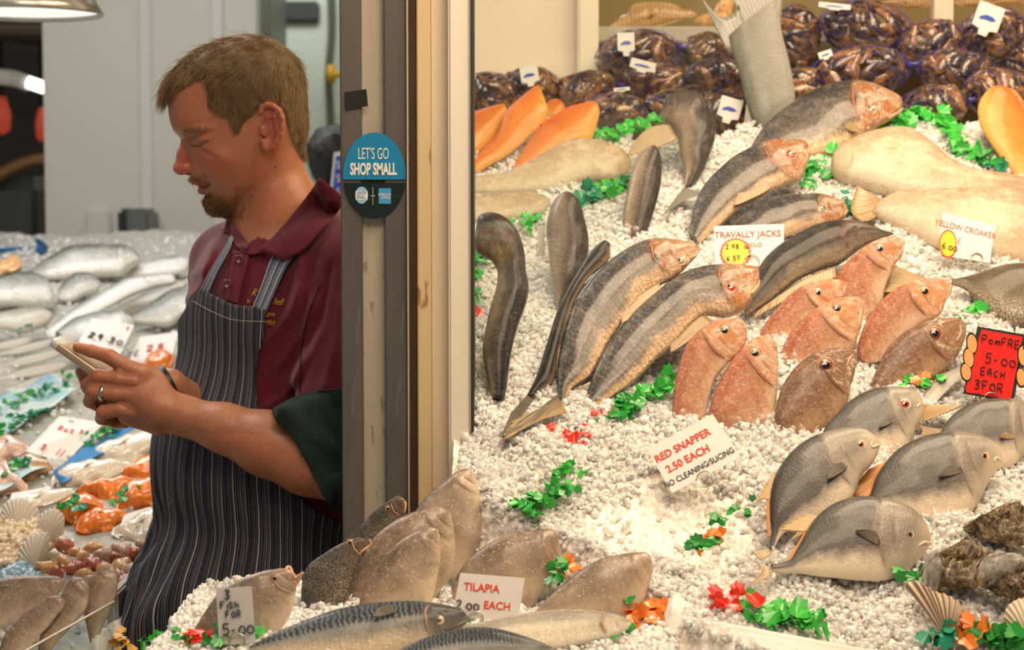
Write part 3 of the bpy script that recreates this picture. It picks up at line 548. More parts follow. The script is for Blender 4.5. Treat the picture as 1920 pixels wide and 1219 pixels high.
# ---- pomfrets
fish('pomfret', 'grey pomfret with a red eye, just below the front brown snapper and the orange garnish', 'fish', 'pomfret',
     r2([(765,130),(745,100),(700,82),(640,76),(570,82),(500,105),(440,145),(390,195),(350,240),(325,285)]), r2([(765,130),(772,165),(765,210),(740,260),(720,320),(660,370),(580,390),(490,380),(410,350),(345,310)]), (1650, 860), L=52, thick=.4,
     eye=(1697, 757, 9.5, 'red'), pect=[(r2([(615,240),(625,262)]), r2([(560,270),(570,310)]), 'dark')], lip=[(r2([(752,118),(765,128),(748,150)]), 3.5)], gill=.41, lipm=M_lip_pale, gcol=.8)
fish('pomfret', 'grey pomfret bent upright, leftmost of its kind, yellow fins on the left', 'fish', 'pomfret',
     r2([(585,318),(560,290),(520,262),(470,250),(410,255),(330,275),(260,305),(200,350),(150,410),(115,480),(100,560),(98,640),(108,710),(95,780)]), r2([(585,318),(570,370),(540,420),(500,460),(480,520),(450,570),(400,620),(320,660),(230,690),(170,710),(140,740),(112,790)]), (1500, 1010), L=56, thick=.38,
     eye=(1613, 833, 9, 'orange'), tail=[(r2([(92,775),(112,790)]), r2([(20,790),(60,830),(105,810)]), 'pale')], fins=[('dorsal_fin', r2([(140,430),(110,510),(100,560)]), r2([(95,470),(38,575),(60,545)]), 'yellow'), ('dorsal_ridge', r2([(100,540),(104,720)]), r2([(86,540),(92,720)]), 'orange'), ('anal_fin', r2([(440,575),(230,690)]), r2([(470,600),(190,740)]), 'yellow')],
     pect=[(r2([(405,425),(435,450)]), r2([(345,490),(338,530)]), 'dark')], lip=[(r2([(552,300),(550,325),(588,312)]), 3.5)], gill=.41, lipm=M_lip_pale, gcol=.8)
fish('pomfret', 'large grey pomfret with an orange eye and orange back fin, in the second row', 'fish', 'pomfret',
     r2([(1118,372),(1100,340),(1040,300),(960,280),(880,278),(800,288),(730,310),(660,350),(610,400),(570,460),(545,530),(530,580)]), r2([(1118,372),(1118,410),(1080,460),(1050,510),(1020,580),(960,640),(880,665),(780,675),(680,660),(600,630),(545,600)]), (1740, 975), L=54, thick=.4,
     eye=(1844, 855, 10, 'orange'), fins=[('dorsal_fin', r2([(625,385),(570,460),(545,530)]), r2([(540,420),(460,525),(530,555)]), 'orange')], pect=[(r2([(910,450),(935,480)]), r2([(800,500),(840,520)]), 'dark')], lip=[(r2([(1088,390),(1100,372),(1120,385)]), 3.5)], gill=.41, lipm=M_lip_pale, gcol=.8)
fish('pomfret', 'grey pomfret nearest the foam boxes with its forked pale tail showing', 'fish', 'pomfret',
     r2([(808,745),(790,700),(770,660),(720,610),(650,580),(570,562),(500,558),(430,570),(360,600),(300,650),(260,710),(220,780),(185,835),(105,858)]), r2([(808,745),(790,790),(745,845),(680,900),(600,925),(500,925),(400,915),(300,905),(230,895),(150,892),(105,888)]), (1600, 1085), L=54, thick=.4,
     eye=(1703, 1002, 9.5, 'brown'), tail=[(r2([(112,858),(100,872),(112,888)]), r2([(-5,815),(60,865),(-5,955)]), 'pale')], fins=[('dorsal_fin', r2([(320,630),(290,665),(270,700)]), r2([(260,622),(180,660),(140,690)]), 'yellow'), ('dorsal_ridge', r2([(300,650),(185,835)]), r2([(285,650),(172,835)]), 'orange')],
     pect=[(r2([(565,760),(580,800)]), r2([(450,725),(470,760)]), 'dark')], lip=[(r2([(755,760),(780,745),(812,748)]), 4)], gill=.41, lipm=M_lip_pale, gcol=.8)
fish('pomfret', 'grey pomfret under the red pomfret card, its face outside the picture', 'fish', 'pomfret',
     r2([(1300,240),(1260,180),(1200,140),(1130,128),(1060,130),(990,145),(930,175),(880,220),(850,270),(840,300)]), r2([(1300,240),(1270,300),(1230,360),(1180,410),(1140,430),(1080,430),(1000,400),(920,350),(860,320)]), (1860, 880), L=52, thick=.4,
     tail=[(r2([(860,250),(860,290)]), r2([(740,230),(770,260),(745,300)]), 'pale')], pect=[(r2([(1160,300),(1165,330)]), r2([(1080,310),(1100,350)]), 'brown')], gill=.41, gcol=.8)
# ---- croakers and scaly fish
fish('croaker', 'large pale croaker lying across the ice with its snout towards the green garnish', 'fish', 'croaker',
     c7([(450,940),(465,890),(520,845),(600,805),(700,775),(800,763),(880,775),(960,815),(1030,870),(1100,930),(1200,970),(1300,985),(1420,1000),(1509,1020),(1640,1030)]),
     c7([(450,940),(470,990),(540,1020),(600,1040),(680,1070),(760,1090),(880,1120),(1000,1130),(1200,1120),(1400,1105),(1640,1090)]), (1720, 390), L=40, thick=.5, gill=.14, gcol=.6,
     fins=[('dorsal_fin', c7([(980,825),(1150,940),(1400,1000)]), c7([(1000,810),(1180,915),(1440,975)]), 'pink')], pect=[(c7([(720,930),(725,960)]), c7([(930,940),(900,990)]), 'pale')])
fish('croaker', 'pale croaker belly lying behind the yellow croaker card', 'fish', 'croaker',
     r1([(670,90),(720,40),(800,5),(900,-8),(1100,-15),(1300,-25),(1500,-20),(1640,-10)]), r1([(670,90),(800,160),(920,215),(1000,260),(1080,290),(1200,315),(1350,345),(1500,375),(1640,370)]), (1740, 480), L=38, thick=.45, gcol=0,
     tail=[(c7([(700,1065),(745,1110),(730,1160)]), c7([(598,1020),(565,1150),(610,1210),(660,1215)]), 'brown')])
fish('croaker', 'long pale frosted croaker beneath the orange fish at the left of the display', 'fish', 'croaker',
     c6([(880,905),(850,870),(780,830),(700,805),(600,795),(520,810),(440,850),(350,900),(270,940),(180,975),(80,985),(30,990)]), c6([(880,905),(870,940),(820,990),(740,1010),(650,1010),(560,1030),(450,1060),(300,1075),(150,1075),(30,1075)]), (1000, 372), L=42, thick=.5, gcol=0)
fish('croaker', 'pale croaker behind the bronze S shaped fish, lowest at the left of the display', 'fish', 'croaker',
     c6([(440,1110),(400,1085),(330,1070),(250,1070),(120,1072),(30,1070)]), c6([(440,1110),(400,1170),(340,1195),(240,1205),(120,1225),(30,1220)]), (980, 425), L=42, thick=.5, gcol=0)
fish('croaker', 'dark coarse scaled fish with a brown tail fin, right of the snappers', 'fish', 'scaly',
     r1([(1750,520),(1680,430),(1600,385),(1500,370),(1400,375),(1300,400),(1200,430),(1110,448)]), r1([(1750,520),(1700,640),(1600,710),(1500,710),(1400,680),(1330,640),(1250,560),(1180,495),(1110,470)]), (1870, 620), L=45, thick=.45, gcol=0,
     fins=[('dorsal_fin', r1([(1500,372),(1300,400),(1120,447)]), r1([(1500,362),(1290,385),(1110,435)]), 'brown')])
fish('croaker', 'brown striped tail fin poking out between the back snapper and the orange eyed one', 'fish', 'scaly',
     r1([(1130,470),(1110,440),(1060,420),(1000,415),(960,412)]), r1([(1130,470),(1110,490),(1060,480),(1000,470),(960,465)]), (1735, 560), L=45, thick=.3, gcol=0,
     tail=[(r1([(965,410),(970,470)]), r1([(798,345),(750,400),(745,500)]), 'brown')])
# ---- orange fish
for lb, D_, V_, a_, fn in [
 ('tall orange fish with its point up, middle of the orange fish at the left', [(378,472),(330,500),(270,550),(200,620),(170,700),(130,780),(60,840),(25,880)], [(378,472),(415,560),(430,620),(400,690),(330,750),(280,800),(200,860),(110,910),(35,955)], (960,318), None),
 ('orange fish nearest the frosted croaker, its pointed snout at the mussel bags', [(695,572),(640,568),(540,610),(450,660),(370,720),(310,800),(270,860),(220,940)], [(695,572),(708,620),(690,700),(655,780),(560,810),(450,880),(350,920),(245,950)], (1010,322), [('dorsal_fin', [(640,570),(540,608),(400,690)], [(610,562),(520,590),(380,680)], 'red')]),
 ('leftmost orange fish cut by the window frame', [(190,575),(110,595),(30,620),(-10,650)], [(190,575),(205,620),(170,700),(120,770),(50,840),(-10,870)], (920,300), [('dorsal_fin', [(200,600),(160,700),(60,830)], [(225,620),(180,720),(70,845)], 'red')]),
 ('small rounded orange piece tucked behind the two larger orange fish', [(515,570),(480,545),(440,550),(420,570)], [(515,570),(515,600),(480,640),(430,640)], (1045,225), None)]:
    fish('orange_fish', lb, 'fish', 'orange', c6(D_), c6(V_), a_, L=58, thick=.42, gcol=0, fins=[(f, c6(a), c6(b), m_) for f, a, b, m_ in (fn or [])])
fish('orange_fish', 'orange fish with a red spiny back fin, alone at the top right of the ice', 'fish', 'orange',
     c7([(1320,488),(1400,488),(1450,530),(1509,620),(1600,750),(1640,900),(1600,1040)]), c7([(1320,488),(1275,540),(1253,600),(1260,670),(1290,740),(1340,820),(1400,900),(1480,990),(1560,1050)]), (1890, 330), L=58, thick=.4, gcol=0,
     fins=[('dorsal_fin', c7([(1350,490),(1440,520),(1509,620)]), c7([(1370,478),(1460,490),(1540,600)]), 'red')])
fish('silver_fish', 'slim silver fish lying between the red pomfret card and the orange garnish', 'fish', 'pale',
     r1([(1180,900),(1140,905),(1060,940),(1000,990),(960,1040),(950,1090)]), r1([(1180,900),(1180,950),(1120,1000),(1060,1060),(1010,1110),(960,1130)]), (1755, 765), L=45, thick=.4, gcol=0,
     tail=[(r1([(955,1100),(950,1140)]), r1([(1190,1110),(1100,1150),(960,1200)]), 'brown')])
# ================================================================ tilapia and mackerel in front
TL = dict(bed='front', gcol=.35)
fish('frozen_tilapia', 'tallest frosted tilapia, standing against the window frame', 'fish', 'tilapia', r4([(1690,112),(1660,92),(1600,110),(1520,170),(1440,240),(1380,310),(1350,370),(1345,450),(1370,540),(1420,640)]), r4([(1690,112),(1730,200),(1765,300),(1775,400),(1765,500),(1720,570),(1660,650),(1600,720),(1500,740)]), (860, 1106), L=76, thick=.5, **TL)
fish('frozen_tilapia', 'broad frosted tilapia behind the frosted one with an orange cheek', 'fish', 'tilapia', r4([(1562,345),(1500,310),(1440,320),(1330,350),(1230,400),(1130,480),(1070,560),(1020,650),(980,750),(960,850),(960,900)]), r4([(1562,345),(1580,420),(1590,520),(1585,640),(1560,730),(1500,800),(1450,870),(1300,910),(1100,910)]), (760, 1130), L=76, thick=.42, **TL)
fish('frozen_tilapia', 'frosted tilapia with an orange cheek, in front of the broad one', 'fish', 'tilapia', r4([(1492,440),(1430,430),(1350,460),(1260,520),(1180,600),(1110,690),(1060,780),(1030,890)]), r4([(1492,440),(1505,520),(1500,650),(1480,760),(1460,850),(1420,910),(1250,920),(1100,915)]), (760, 1150), L=76, thick=.42, fins=[('cheek_edge', r4([(1490,470),(1500,560),(1490,680)]), r4([(1500,470),(1507,560),(1499,680)]), 'orange')], **TL)
fish('tilapia', 'scaled tilapia leaning highest beside the metal post, mouth upwards', 'fish', 'tilapia_scaled', r4([(1297,280),(1265,247),(1200,280),(1120,340),(1060,400),(1000,460),(950,510),(930,570)]), r4([(1297,280),(1300,360),(1240,400),(1170,450),(1100,520),(1050,580),(1000,620)]), (660, 1112), L=76, thick=.4, bed='front', eye=(727.5, 954, 5.5, 'milky'), lip=[(r4([(1275,262),(1300,290),(1295,345)]), 3)], gill=.27)
fish('tilapia', 'scaled tilapia with a torn orange gill, left of the frosted ones', 'fish', 'tilapia_scaled', r4([(1090,512),(1030,490),(960,510),(890,545),(820,590),(750,640),(715,700),(700,780),(697,860),(710,935)]), r4([(1090,512),(1070,580),(1035,640),(1000,720),(980,790),(960,860),(940,920),(850,945),(760,945)]), (610, 1142), L=76, thick=.42, bed='front', eye=(656, 1018, 6, 'milky'), lip=[(r4([(1090,500),(1100,530),(1060,560),(1030,590)]), 3)], gill=.2, spot=None)
fish('tilapia', 'tan tilapia with its mouth wide open, behind the 3 fish for 5.00 card', 'fish', 'tilapia', r4([(640,675),(600,668),(540,675),(480,685),(400,710),(320,750),(240,800),(190,850),(130,940),(70,1040),(20,1120),(0,1160)]), r4([(640,675),(675,720),(670,790),(660,860),(640,930),(600,1000),(540,1070),(400,1120),(200,1170),(40,1180)]), (470, 1200), L=76, thick=.4, bed='front', eye=(515, 1085, 7, 'milky'),
     lip=[(r4([(598,690),(622,658),(640,690),(652,725)]), 4), (r4([(652,725),(680,715),(708,692)]), 4), (r4([(655,740),(668,760),(705,695)]), 3)], gill=.22)
fish('frozen_tilapia', 'frosted tilapia behind the tilapia price card', 'fish', 'tilapia', r3([(396,745),(370,695),(330,688),(250,700),(170,715),(90,750),(20,800),(-40,870),(-80,950)]), r3([(396,745),(398,790),(380,850),(350,920),(310,980),(260,1050),(200,1080),(60,1090),(-60,1040)]), (960, 1140), L=72, thick=.42, **TL)
fish('frozen_tilapia', 'frosted tilapia farthest from the post, at the edge of the white ice', 'fish', 'tilapia', r3([(803,835),(780,797),(720,795),(650,805),(580,820),(500,865),(430,920),(370,970),(320,1020),(280,1065)]), r3([(803,835),(806,880),(785,950),(765,1020),(740,1070),(700,1100),(600,1100),(450,1095),(330,1090)]), (1110, 1160), L=66, thick=.42, **TL)
fish('mackerel', 'striped mackerel lying along the front edge with its dark back up', 'fish', 'mackerel', r4([(1672,970),(1620,925),(1500,897),(1350,880),(1200,885),(1050,900),(900,930),(750,980),(600,1040),(500,1085),(400,1140)]), r4([(1672,970),(1640,1020),(1560,1070),(1450,1120),(1300,1165),(1100,1200),(900,1215),(700,1210),(500,1195),(400,1165)]), (650, 1238), L=50, thick=.55, bed='front',
     eye=(823, 1162, 7.5, 'gold'), pect=[(r4([(1235,950),(1250,975)]), r4([(1110,1010),(1130,1030)]), 'dark')], lip=[(r4([(1672,965),(1600,1000),(1530,1025)]), 3.5)], gill=.24, lipm=M_lip_dark)
fish('mackerel', 'silver bellied mackerel lying below the tilapia price card', 'fish', 'mackerel_belly', r3([(714,1105),(670,1080),(580,1060),(450,1050),(330,1055),(200,1075),(100,1095),(0,1120),(-100,1150)]), r3([(714,1105),(690,1135),(600,1175),(480,1205),(380,1220),(250,1220),(100,1215),(0,1205),(-100,1190)]), (1060, 1222), L=50, thick=.5, bed='front', gill=.2, lipm=M_lip_dark)
fish('mackerel', 'mackerel with curly dark markings, lowest in the picture under the silver bellied one', 'fish', 'mackerel', [(1040,1220),(980,1197),(920,1182),(860,1184),(800,1200),(740,1228)], [(1040,1220),(1000,1250),(900,1265),(800,1262),(740,1250)], (900, 1275), L=50, thick=.5, bed='front', gill=.1, gcol=0)
# ================================================================ mussel bags
def mussel_mesh(seed):
    r = np.random.default_rng(seed); N, K = 14, 14; V = []; sx_ = r.uniform(.9, 1.1)
    for i in range(N):
        s = i/(N-1); wd = math.sin(math.pi*s**.75)**.8*.5 if 0 < s < 1 else .02; bend = .10*math.sin(math.pi*s)
        for k in range(K):
            t = 2*math.pi*k/K; c_, s_ = math.cos(t), math.sin(t); rim = 1+.06*(abs(c_) > .9)
            V.append(((s-.5)*.052*sx_, (wd*c_*rim*.50+bend)*.05, wd*s_*.34*.05*(1-.25*abs(c_))+.0003*r.normal()))
    Fc = [tuple(f) for f in grid_faces(N, K, True)]+[tuple(range(K)), tuple((N-1)*K+k for k in range(K))[::-1]]
    me = bpy.data.meshes.new('mussel'); me.from_pydata(V, [], Fc); me.polygons.foreach_set('use_smooth', [True]*len(me.polygons)); me.update(); return me
def musselmat(name, a, b, w):
    m = NT(name); o_ = m.obj(); n_ = m.noise(60, 4, o_, .65); rg = m.new('ShaderNodeTexWave', in_Scale=60.0, in_Distortion=2.0, bands_direction='X'); m.put(rg.inputs['Vector'], o_)
    c = m.mix(m.ramp(n_, [(.5-w, 0), (.62, 1)]), a, b); c = m.mix(m.math('MULTIPLY', rg.outputs['Fac'], .25), c, tuple(x*.4 for x in a))
    m.set(Base_Color=c, Roughness=.22, Coat_Weight=.6, Coat_Roughness=.15); m.bump(rg.outputs['Fac'], .25, .0008); return m.m
MMs = [musselmat('black_mussel_shell', (.03, .024, .034), (.17, .09, .05), .04), musselmat('brown_mussel_shell', (.09, .045, .028), (.42, .21, .085), .10), musselmat('dark_mussel_shell', (.05, .032, .032), (.28, .14, .065), .06)]
mus = []
for i in range(6): me = mussel_mesh(i); me.materials.append(MMs[i % 3]); mus.append(me)
M_net = simple('blue_plastic_net', (.06, .05, .34), .35)
M_tag = simple('white_plastic_label', (.75, .73, .70), .4); M_bluep = simple('blue_print', (.03, .08, .45), .4)
def bag(cx, cy, rx, ry, d, label, rot=0, n=40, seed=0, tagp=None, netd=1.0):
    r = np.random.default_rng(seed+50); c = P(cx, cy, d); sx_, sz_ = rx*d/FPX, ry*d/FPX; sy_ = min(sx_, .065)*.9
    root = empty('mussel_bag', c-np.array([0, 0, sz_])); tag(root, label, 'bag of mussels', 'net bags of mussels behind the ice')
    cr, sr = math.cos(rot), math.sin(rot); E = np.array([[cr, 0, -sr], [0, 1, 0], [sr, 0, cr]])
    o0 = WO[root.name]
    for i in range(n):
        z = 1-2*(i+.5)/n; ph_ = i*2.39996+seed; q = np.array([math.sqrt(1-z*z)*math.cos(ph_), math.sqrt(1-z*z)*math.sin(ph_), z])
        if q[1] > .45: continue
        nn = nrm(E.T@(q/np.array([sx_, sy_, sz_]))); p = c+E.T@(q*np.array([sx_, sy_, sz_])*.84)
        t = nrm(np.cross(nn, r.normal(size=3))); b = np.cross(nn, t); m_ = Matrix.Identity(4)
        for k in range(3): m_[k][0] = t[k]; m_[k][1] = b[k]; m_[k][2] = nn[k]; m_[k][3] = (p-o0)[k]
        o = bpy.data.objects.new('mussel', mus[r.integers(6)]); link(o, root); o.matrix_local = m_ @ Matrix.Scale(r.uniform(.95, 1.2), 4)
    # net: two families of crossing strands over the ellipsoid
    parts = []; S = 24
    for fam in (1, -1):
        for k in range(13):
            pts = []
            for i in range(S+1):
                th = math.pi*(.03+.94*i/S); ph_ = 2*math.pi*k/13+fam*i/S*2.4; q = np.array([math.cos(th), math.sin(th)*math.cos(ph_), math.sin(th)*math.sin(ph_)])
                if q[1] > .6: 
                    if len(pts) > 2: parts.append(tube(pts, (.0003), 3))
                    pts = []; continue
                pts.append(c+E.T@(q*np.array([sx_, sy_, sz_])*(1.03+.03*math.sin(k*3+i*1.7))))
            if len(pts) > 2: parts.append(tube(pts, (.0003), 3))
    kn = [c+E.T@(np.array([e_*1.0, -.1, .1])*np.array([sx_, sy_, sz_])) for e_ in (.96, 1.12, 1.2)]; parts.append(tube(kn, [.007, .003, .005], 8))
    v_, f_ = join(parts); mesh('net', v_, f_, M_net, root)
    if tagp:
        x_, y_, w_, h_, ro = tagp; ct = P(x_, y_, d-.07); R2 = Rv*math.cos(ro)+Uv*math.sin(ro); U2 = -Rv*math.sin(ro)+Uv*math.cos(ro); k = (d-.07)/FPX
        pl = [(-.5, .5), (.5, .5), (.5, -.3), (.2, -.36), (.16, -.55), (-.16, -.55), (-.2, -.36), (-.5, -.3)]
        V = [ct+R2*a*w_*k+U2*b*h_*k for a, b in pl]+[ct+R2*a*w_*k+U2*b*h_*k+Fv*.0012+Fv*.006*abs(b) for a, b in pl]; m_ = len(pl)
        tg = mesh('label_tag', V, [tuple(range(m_))[::-1], tuple(range(m_, 2*m_))]+[(i, (i+1) % m_, (i+1) % m_+m_, i+m_) for i in range(m_)], M_tag, root, smooth=False)
        WO[tg.name] = WO[root.name]
        fp = [(-.30, .0), (-.1, .09), (.15, .08), (.32, .0), (.15, -.07), (-.1, -.06), (-.34, -.10)]; V = [ct-Fv*.0012+R2*a*w_*k+U2*(b*h_+.03*h_)*k for a, b in fp]
        mesh('fish_mark', V, [tuple(range(len(fp)))[::-1]], M_bluep, tg, smooth=False)
    return root
BAGS = [(918,180,50,44,3.16,'mussel bag at the far left, against the window frame',None),(990,168,62,38,3.2,'mussel bag behind the orange fish with a white tag standing up',(993,142,34,36,.15)),
 (1098,172,62,36,3.2,'mussel bag between the tag topped bag and the upright panel edge',None),(1160,215,66,38,3.1,'mussel bag low down beside the point of the nearest orange fish',(1166,168,30,8,.1)),
 (1196,104,78,48,3.3,'largest mussel bag at the left of the shelf rail with a white tag',(1174,82,32,42,.02)),(1322,100,54,34,3.34,'mussel bag under the rail, left of the big forked tail',None),
 (1238,158,64,38,3.2,'mussel bag below the largest left bag with a bent white tag',(1205,124,48,22,-.25)),(1340,150,70,38,3.18,'purple netted mussel bag touching the left side of the forked tail',None),
 (1262,205,66,34,3.08,'mussel bag behind the hooked grey fish',None),(1368,212,60,44,3.06,'mussel bag with a slanted white tag, left of the forked tail base',(1368,206,42,46,-.28)),
 (1494,66,42,56,3.34,'mussel bag right of the forked tail, hanging high',None),(1502,172,46,44,3.1,'mussel bag right of the forked tail, low',None),
 (1625,54,88,52,3.3,'topmost mussel bag in the middle, against the rail',(1565,12,60,12,-.1)),(1745,84,70,46,3.26,'mussel bag left of the rail post, second row',None),
 (1610,138,94,50,3.1,'wide purple netted mussel bag in front, above the tan trevally',(1548,103,26,16,.3)),(1790,136,68,44,3.14,'mussel bag under the rail post with a thin white tag edge',(1862,136,52,5,.02)),
 (1748,200,66,38,3.04,'lowest mussel bag, resting on the ice near the green garnish',None),(1862,70,66,56,3.22,'big mussel bag at the top right with a white tag bearing a blue fish',(1852,36,50,58,-.35)),
 (1874,176,66,46,3.06,'mussel bag behind the lone orange fish',None),(1925,118,44,44,3.2,'mussel bag cut off by the right edge of the picture',None)]
for i, (cx, cy, rx, ry, d_, lb, tp) in enumerate(BAGS): bag(cx, cy, rx, ry, d_, lb, rot=(-.12 if i % 3 else .15), n=44, seed=i*3+1, tagp=tp)
# ================================================================ garnish
def leafmat(name, c1, c2): return simple(name, c1, .35, nz=.35, nscale=60, coat=.3, sss=0)
M_green_l = simple('green_plastic_leaf', (.02, .30, .04), .35, nz=.4, nscale=50, coat=.3); M_green_b = simple('bright_green_leaf', (.04, .46, .05), .35, nz=.35, nscale=50, coat=.3); M_teal = simple('teal_leaf', (.01, .26, .14), .35, nz=.35, nscale=50, coat=.3)
M_red_l = simple('red_plastic_leaf', (.85, .03, .01), .35, nz=.25, nscale=50, coat=.3); M_or_l = simple('orange_plastic_leaf', (.85, .20, .02), .35, nz=.25, nscale=50, coat=.3); M_yel_l = simple('yellow_plastic_leaf', (.8, .45, .1), .35, nz=.25, nscale=50, coat=.3)
def leaf(c, r, up, fw, size, lobes=7):
    """serrated bent leaf as verts, faces"""
    a = nrm(fw-(fw@up)*up); b = np.cross(up, a); V = []; n = lobes*2+1
    for side in (0, 1):
        V.append(c-up*.0006*side)
        for k in range(n):
            th = math.radians(-115+230*k/(n-1)); rad = size*(1.0 if k % 2 else .74)*(1-.15*abs(th)/2); p = c+a*(rad*math.cos(th)*1.1+.35*size)+b*rad*math.sin(th)*.8+up*(size*.30*math.sin(th*1.5+r)-size*.25*math.cos(th)**2)-up*.0009*side; V.append(p)
    m_ = n+1; Fc = []
    for k in range(1, n): Fc.append((0, k, k+1)); Fc.append((m_, m_+k+1, m_+k)); Fc.append((k, m_+k, m_+k+1, k+1))
    return V, Fc
def garnish(pts, bed, mats, n, size, label, lift=.006, dz=0, spread=.008, seed=0, cat='garnish', name='plastic_parsley', group=None):
    r = np.random.default_rng(seed+900); c = curve(pts, n); parts = {m: [] for m in range(len(mats))}
    n_ = BED[bed][1]/np.linalg.norm(BED[bed][1])
    for i in range(n):
        h_ = hit(bed, *c[i])+n_*(lift+r.uniform(0, .01))+dz*n_+r.normal(0, spread, 3)*[1, .8, .3]; up = nrm(n_+r.normal(0, .45, 3)+[0, -.45, 0]); mi = int(i/n*len(mats)) if r.random() < .85 else r.integers(len(mats))
        parts[mi].append(leaf(h_, r.uniform(0, 6), up, r.normal(size=3), size*r.uniform(.75, 1.2), r.integers(4, 7)))
    VV = []; FF = []; MI = []; o = 0
    for m in parts:
        for v, f in parts[m]:
            VV += v; FF += [tuple(i+o for i in g) for g in f]; MI += [m]*len(f); o += len(v)
    g = mesh(name, VV, FF, None, None, loc=np.mean(VV, 0), smooth=False, mats=mats, midx=MI); tag(g, label, cat, group); return g
GZ = [([(1130,800),(1150,795),(1185,775),(1220,750),(1255,735)], 'ice', [M_green_l,M_green_l,M_green_b], 34, .0085, 'dark green plastic parsley strip left of the leftmost red snapper'),
 ([(1128,800),(1145,790)], 'ice', [M_red_l], 5, .007, 'small red plastic leaf at the left end of the dark green strip'),
 ([(1065,850),(1080,838),(1100,825)], 'ice', [M_red_l], 8, .008, 'red plastic leaf alone on the ice, below the curled tail fins'),
 ([(975,975),(1000,962),(1030,950),(1045,935)], 'ice', [M_green_b,M_green_l], 22, .0085, 'green plastic parsley clump above the frosted tilapia'),
 ([(1040,915),(1060,905),(1075,900),(1090,905)], 'ice', [M_green_b], 8, .006, 'thin green leaves half buried in ice, above the parsley clump'),
 ([(1340,1000),(1355,990),(1385,985),(1400,960)], 'ice', [M_green_l], 7, .006, 'scattered dark green leaves left of the upright pomfret'),
 ([(1300,1050),(1318,1035),(1340,1025)], 'ice', [M_green_l,M_or_l], 8, .008, 'dark green leaf with an orange scrap left of the pale forked tail'),
 ([(1360,1135),(1385,1150),(1400,1165)], 'ice', [M_red_l], 9, .010, 'red plastic leaf inside the rim of the foam box'),
 ([(1405,1155),(1430,1165),(1460,1185),(1480,1175),(1510,1178),(1525,1190)], 'ice', [M_green_b], 24, .011, 'bright green plastic parsley along the rim of the foam box'),
 ([(1035,1095),(1050,1085),(1068,1078)], 'ice', [M_green_l,M_or_l], 10, .0085, 'green and orange leaves between the last two frosted tilapia'),
 ([(1190,1185),(1205,1170),(1215,1165)], 'front', [M_or_l], 10, .010, 'orange plastic leaf at the nose of the silver bellied mackerel'),
 ([(1060,1215),(1100,1210),(1130,1205),(1175,1200)], 'front', [M_green_b,M_green_l], 20, .008, 'green plastic parsley below the silver bellied mackerel'),
 ([(1160,1165),(1180,1163)], 'front', [M_green_l], 3, .007, 'small green leaf above the nose of the silver bellied mackerel'),
 ([(870,1172),(895,1170),(910,1166)], 'front', [M_green_b], 7, .007, 'green leaves under the tilapia price card'),
 ([(345,1218),(352,1219)], 'front', [M_green_l], 3, .007, 'green leaf at the foot of the apron'),
 ([(395,1213),(420,1216),(440,1212),(470,1208)], 'front', [M_green_l,M_green_b,M_green_b], 14, .0085, 'green plastic parsley below the 3 fish for 5.00 card'),
 ([(358,1214),(380,1213)], 'front', [M_red_l], 5, .008, 'red plastic leaf left of the 3 fish for 5.00 card'),
 ([(212,1219),(250,1217)], 'left', [M_yel_l], 6, .008, 'yellow plastic leaves at the bottom edge beside the apron'),
 ([(270,1218),(330,1217)], 'left', [M_green_b,M_green_l], 9, .008, 'green plastic leaves at the bottom edge under the apron'),
 ([(1120,272),(1150,272),(1180,255),(1210,242),(1240,238)], 'ice', [M_green_b], 18, .011, 'bright green plastic parsley between the orange fish and the hooked grey fish'),
 ([(1085,400),(1110,385),(1140,370),(1168,358)], 'ice', [M_teal,M_green_b], 26, .011, 'teal green plastic parsley left of the upright grey fish back'),
 ([(980,445),(995,425),(1005,420)], 'ice', [M_green_b], 5, .009, 'small green leaves left of the speckled grey back'),
 ([(890,500),(905,495),(900,520),(895,535)], 'ice', [M_green_l], 9, .010, 'green leaves between the window frame and the bronze S shaped fish'),
 ([(893,570),(893,600)], 'ice', [M_green_l,M_green_l,M_red_l], 4, .009, 'green and red scraps by the window frame'),
 ([(1500,365),(1520,345),(1535,325),(1550,310)], 'ice', [M_green_l,M_green_b], 18, .012, 'green plastic parsley between the red eyed trevally and the pale croaker'),
 ([(1570,390),(1590,405),(1620,418)], 'ice', [M_teal], 9, .010, 'teal leaves between the pale ringed trevally and the brown tail fin'),
 ([(1650,258),(1680,250),(1710,235),(1740,225),(1765,250),(1790,280),(1815,300),(1835,305)], 'ice', [M_green_b], 46, .012, 'long bright green plastic parsley strip over the large pale croaker'),
 ([(1835,310),(1855,318),(1875,325)], 'ice', [M_green_l,M_teal], 9, .010, 'dark end of leaves right of the long green strip'),
 ([(1705,732),(1725,735),(1740,728)], 'ice', [M_or_l,M_green_b], 11, .008, 'orange and green leaves above the red eyed pomfret'),
 ([(1815,605),(1830,615)], 'ice', [M_green_b], 4, .010, 'green leaf behind the red pomfret card'),
 ([(1690,1100),(1710,1095),(1722,1090)], 'ice', [M_green_l], 5, .009, 'dark green leaf at the top of the striped scallop shell'),
 ([(1745,1205),(1775,1212),(1790,1205)], 'ice', [M_teal], 7, .010, 'teal leaves at the bottom edge under the striped scallop shell'),
 ([(1800,1212),(1815,1205),(1830,1200)], 'ice', [M_or_l], 8, .010, 'orange plastic leaf at the bottom edge beside the teal leaves'),
 ([(1840,1215),(1870,1210),(1905,1215)], 'ice', [M_green_l], 12, .011, 'dark green leaves in the bottom right corner')]
for i, (p_, b_, m_, n_, s_, l_) in enumerate(GZ): garnish(p_, b_, m_, int(n_*1.7), s_*1.25, l_, seed=i, lift=.011 if b_ == 'ice' else .008)
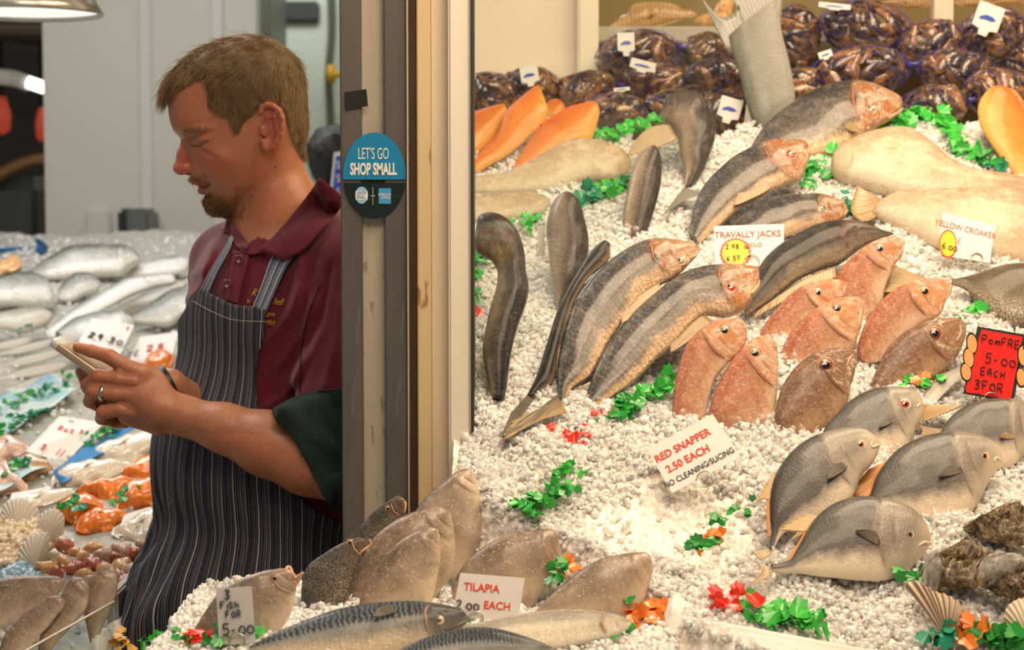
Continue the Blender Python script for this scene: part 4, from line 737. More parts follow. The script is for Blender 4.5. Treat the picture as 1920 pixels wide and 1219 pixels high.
# ================================================================ foam boxes
M_foam = simple('white_foam', (.86, .82, .76), .5, nz=.05, nscale=80, bump=.3, bscale=500)
def wallseg(a, b, h, th, mat, parent, name='side', ins=None):
    a = np.array(a, float); b = np.array(b, float); t = nrm((b-a)*[1, 1, 0]); n = np.array([-t[1], t[0], 0])*th
    V = []
    for p in (a, b, b+n, a+n): V.append(p)
    for p in (a, b, b+n, a+n): V.append(p-[0, 0, h])
    bm = bmesh.new(); vs = [bm.verts.new(Vector(p)) for p in V]
    for f in ((0, 1, 2, 3), (7, 6, 5, 4), (0, 4, 5, 1), (1, 5, 6, 2), (2, 6, 7, 3), (3, 7, 4, 0)): bm.faces.new([vs[i] for i in f])
    bmesh.ops.recalc_face_normals(bm, faces=bm.faces[:]); bmesh.ops.bevel(bm, geom=bm.edges[:], offset=th*.25, segments=3, affect='EDGES')
    V2 = [np.array(v.co[:]) for v in bm.verts]; bm.verts.index_update(); F2 = [[v.index for v in f.verts] for f in bm.faces]; bm.free()
    return mesh(name, V2, F2, mat, parent, smooth=True)
def foambox(c1, c2, c3, h, label, sticker=None):
    rt = empty('foam_box', np.array(c1)-[0, 0, h]); tag(rt, label, 'box')
    w_ = wallseg(c1, c2, h, .016, M_foam, rt, 'front_wall'); wallseg(c3, c1, h, .016, M_foam, rt, 'side_wall')
    a = np.array(c1)-[0, .002, .022]; b = np.array(c2)-[0, .002, .022]; wallseg(a, b, .006, .004, M_foam, rt, 'rim_line')
    return rt
z1 = .0; BED['rim'] = (BED['ice'][0]+[0, 0, .022], BED['ice'][1])
b1 = hit('rim', 1246, 1152)+[0, 0, z1]; b2 = hit('rim', 1625, 1222)+[0, 0, z1]; b3 = hit('rim', 1256, 1108)+[0, 0, z1]
foambox(b1, b2+(b2-b1)*.06, b3, .16, 'white foam box holding the ice and pomfrets, its near rim cutting across the bottom')
e1 = hit('front', 1268, 1186)+[0, 0, .004]; e2 = hit('front', 1120, 1236)+[0, 0, .004]; e3 = hit('front', 1215, 1158)+[0, 0, .004]
rb = foambox(e2, e1, e2+(e3-e1), .12, 'small white foam box with an orange stripe, beside the mackerel')
a = e2*.45+e1*.55; wallseg(e2*.3+e1*.7-[-.004, .006, .012], e1-[.002, .006, .012], .014, .003, simple('orange_sticker', (.85, .22, .03), .5), rb, 'sticker')
# ================================================================ oysters and scallop shells
def rockmat(name, c1, c2, c3):
    m = NT(name); o_ = m.obj(); n_ = m.noise(55, 6, o_, .7, 1.0); c = m.ramp(n_, [(.36, c1), (.5, c2), (.62, c3)]); m.set(Base_Color=c, Roughness=.35, Coat_Weight=.3); m.bump(m.noise(90, 6, o_, .7, 1.5), 1.0, .010); return m.m
M_oy = rockmat('oyster_shell', (.035, .022, .010), (.40, .27, .13), (.80, .68, .50)); M_oyw = rockmat('oyster_pearl_edge', (.40, .34, .28), (.72, .67, .60), (.85, .82, .76))
def oyster(pts, a, label, white=None, thick=.022, seed=0, L=40):
    A = hit('ice', *a)+[0, -.01, .02]; n = plane_n(L); rt = empty('oyster', A); tag(rt, label, 'oyster')
    out = curve(pts+[pts[0]], 72)[:-1]; ctr = out.mean(0); rgn = np.random.default_rng(seed); NR = 16; V = []
    for side in (1, -1):
        for j in range(NR):
            t = j/(NR-1)
            for i, p in enumerate(out):
                q = ctr+(p-ctr)*(1-t*.999); w = phit(q[0], q[1], A, n); f = fastn(np.array([[w[0]*110+seed, w[1]*110, w[2]*110]]))[0]; g = fastn(np.array([[w[0]*300+seed, w[1]*300, w[2]*300]]))[0]
                hgt = thick*(1-(1-t)**2.2)*side*(.8 if side > 0 else .5)+(.004*f+.0018*g+.0040*math.sin(t*30+f*4))*(min(1, t*5+.25)); V.append(w+n*(hgt+thick*.5))
    V = np.array(V); m_ = NR*72; g = grid_faces(NR, 72, True); Fa = [tuple(x) for x in g]+[tuple(x) for x in (g[:, ::-1]+m_)]; Fa += [(i, i+m_, (i+1) % 72+m_, (i+1) % 72) for i in range(72)]
    mesh('shell', V, Fa, M_oy, rt)
    if white:
        o2 = curve(white+[white[0]], 40)[:-1]; c2 = o2.mean(0); V2 = []
        for side in (1, 0):
            for j in range(6):
                t = j/5
                for p in o2:
                    q = c2+(p-c2)*(1-t*.99); w = phit(q[0], q[1], A, n); f = fastn(np.array([[w[0]*160, w[1]*160, w[2]*160+seed]]))[0]; V2.append(w+n*(thick*1.35*(1-(1-t)**3)*side+thick*.55+.003*f*side))
        g = grid_faces(6, 40, True); mesh('pearly_edge', V2, [tuple(x) for x in g]+[tuple(x) for x in (g[:, ::-1]+240)]+[(i, i+240, (i+1) % 40+240, (i+1) % 40) for i in range(40)], M_oyw, rt)
oyster(r7([(650,510),(700,470),(800,460),(870,420),(900,370),(960,350),(1060,370),(1150,400),(1150,560),(1000,620),(880,600),(760,560)]), (1860, 1035), 'brown ridged oyster highest in the pile at the right', seed=1)
oyster(r7([(410,800),(430,730),(480,680),(560,650),(640,600),(700,560),(760,600),(820,640),(830,700),(760,860),(700,880),(560,870),(500,900),(430,860)]), (1760, 1115), 'mottled oyster with a white rim, left of the pile', white=r7([(405,800),(430,720),(490,690),(540,700),(500,780),(540,830),(500,900),(440,870)]), seed=2)
oyster(r7([(735,760),(790,690),(880,665),(980,690),(1060,720),(1150,740),(1150,960),(1000,950),(930,900),(850,870),(770,860)]), (1880, 1140), 'whitish oyster at the front of the pile, right edge', white=r7([(735,760),(800,720),(900,715),(1000,740),(1080,770),(1000,840),(900,860),(800,860)]), seed=3)
oyster(r7([(860,880),(930,900),(1000,940),(1060,960),(1150,960),(1150,860),(1000,830),(900,840)]), (1900, 1160), 'thin brown oyster edge under the whitish one', seed=4, thick=.014)
def shellmat(name, c1, c2):
    m = NT(name); sx = m.new('ShaderNodeSeparateXYZ', i0=m.uv()); w = m.math('MULTIPLY_ADD', m.math('SINE', m.math('MULTIPLY', sx.outputs[0], 75.4)), .5, .5)
    c = m.mix(w, c1, c2); c = m.mix(m.math('MULTIPLY', m.noise(50, 4, m.obj()), .5), c, tuple(x*.6 for x in c2)); m.set(Base_Color=c, Roughness=.4); return m.m
M_sc1 = shellmat('brown_scallop', (.13, .07, .045), (.74, .58, .42)); M_sc2 = shellmat('pale_scallop', (.62, .52, .40), (.78, .70, .58))
def scallop(hinge, fan, a, bed, label, mat, L=55, dep=.012, nrib=12):
    A = hit(bed, *a); n = plane_n(L); e = curve(fan, 97); V = []; UVs = []; NR = 14
    for side in (0, 1):
        for i in range(97):
            for j in range(NR):
                t = j/(NR-1); q = np.array(hinge)*(1-t)+e[i]*t; w = phit(q[0], q[1], A, n); u = i/96
                V.append(w+n*(dep*math.sin(math.pi*min(1, t*.62+.1))*math.sin(math.pi*(.08+.84*u))*1.3+.0016*t*math.cos(u*nrib*2*math.pi)-side*.0016+.010)); UVs.append((u, t))
    g = grid_faces(97, NR); m_ = 97*NR; bd = np.array([i*NR for i in range(97)]+[96*NR+j for j in range(1, NR)]+[i*NR+NR-1 for i in range(95, -1, -1)]+[j for j in range(NR-2, 0, -1)]); nx = np.roll(bd, -1)
    o = mesh('scallop_shell', V, np.vstack([g, g[:, ::-1]+m_, np.stack([bd, bd+m_, nx+m_, nx], -1)]), mat, None, loc=A, uv=UVs); tag(o, label, 'shell'); return o
scallop(r7([(560,1180)])[0], r7([(330,880),(310,850),(345,828),(400,845),(470,900),(560,930),(640,980),(690,1060),(720,1130)]), (1760, 1195), 'ice', 'brown and cream striped scallop shell below the mottled oyster', M_sc1)
scallop(r7([(1080,1250)])[0], r7([(930,1120),(910,1050),(930,990),(1000,950),(1060,955),(1120,990),(1160,1050)]), (1915, 1200), 'ice', 'pale scallop shell in the bottom right corner', M_sc2)
# ================================================================ cards
STK = {'P': [[(0,0),(0,1),(.5,.95),(.55,.7),(.4,.5),(0,.48)]], 'o': [[(.3,0),(.05,.2),(.1,.5),(.35,.55),(.55,.35),(.5,.1),(.3,0)]], 'm': [[(0,0),(.05,.5),(.1,.4),(.25,.52),(.32,.0)],[(.32,.35),(.5,.52),(.62,.3),(.62,0)]], 'F': [[(.05,0),(0,1),(.55,.98)],[(0,.52),(.42,.55)]],
 'R': [[(0,0),(0,1),(.45,.95),(.5,.7),(.3,.52),(0,.48)],[(.2,.5),(.55,0)]], 'E': [[(.55,1),(0,1),(0,.5),(.45,.52)],[(0,.5),(0,0),(.55,.02)]], 'T': [[(0,1),(.6,1)],[(.3,1),(.3,0)]], '5': [[(.6,1),(.15,1),(.08,.58),(.4,.62),(.58,.35),(.4,.05),(0,.08)]], '0': [[(.3,0),(.02,.25),(.08,.6),(.3,.7),(.55,.55),(.58,.2),(.3,0)]],
 'A': [[(0,0),(.05,.6),(.25,.98),(.45,.9),(.5,0)],[(.03,.45),(.48,.48)]], 'C': [[(.5,.85),(.2,.8),(0,.45),(.15,.08),(.5,.05)]], 'H': [[(0,0),(0,.9)],[(.5,.9),(.5,0)],[(0,.45),(.5,.48)]], '3': [[(0,.92),(.35,1),(.5,.8),(.2,.55),(.5,.35),(.4,.05),(0,.05)]], 'O': [[(.3,0),(.02,.3),(.08,.7),(.3,.85),(.55,.65),(.58,.2),(.3,0)]],
 '1': [[(.2,0),(.2,1)]], '4': [[(.1,1),(0,.45),(.5,.45)],[(.4,.8),(.38,0)]], 'i': [[(.15,0),(.15,.6)]], 's': [[(.5,.75),(.15,.85),(.05,.6),(.45,.35),(.4,.05),(0,.05)]], 'h': [[(0,.9),(.0,0)],[(0,.4),(.4,.5),(.5,0)]], '2': [[(0,.8),(.3,1),(.5,.75),(.05,.05),(.6,.1)]], '9': [[(.5,.6),(.2,.5),(.05,.75),(.3,1),(.5,.85),(.45,0)]], '8': [[(.3,.5),(.05,.75),(.3,1),(.5,.75),(.3,.5),(.05,.2),(.3,0),(.55,.25),(.3,.5)]], '6': [[(.45,1),(.1,.6),(.05,.2),(.3,0),(.5,.2),(.35,.45),(.08,.35)]], '7': [[(0,1),(.55,1),(.2,0)],[(.1,.5),(.5,.5)]], '.': [[(.15,.35),(.2,.33)]], '-': [[(.05,.4),(.4,.4)]], 'l': [[(.1,.9),(.1,0)]], 'b': [[(0,.9),(0,.05),(.4,.1),(.4,.4),(0,.4)]], 'k': [[(0,.9),(0,0)],[(.4,.6),(.05,.3),(.45,0)]], '/': [[(.4,1),(0,0)]], '£': [[(.5,.85),(.25,.95),(.15,.6),(.15,.1),(0,0),(.55,.02)],[(0,.5),(.4,.5)]], ' ': []}
def hand(name, lines, c, R_, U_, mat, parent, r0=.00055, seed=0):
    """handwritten lettering; lines = (text, x, y, height, advance) in metres on the card"""
    parts = []; r = np.random.default_rng(seed); N_ = nrm(np.cross(R_, U_))
    for tx, x0, y0, h_, adv in lines:
        x = x0
        for ch in tx:
            for st in STK.get(ch, []): parts.append(tube([c+R_*(x+a*h_*.95+r.normal(0, h_*.015))+U_*(y0+b*h_)+N_*.0008 for a, b in st], r0, 5, n=max(6, len(st)*4)))
            x += adv*h_*(.45 if ch in '1i.l' else .9)
    v_, f_ = join(parts); return mesh(name, v_, f_, mat, parent)
M_card = simple('white_card', (.80, .77, .74), .45); M_ink = simple('black_ink', (.012, .012, .014), .5); M_redink = simple('red_ink', (.80, .05, .015), .5); M_wire = simple('steel_wire', (.55, .5, .42), .25, metal=1)
M_sleeve = NT('clear_sleeve'); _t = M_sleeve.new('ShaderNodeBsdfTransparent', i0=(.97, .97, .97)); _g = M_sleeve.new('ShaderNodeBsdfGlossy', in_Roughness=.15); _m = M_sleeve.new('ShaderNodeMixShader', i0=.10); M_sleeve.put(_m.inputs[1], _t.outputs[0]); M_sleeve.put(_m.inputs[2], _g.outputs[0]); M_sleeve.put(M_sleeve.n['Material Output'].inputs[0], _m.outputs[0]); M_sleeve = M_sleeve.m
def flatpoly(name, pts, th, mat, parent, smooth=False):
    """extruded polygon; pts 3D points, thickness along the polygon normal"""
    p = np.array(pts, float); n = nrm(np.cross(p[1]-p[0], p[2]-p[0])); 
    if n@(CAM-p[0]) < 0: n = -n
    m_ = len(p); V = list(p)+list(p-n*th); bm = bmesh.new(); vs = [bm.verts.new(Vector(v)) for v in V]; bm.faces.new(vs[:m_]); bm.faces.new(vs[m_:][::-1])
    for i in range(m_): bm.faces.new([vs[i], vs[i+m_], vs[(i+1) % m_+m_], vs[(i+1) % m_]])
    bmesh.ops.recalc_face_normals(bm, faces=bm.faces[:]); bmesh.ops.triangulate(bm, faces=[f for f in bm.faces if len(f.verts) > 4]); bm.verts.index_update()
    V2 = [np.array(v.co[:]) for v in bm.verts]; F2 = [[v.index for v in f.verts] for f in bm.faces]; bm.free(); return mesh(name, V2, F2, mat, parent, smooth=smooth, loc=None if parent else V2[0])
class Card:
    def __init__(s, quad, d, label, mat=M_card, cat='price card', name='price_card', dd=(0, 0, 0, 0), holder=None, foot=None, bed='ice'):
        """quad = px corners tl tr br bl at depth d (+dd per corner)"""
        s.q = [P(*p, d+e) for p, e in zip(quad, dd)]; s.d = d; bot = (s.q[2]+s.q[3])/2
        s.o = empty(name, bot); tag(s.o, label, cat); s.R = nrm(s.q[1]-s.q[0]); n = nrm(np.cross(s.R, s.q[0]-s.q[3])); s.U = nrm(np.cross(n, s.R)); s.n = n
        flatpoly('card', s.q, .0008, mat, s.o); s.k = d/FPX
        if holder:
            hx_, hy_, hr_ = holder; c = s.pt(hx_, hy_)+s.n*.0015; r = hr_*s.k; ring = [c+r*(math.cos(t)*s.R+math.sin(t)*s.U)+s.n*.0008*k for k, t in enumerate(np.linspace(-math.pi/2, 3.4*math.pi/1-math.pi/2-.0, 50)*1.0)]
            ring = [p-s.n*.0008*k*.93 for k, p in enumerate(ring)]
            ft_ = P(*foot) if foot and len(foot) == 3 else (hit(bed, *foot) if foot else c-s.U*.05); v1 = tube(ring, .0006, 6); v2 = tube([ring[0], (ring[0]+ft_)/2-s.n*.002, ft_], .0006, 6, n=8)
            v_, f_ = join([v1, v2]); mesh('wire_holder', v_, f_, M_wire, s.o)
    def pt(s, x, y):  # px -> point on the card plane
        return phit(x, y, s.q[0], s.n)
    def text(s, tx, x, y, h, mat, name='lettering', sx=1.0, rot=0, bold=0):
        c = s.pt(x, y)+s.n*.0006; R_ = s.R*math.cos(rot)+s.U*math.sin(rot); U_ = s.U*math.cos(rot)-s.R*math.sin(rot); return text3d(name, tx, c, R_, U_, h*s.k, mat, s.o, ex=.00015, sx=sx, bold=bold)
    def hand(s, tx, x, y, h, mat, adv=1.0, r0=.0005, rot=0):
        c = s.pt(x, y); R_ = s.R*math.cos(rot)+s.U*math.sin(rot); U_ = s.U*math.cos(rot)-s.R*math.sin(rot); return hand('handwriting', [(tx, 0, 0, h*s.k, adv)], c, R_, U_, mat, s.o, r0)
def iced(x, y, bed='ice'): return (hit(bed, x, y)-CAM)@Fv
d_ = iced(1290, 925)-.012
k = Card(c_ if False else [(1213,842),(1336,776),(1389,857),(1260,925)], d_, 'white red snapper 2.50 each card stuck in the ice in the middle', dd=(.035,.035,0,0), holder=(1322,901,16), foot=(1322,925))
k.text('RED SNAPPER', 1280, 836, 16, M_redink, sx=.86, bold=.0002); k.text('2.50 EACH', 1290, 861, 16, M_redink, sx=.9, bold=.0002); k.text('NO CLEANING/SLICING', 1311, 878, 12.5, M_ink, sx=.80)
flatpoly('clear_sleeve', [P(1338, 773, d_+.036), P(1346, 778, d_+.036), P(1382, 838, d_+.012), P(1389, 857, d_+.002)], .0006, M_sleeve, k.o)
d_ = iced(1410, 505)-.03
k = Card([(1338,424),(1470,420),(1469,497),(1341,502)], d_, 'white travally jacks card with a yellow price star', dd=(.02,.02,0,0), holder=(1410,492,14), foot=(1410,520))
k.text('TRAVALLY JACKS', 1402, 440, 13, M_redink, sx=.9, bold=.0001); k.text('OKILO', 1412, 460, 9, M_redink, sx=.9)
def star(k, cx, cy, rx, ry, mat1, mat2, n=26, cut=None):
    o = []; 
    for i in range(n*2): t = math.pi*i/n; rr = 1.0 if i % 2 else .90; o.append(k.pt(cx+rx*rr*math.cos(t), cy-ry*rr*math.sin(t))+k.n*.0014)
    b = flatpoly('price_star', o, .0006, mat1, k.o); flatpoly('star_face', [k.pt(cx+rx*.84*math.cos(t), cy-ry*.84*math.sin(t))+k.n*.0017 for t in np.linspace(0, 2*math.pi, 40, endpoint=False)], .0003, mat2, k.o)
M_stR = simple('star_red', (.85, .05, .02), .45); M_stY = simple('star_yellow', (.88, .62, .03), .45)
star(k, 1379, 475, 30, 29, M_stR, M_stY)
for tx, x_, y_, h_ in (('2.98 lb', 1361, 468, 9), ('6.57', 1363, 490, 9), ('kilo', 1372, 501, 7)): 
    o_ = hand('handwriting', [(tx, 0, 0, h_*k.k, .95)], k.pt(x_, y_)+k.n*.0018, k.R, k.U, M_ink, k.o, .00045)
d_ = iced(1830, 505)-.03
k = Card([(1768,398),(1865,422),(1856,493),(1761,478)], d_, 'white yellow croaker card with a torn yellow 6.00 star', dd=(.02,.02,0,0), holder=(1830,487,12), foot=(1838,515))
k.text('YELLOW CROAKER', 1810, 431, 12.5, M_redink, sx=.78, bold=.0001); k.text('0 EACH', 1807, 455, 12.5, M_redink, sx=.8)
star(k, 1777, 458, 17, 28, M_stR, M_stY); hand('handwriting', [('6.00', 0, 0, 12*k.k, .8)], k.pt(1765, 466)+k.n*.0018, k.R, k.U, M_ink, k.o, .0005)
# red pomfret card held by drawn hands
d_ = iced(1860, 760)-.02
k = Card([(1833,612),(1925,628),(1900,755),(1806,738)], d_, 'red pomfret 5.00 each card with drawn fingers on its edges', mat=M_ink, dd=(.02,.02,0,0), holder=(1858,752,15), foot=(1862,790))
rp = [(1840,618),(1917,632),(1895,748),(1892,750),(1812,736),(1810,730)]; flatpoly('red_face', [k.pt(*p)+k.n*.0008 for p in rp], .0004, simple('card_red', (.88, .015, .01), .4), k.o)
M_fgr = simple('drawn_fingers', (.80, .36, .12), .5)
for fx, fy, rx_, ry_ in ((1822,645,9,17),(1816,672,9,17),(1811,698,9,15),(1918,668,9,18),(1914,708,8,16)):
    for rr, mt, of in ((1.25, M_ink, .0010), (1.0, M_fgr, .0016)): flatpoly('drawn_finger', [k.pt(fx+rx_*rr*math.cos(t)*(1+.0), fy-ry_*rr*math.sin(t)*1.0+rx_*.3*math.cos(t))+k.n*of for t in np.linspace(0, 2*math.pi, 22, endpoint=False)], .0004, mt, k.o)
kk = k
for tx, x_, y_, h_, ad in (('PomFRET', 1840, 642, 15, .93), ('5-00', 1846, 680, 19, .9), ('EACH', 1838, 702, 14, 1.0), ('3FOR', 1826, 728, 17, .95), ('14.00', 1826, 747, 12, 1.2)): hand('handwriting', [(tx, 0, 0, h_*k.k, ad)], k.pt(x_, y_)+k.n*.0012, k.R, k.U, M_ink, k.o, .0007)
# tilapia card and 3 for 5 card
d_ = 1.88
k = Card([(863,1074),(984,1084),(972,1164),(848,1157)], d_, 'white tilapia 2.00 each card between frosted tilapia and mackerel', dd=(.012,.012,0,0), holder=(892,1161,14), foot=(892,1185), bed='front')
k.text('TILAPIA', 903, 1103, 15, M_redink, sx=.95, bold=.0002); k.text('EACH', 932, 1137, 15, M_redink, sx=.95, bold=.0002); hand('handwriting', [('2.00', 0, 0, 17*k.k, .85)], k.pt(855, 1142)+k.n*.0006, k.R, k.U, M_ink, k.o, .0007)
d_ = 1.83
k = Card([(405,1104),(472,1099),(479,1206),(411,1210)], d_, 'tall white handwritten card reading 3 fish for 5.00', dd=(.012,.012,0,0), holder=(445,1203,15), foot=(445,1225), bed='front')
for tx, x_, y_, h_, ad, r_ in (('3', 422, 1124, 17, .9, .0009), ('Fish', 414, 1142, 13, .95, .0007), ('FOR', 424, 1159, 12, 1.0, .0007), ('5-00', 418, 1192, 21, .82, .0008)): hand('handwriting', [(tx, 0, 0, h_*k.k, ad)], k.pt(x_, y_)+k.n*.0006, k.R, k.U, M_ink, k.o, r_)
flatpoly('clear_sleeve', [k.pt(391, 1092)+k.n*.0025, k.pt(486, 1086)+k.n*.0025, k.pt(492, 1208)+k.n*.0025, k.pt(396, 1212)+k.n*.0025], .0004, M_sleeve, k.o)
# small clear holder by the speckled back
d_ = iced(1015, 490)-.03; k = Card([(1003,408),(1028,412),(1030,488),(1005,488)], d_, 'small clear card holder turned edge on beside the speckled grey back', mat=M_sleeve, name='card_holder'); flatpoly('card_edge', [k.pt(*p)+k.n*.001 for p in ((1008,425),(1020,427),(1022,480),(1010,480))], .0006, M_card, k.o)
# ================================================================ sticker and tape on the post
st = empty('sticker', P(702, 329, 2.236)); tag(st, 'oval blue and black sticker with white lettering on the metal post', 'sticker')
yp = 2.2275; 
def pp_(x, y, o=0): r_ = ray(x, y); return CAM+r_*((yp-o)/r_[1])
M_blue = simple('sticker_blue', (.012, .22, .45), .35); M_blk = simple('sticker_black', (.006, .016, .018), .35); M_wh = simple('sticker_white', (.82, .80, .74), .4)
el = [(702+59*math.cos(t), 329.5-81*math.sin(t)) for t in np.linspace(0, 2*math.pi, 72, endpoint=False)]
flatpoly('top_half', [pp_(x, y) for x, y in el if y < 343]+[], .0008, M_blue, st); flatpoly('bottom_half', [pp_(x, y) for x, y in [(643.6,343)]+[e for e in el if e[1] >= 343]+[(760.4,343)]], .0008, M_blk, st)
def stt(tx, x, y, h, mat, sx, o=.0005, bold=0): text3d('lettering', tx, pp_(x, y, o), Rv, [0, 0, 1], h*2.24/FPX, mat, st, ex=.0001, sx=sx, bold=bold)
stt("LET'S GO", 700, 289, 22, M_wh, .47); stt('SHOP SMALL', 700, 318, 22, M_wh, .50, bold=.0007)
flatpoly('round_logo', [pp_(678+12*math.cos(t), 366-16*math.sin(t), .0004) for t in np.linspace(0, 2*math.pi, 32, endpoint=False)], .0003, simple('logo_pale_blue', (.25, .55, .75), .4), st)
flatpoly('logo_band', [pp_(x, y, .0006) for x, y in ((667,358),(689,358),(689,375),(667,375))], .0002, M_wh, st); stt('SHOP', 678, 362, 7, M_blue, .7, .0008); stt('SMALL', 678, 370, 7, M_blue, .62, .0008)
flatpoly('square_logo', [pp_(x, y, .0004) for x, y in ((710,353),(733,353),(733,382),(710,382))], .0003, simple('logo_blue', (.05, .33, .62), .4), st); stt('AMERICAN', 721, 365, 5, M_wh, .7, .0007); stt('EXPRESS', 723, 371, 5, M_wh, .7, .0007)
stt('with', 699, 367, 4, M_wh, .8, .0006); stt('|', 699, 357, 11, M_wh, .6, .0006); stt('|', 699, 376, 11, M_wh, .6, .0006)
tp = flatpoly('black_tape', [pp_(*p) for p in ((646,173),(687,167),(690,199),(648,206))], .0006, simple('tape_black', (.015, .014, .014), .4, nz=.5, nscale=200), None); tag(tp, 'piece of black tape on the metal post above the oval sticker', 'tape')
# ================================================================ the fishmonger
DM = 2.55; KM = DM/FPX
def M_(x, y, q): return P(x, y, DM+q*KM)
class Fld:
    """signed distance field of smooth-unioned round cones, ellipsoids and custom functions"""
    def __init__(s): s.pr = []
    def cone(s, a, b, ra, rb, k=6):
        a = np.array(a, float); b = np.array(b, float); c = (a+b)/2
        s.pr.append(('c', a, b, ra, rb, k*KM, c, np.linalg.norm(b-a)/2+max(ra, rb))); return s
    def pc(s, pts, k=6):
        """chain of (px,py,q,r_px)"""
        for p0, p1 in zip(pts[:-1], pts[1:]): s.cone(M_(*p0[:3]), M_(*p1[:3]), p0[3]*KM*(1+p0[2]*KM/DM), p1[3]*KM*(1+p1[2]*KM/DM), k)
        return s
    def ell(s, c, rad, ax=None, k=10):
        c = np.array(c, float); ax = np.eye(3) if ax is None else np.array(ax); s.pr.append(('e', c, ax, np.array(rad, float), None, k*KM, c, max(rad))); return s
    def pe(s, x, y, q, rx, ry, rq, k=10, ax=None):
        return s.ell(M_(x, y, q), np.array([rx, ry, rq])*KM, ax if ax is not None else [Rv, Uv, Fv], k)
    def fn(s, f, c, rad, k=8): s.pr.append(('f', f, None, None, None, k*KM, np.array(c, float), rad)); return s
    def one(s, p, X_):
        t = p[0]
        if t == 'c':
            a, b, ra, rb = p[1:5]; ab = b-a; h = np.clip(((X_-a)@ab)/(ab@ab+1e-12), 0, 1)
            return np.linalg.norm(X_-a-h[:, None]*ab, axis=1)-(ra+(rb-ra)*h)
        if t == 'e':
            q = (X_-p[1])@p[2].T; r = p[3]; k0 = np.linalg.norm(q/r, axis=1); k1 = np.linalg.norm(q/(r*r), axis=1)+1e-9; return k0*(k0-1)/k1
        return p[1](X_)
    def __call__(s, X_, c=None, R=None):
        out = None
        prs = s.pr
        if c is not None:
            lb = np.array([np.linalg.norm(c-p[6])-p[7] for p in prs]); m = max(lb.min(), -.2)
            prs = [p for p, l in zip(prs, lb) if l < max(m, 0)+2.6*R+2*p[5]+.004]
        for p in prs:
            d = s.one(p, X_)
            if out is None: out = d
            else:
                k = p[5]; h = np.clip(k-np.abs(out-d), 0, None)/k; out = np.minimum(out, d)-h*h*k*.25
        return out if out is not None else np.full(len(X_), 1.0)
def surfnet(f, lo, hi, h, B=20):
    lo = np.array(lo); n = np.ceil((np.array(hi)-lo)/h).astype(int)+1; nb = -(-n//B); R = B*h*.87
    S = nb*B+2; cells = []; vpos = []; quads = []
    g = np.arange(B+2); gi = np.stack(np.meshgrid(g, g, g, indexing='ij'), -1).reshape(-1, 3)
    BI = np.array(list(np.ndindex(*nb))); CC = lo+(BI*B+B/2)*h; v0 = f(CC, None, None)
    for bi, c in zip(BI[np.abs(v0) < R*1.3+.008], CC[np.abs(v0) < R*1.3+.008]):
        b0 = bi*B
        v = f(lo+(b0+gi)*h, c, R*1.2).reshape(B+2, B+2, B+2)
        if v.min() > 0 or v.max() < 0: continue
        sg = v < 0
        C = [sg[i:B+i, j:B+j, k:B+k] for i in (0, 1) for j in (0, 1) for k in (0, 1)]
        sm = sum(x.astype(int) for x in C); act = np.argwhere((sm > 0) & (sm < 8))
        if not len(act): continue
        acc = np.zeros((len(act), 3)); cnt = np.zeros(len(act))
        for ax in range(3):
            o1, o2 = [a for a in range(3) if a != ax]
            for i in (0, 1):
                for j in (0, 1):
                    d0 = np.zeros(3, int); d0[o1] = i; d0[o2] = j; p0 = act+d0; p1 = p0.copy(); p1[:, ax] += 1
                    a = v[tuple(p0.T)]; b = v[tuple(p1.T)]; m = (a < 0) != (b < 0); t = np.where(m, a/np.where(m, a-b, 1), 0)
                    pos = p0.astype(float); pos[:, ax] += t; acc += pos*m[:, None]; cnt += m
        vp = acc/cnt[:, None]; gc = act+b0; gid = (gc[:, 0]*S[1]+gc[:, 1])*S[2]+gc[:, 2]
        cells.append(gid); vpos.append(lo+(vp+b0)*h)
        for ax in range(3):
            o1, o2 = [(1, 2), (2, 0), (0, 1)][ax]
            sl0 = sg[:B, :B, :B]; idx = [slice(0, B)]*3; idx[ax] = slice(1, B+1); sl1 = sg[tuple(idx)]
            E = np.argwhere(sl0 != sl1); 
            if not len(E): continue
            inside0 = sl0[tuple(E.T)]; G = E+b0
            def cid(a, b): q = G.copy(); q[:, o1] -= a; q[:, o2] -= b; return (q[:, 0]*S[1]+q[:, 1])*S[2]+q[:, 2]
            Q = np.stack([cid(1, 1), cid(0, 1), cid(0, 0), cid(1, 0)], -1); Q[~inside0] = Q[~inside0][:, ::-1]; quads.append(Q)
    ids = np.concatenate(cells); V = np.concatenate(vpos); o = np.argsort(ids); ids = ids[o]; V = V[o]; Q = np.concatenate(quads)
    j = np.searchsorted(ids, Q); j = np.clip(j, 0, len(ids)-1); ok = (ids[j] == Q).all(1); return V, j[ok]
# --- head relief field
KH = KM
headpoly = np.array([(345,263),(336,255),(328,247),(321,228),(318,203),(318,182),(322,160),(337,135),(365,110),(400,92),(440,81),(480,79),(515,88),(545,108),(562,140),(569,180),(572,215),(571,250),(560,290),(540,330),(500,375),(470,397),(448,404),(426,407),(408,402),(394,390),(388,376),(389,368),(382,364),(377,356),(378,350),(370,344),(362,337),(358,328),(356,312),(352,290),(347,275)], float)
gx0, gy0, gw, gh = 260, 30, 360, 430
def sdf2(poly, pts):
    a = poly; b = np.roll(poly, -1, 0); dmin = np.full(len(pts), 1e9); ins = np.zeros(len(pts), bool)
    for p, q in zip(a, b):
        e = q-p; w = pts-p; t = np.clip((w@e)/(e@e), 0, 1); d = np.hypot(*(w-t[:, None]*e).T); dmin = np.minimum(dmin, d)
        c = ((p[1] <= pts[:, 1]) & (q[1] > pts[:, 1])) | ((q[1] <= pts[:, 1]) & (p[1] > pts[:, 1]))
        xi = p[0]+(pts[:, 1]-p[1])*(q[0]-p[0])/(q[1]-p[1]+1e-12); ins ^= c & (pts[:, 0] < xi)
    return np.where(ins, dmin, -dmin)
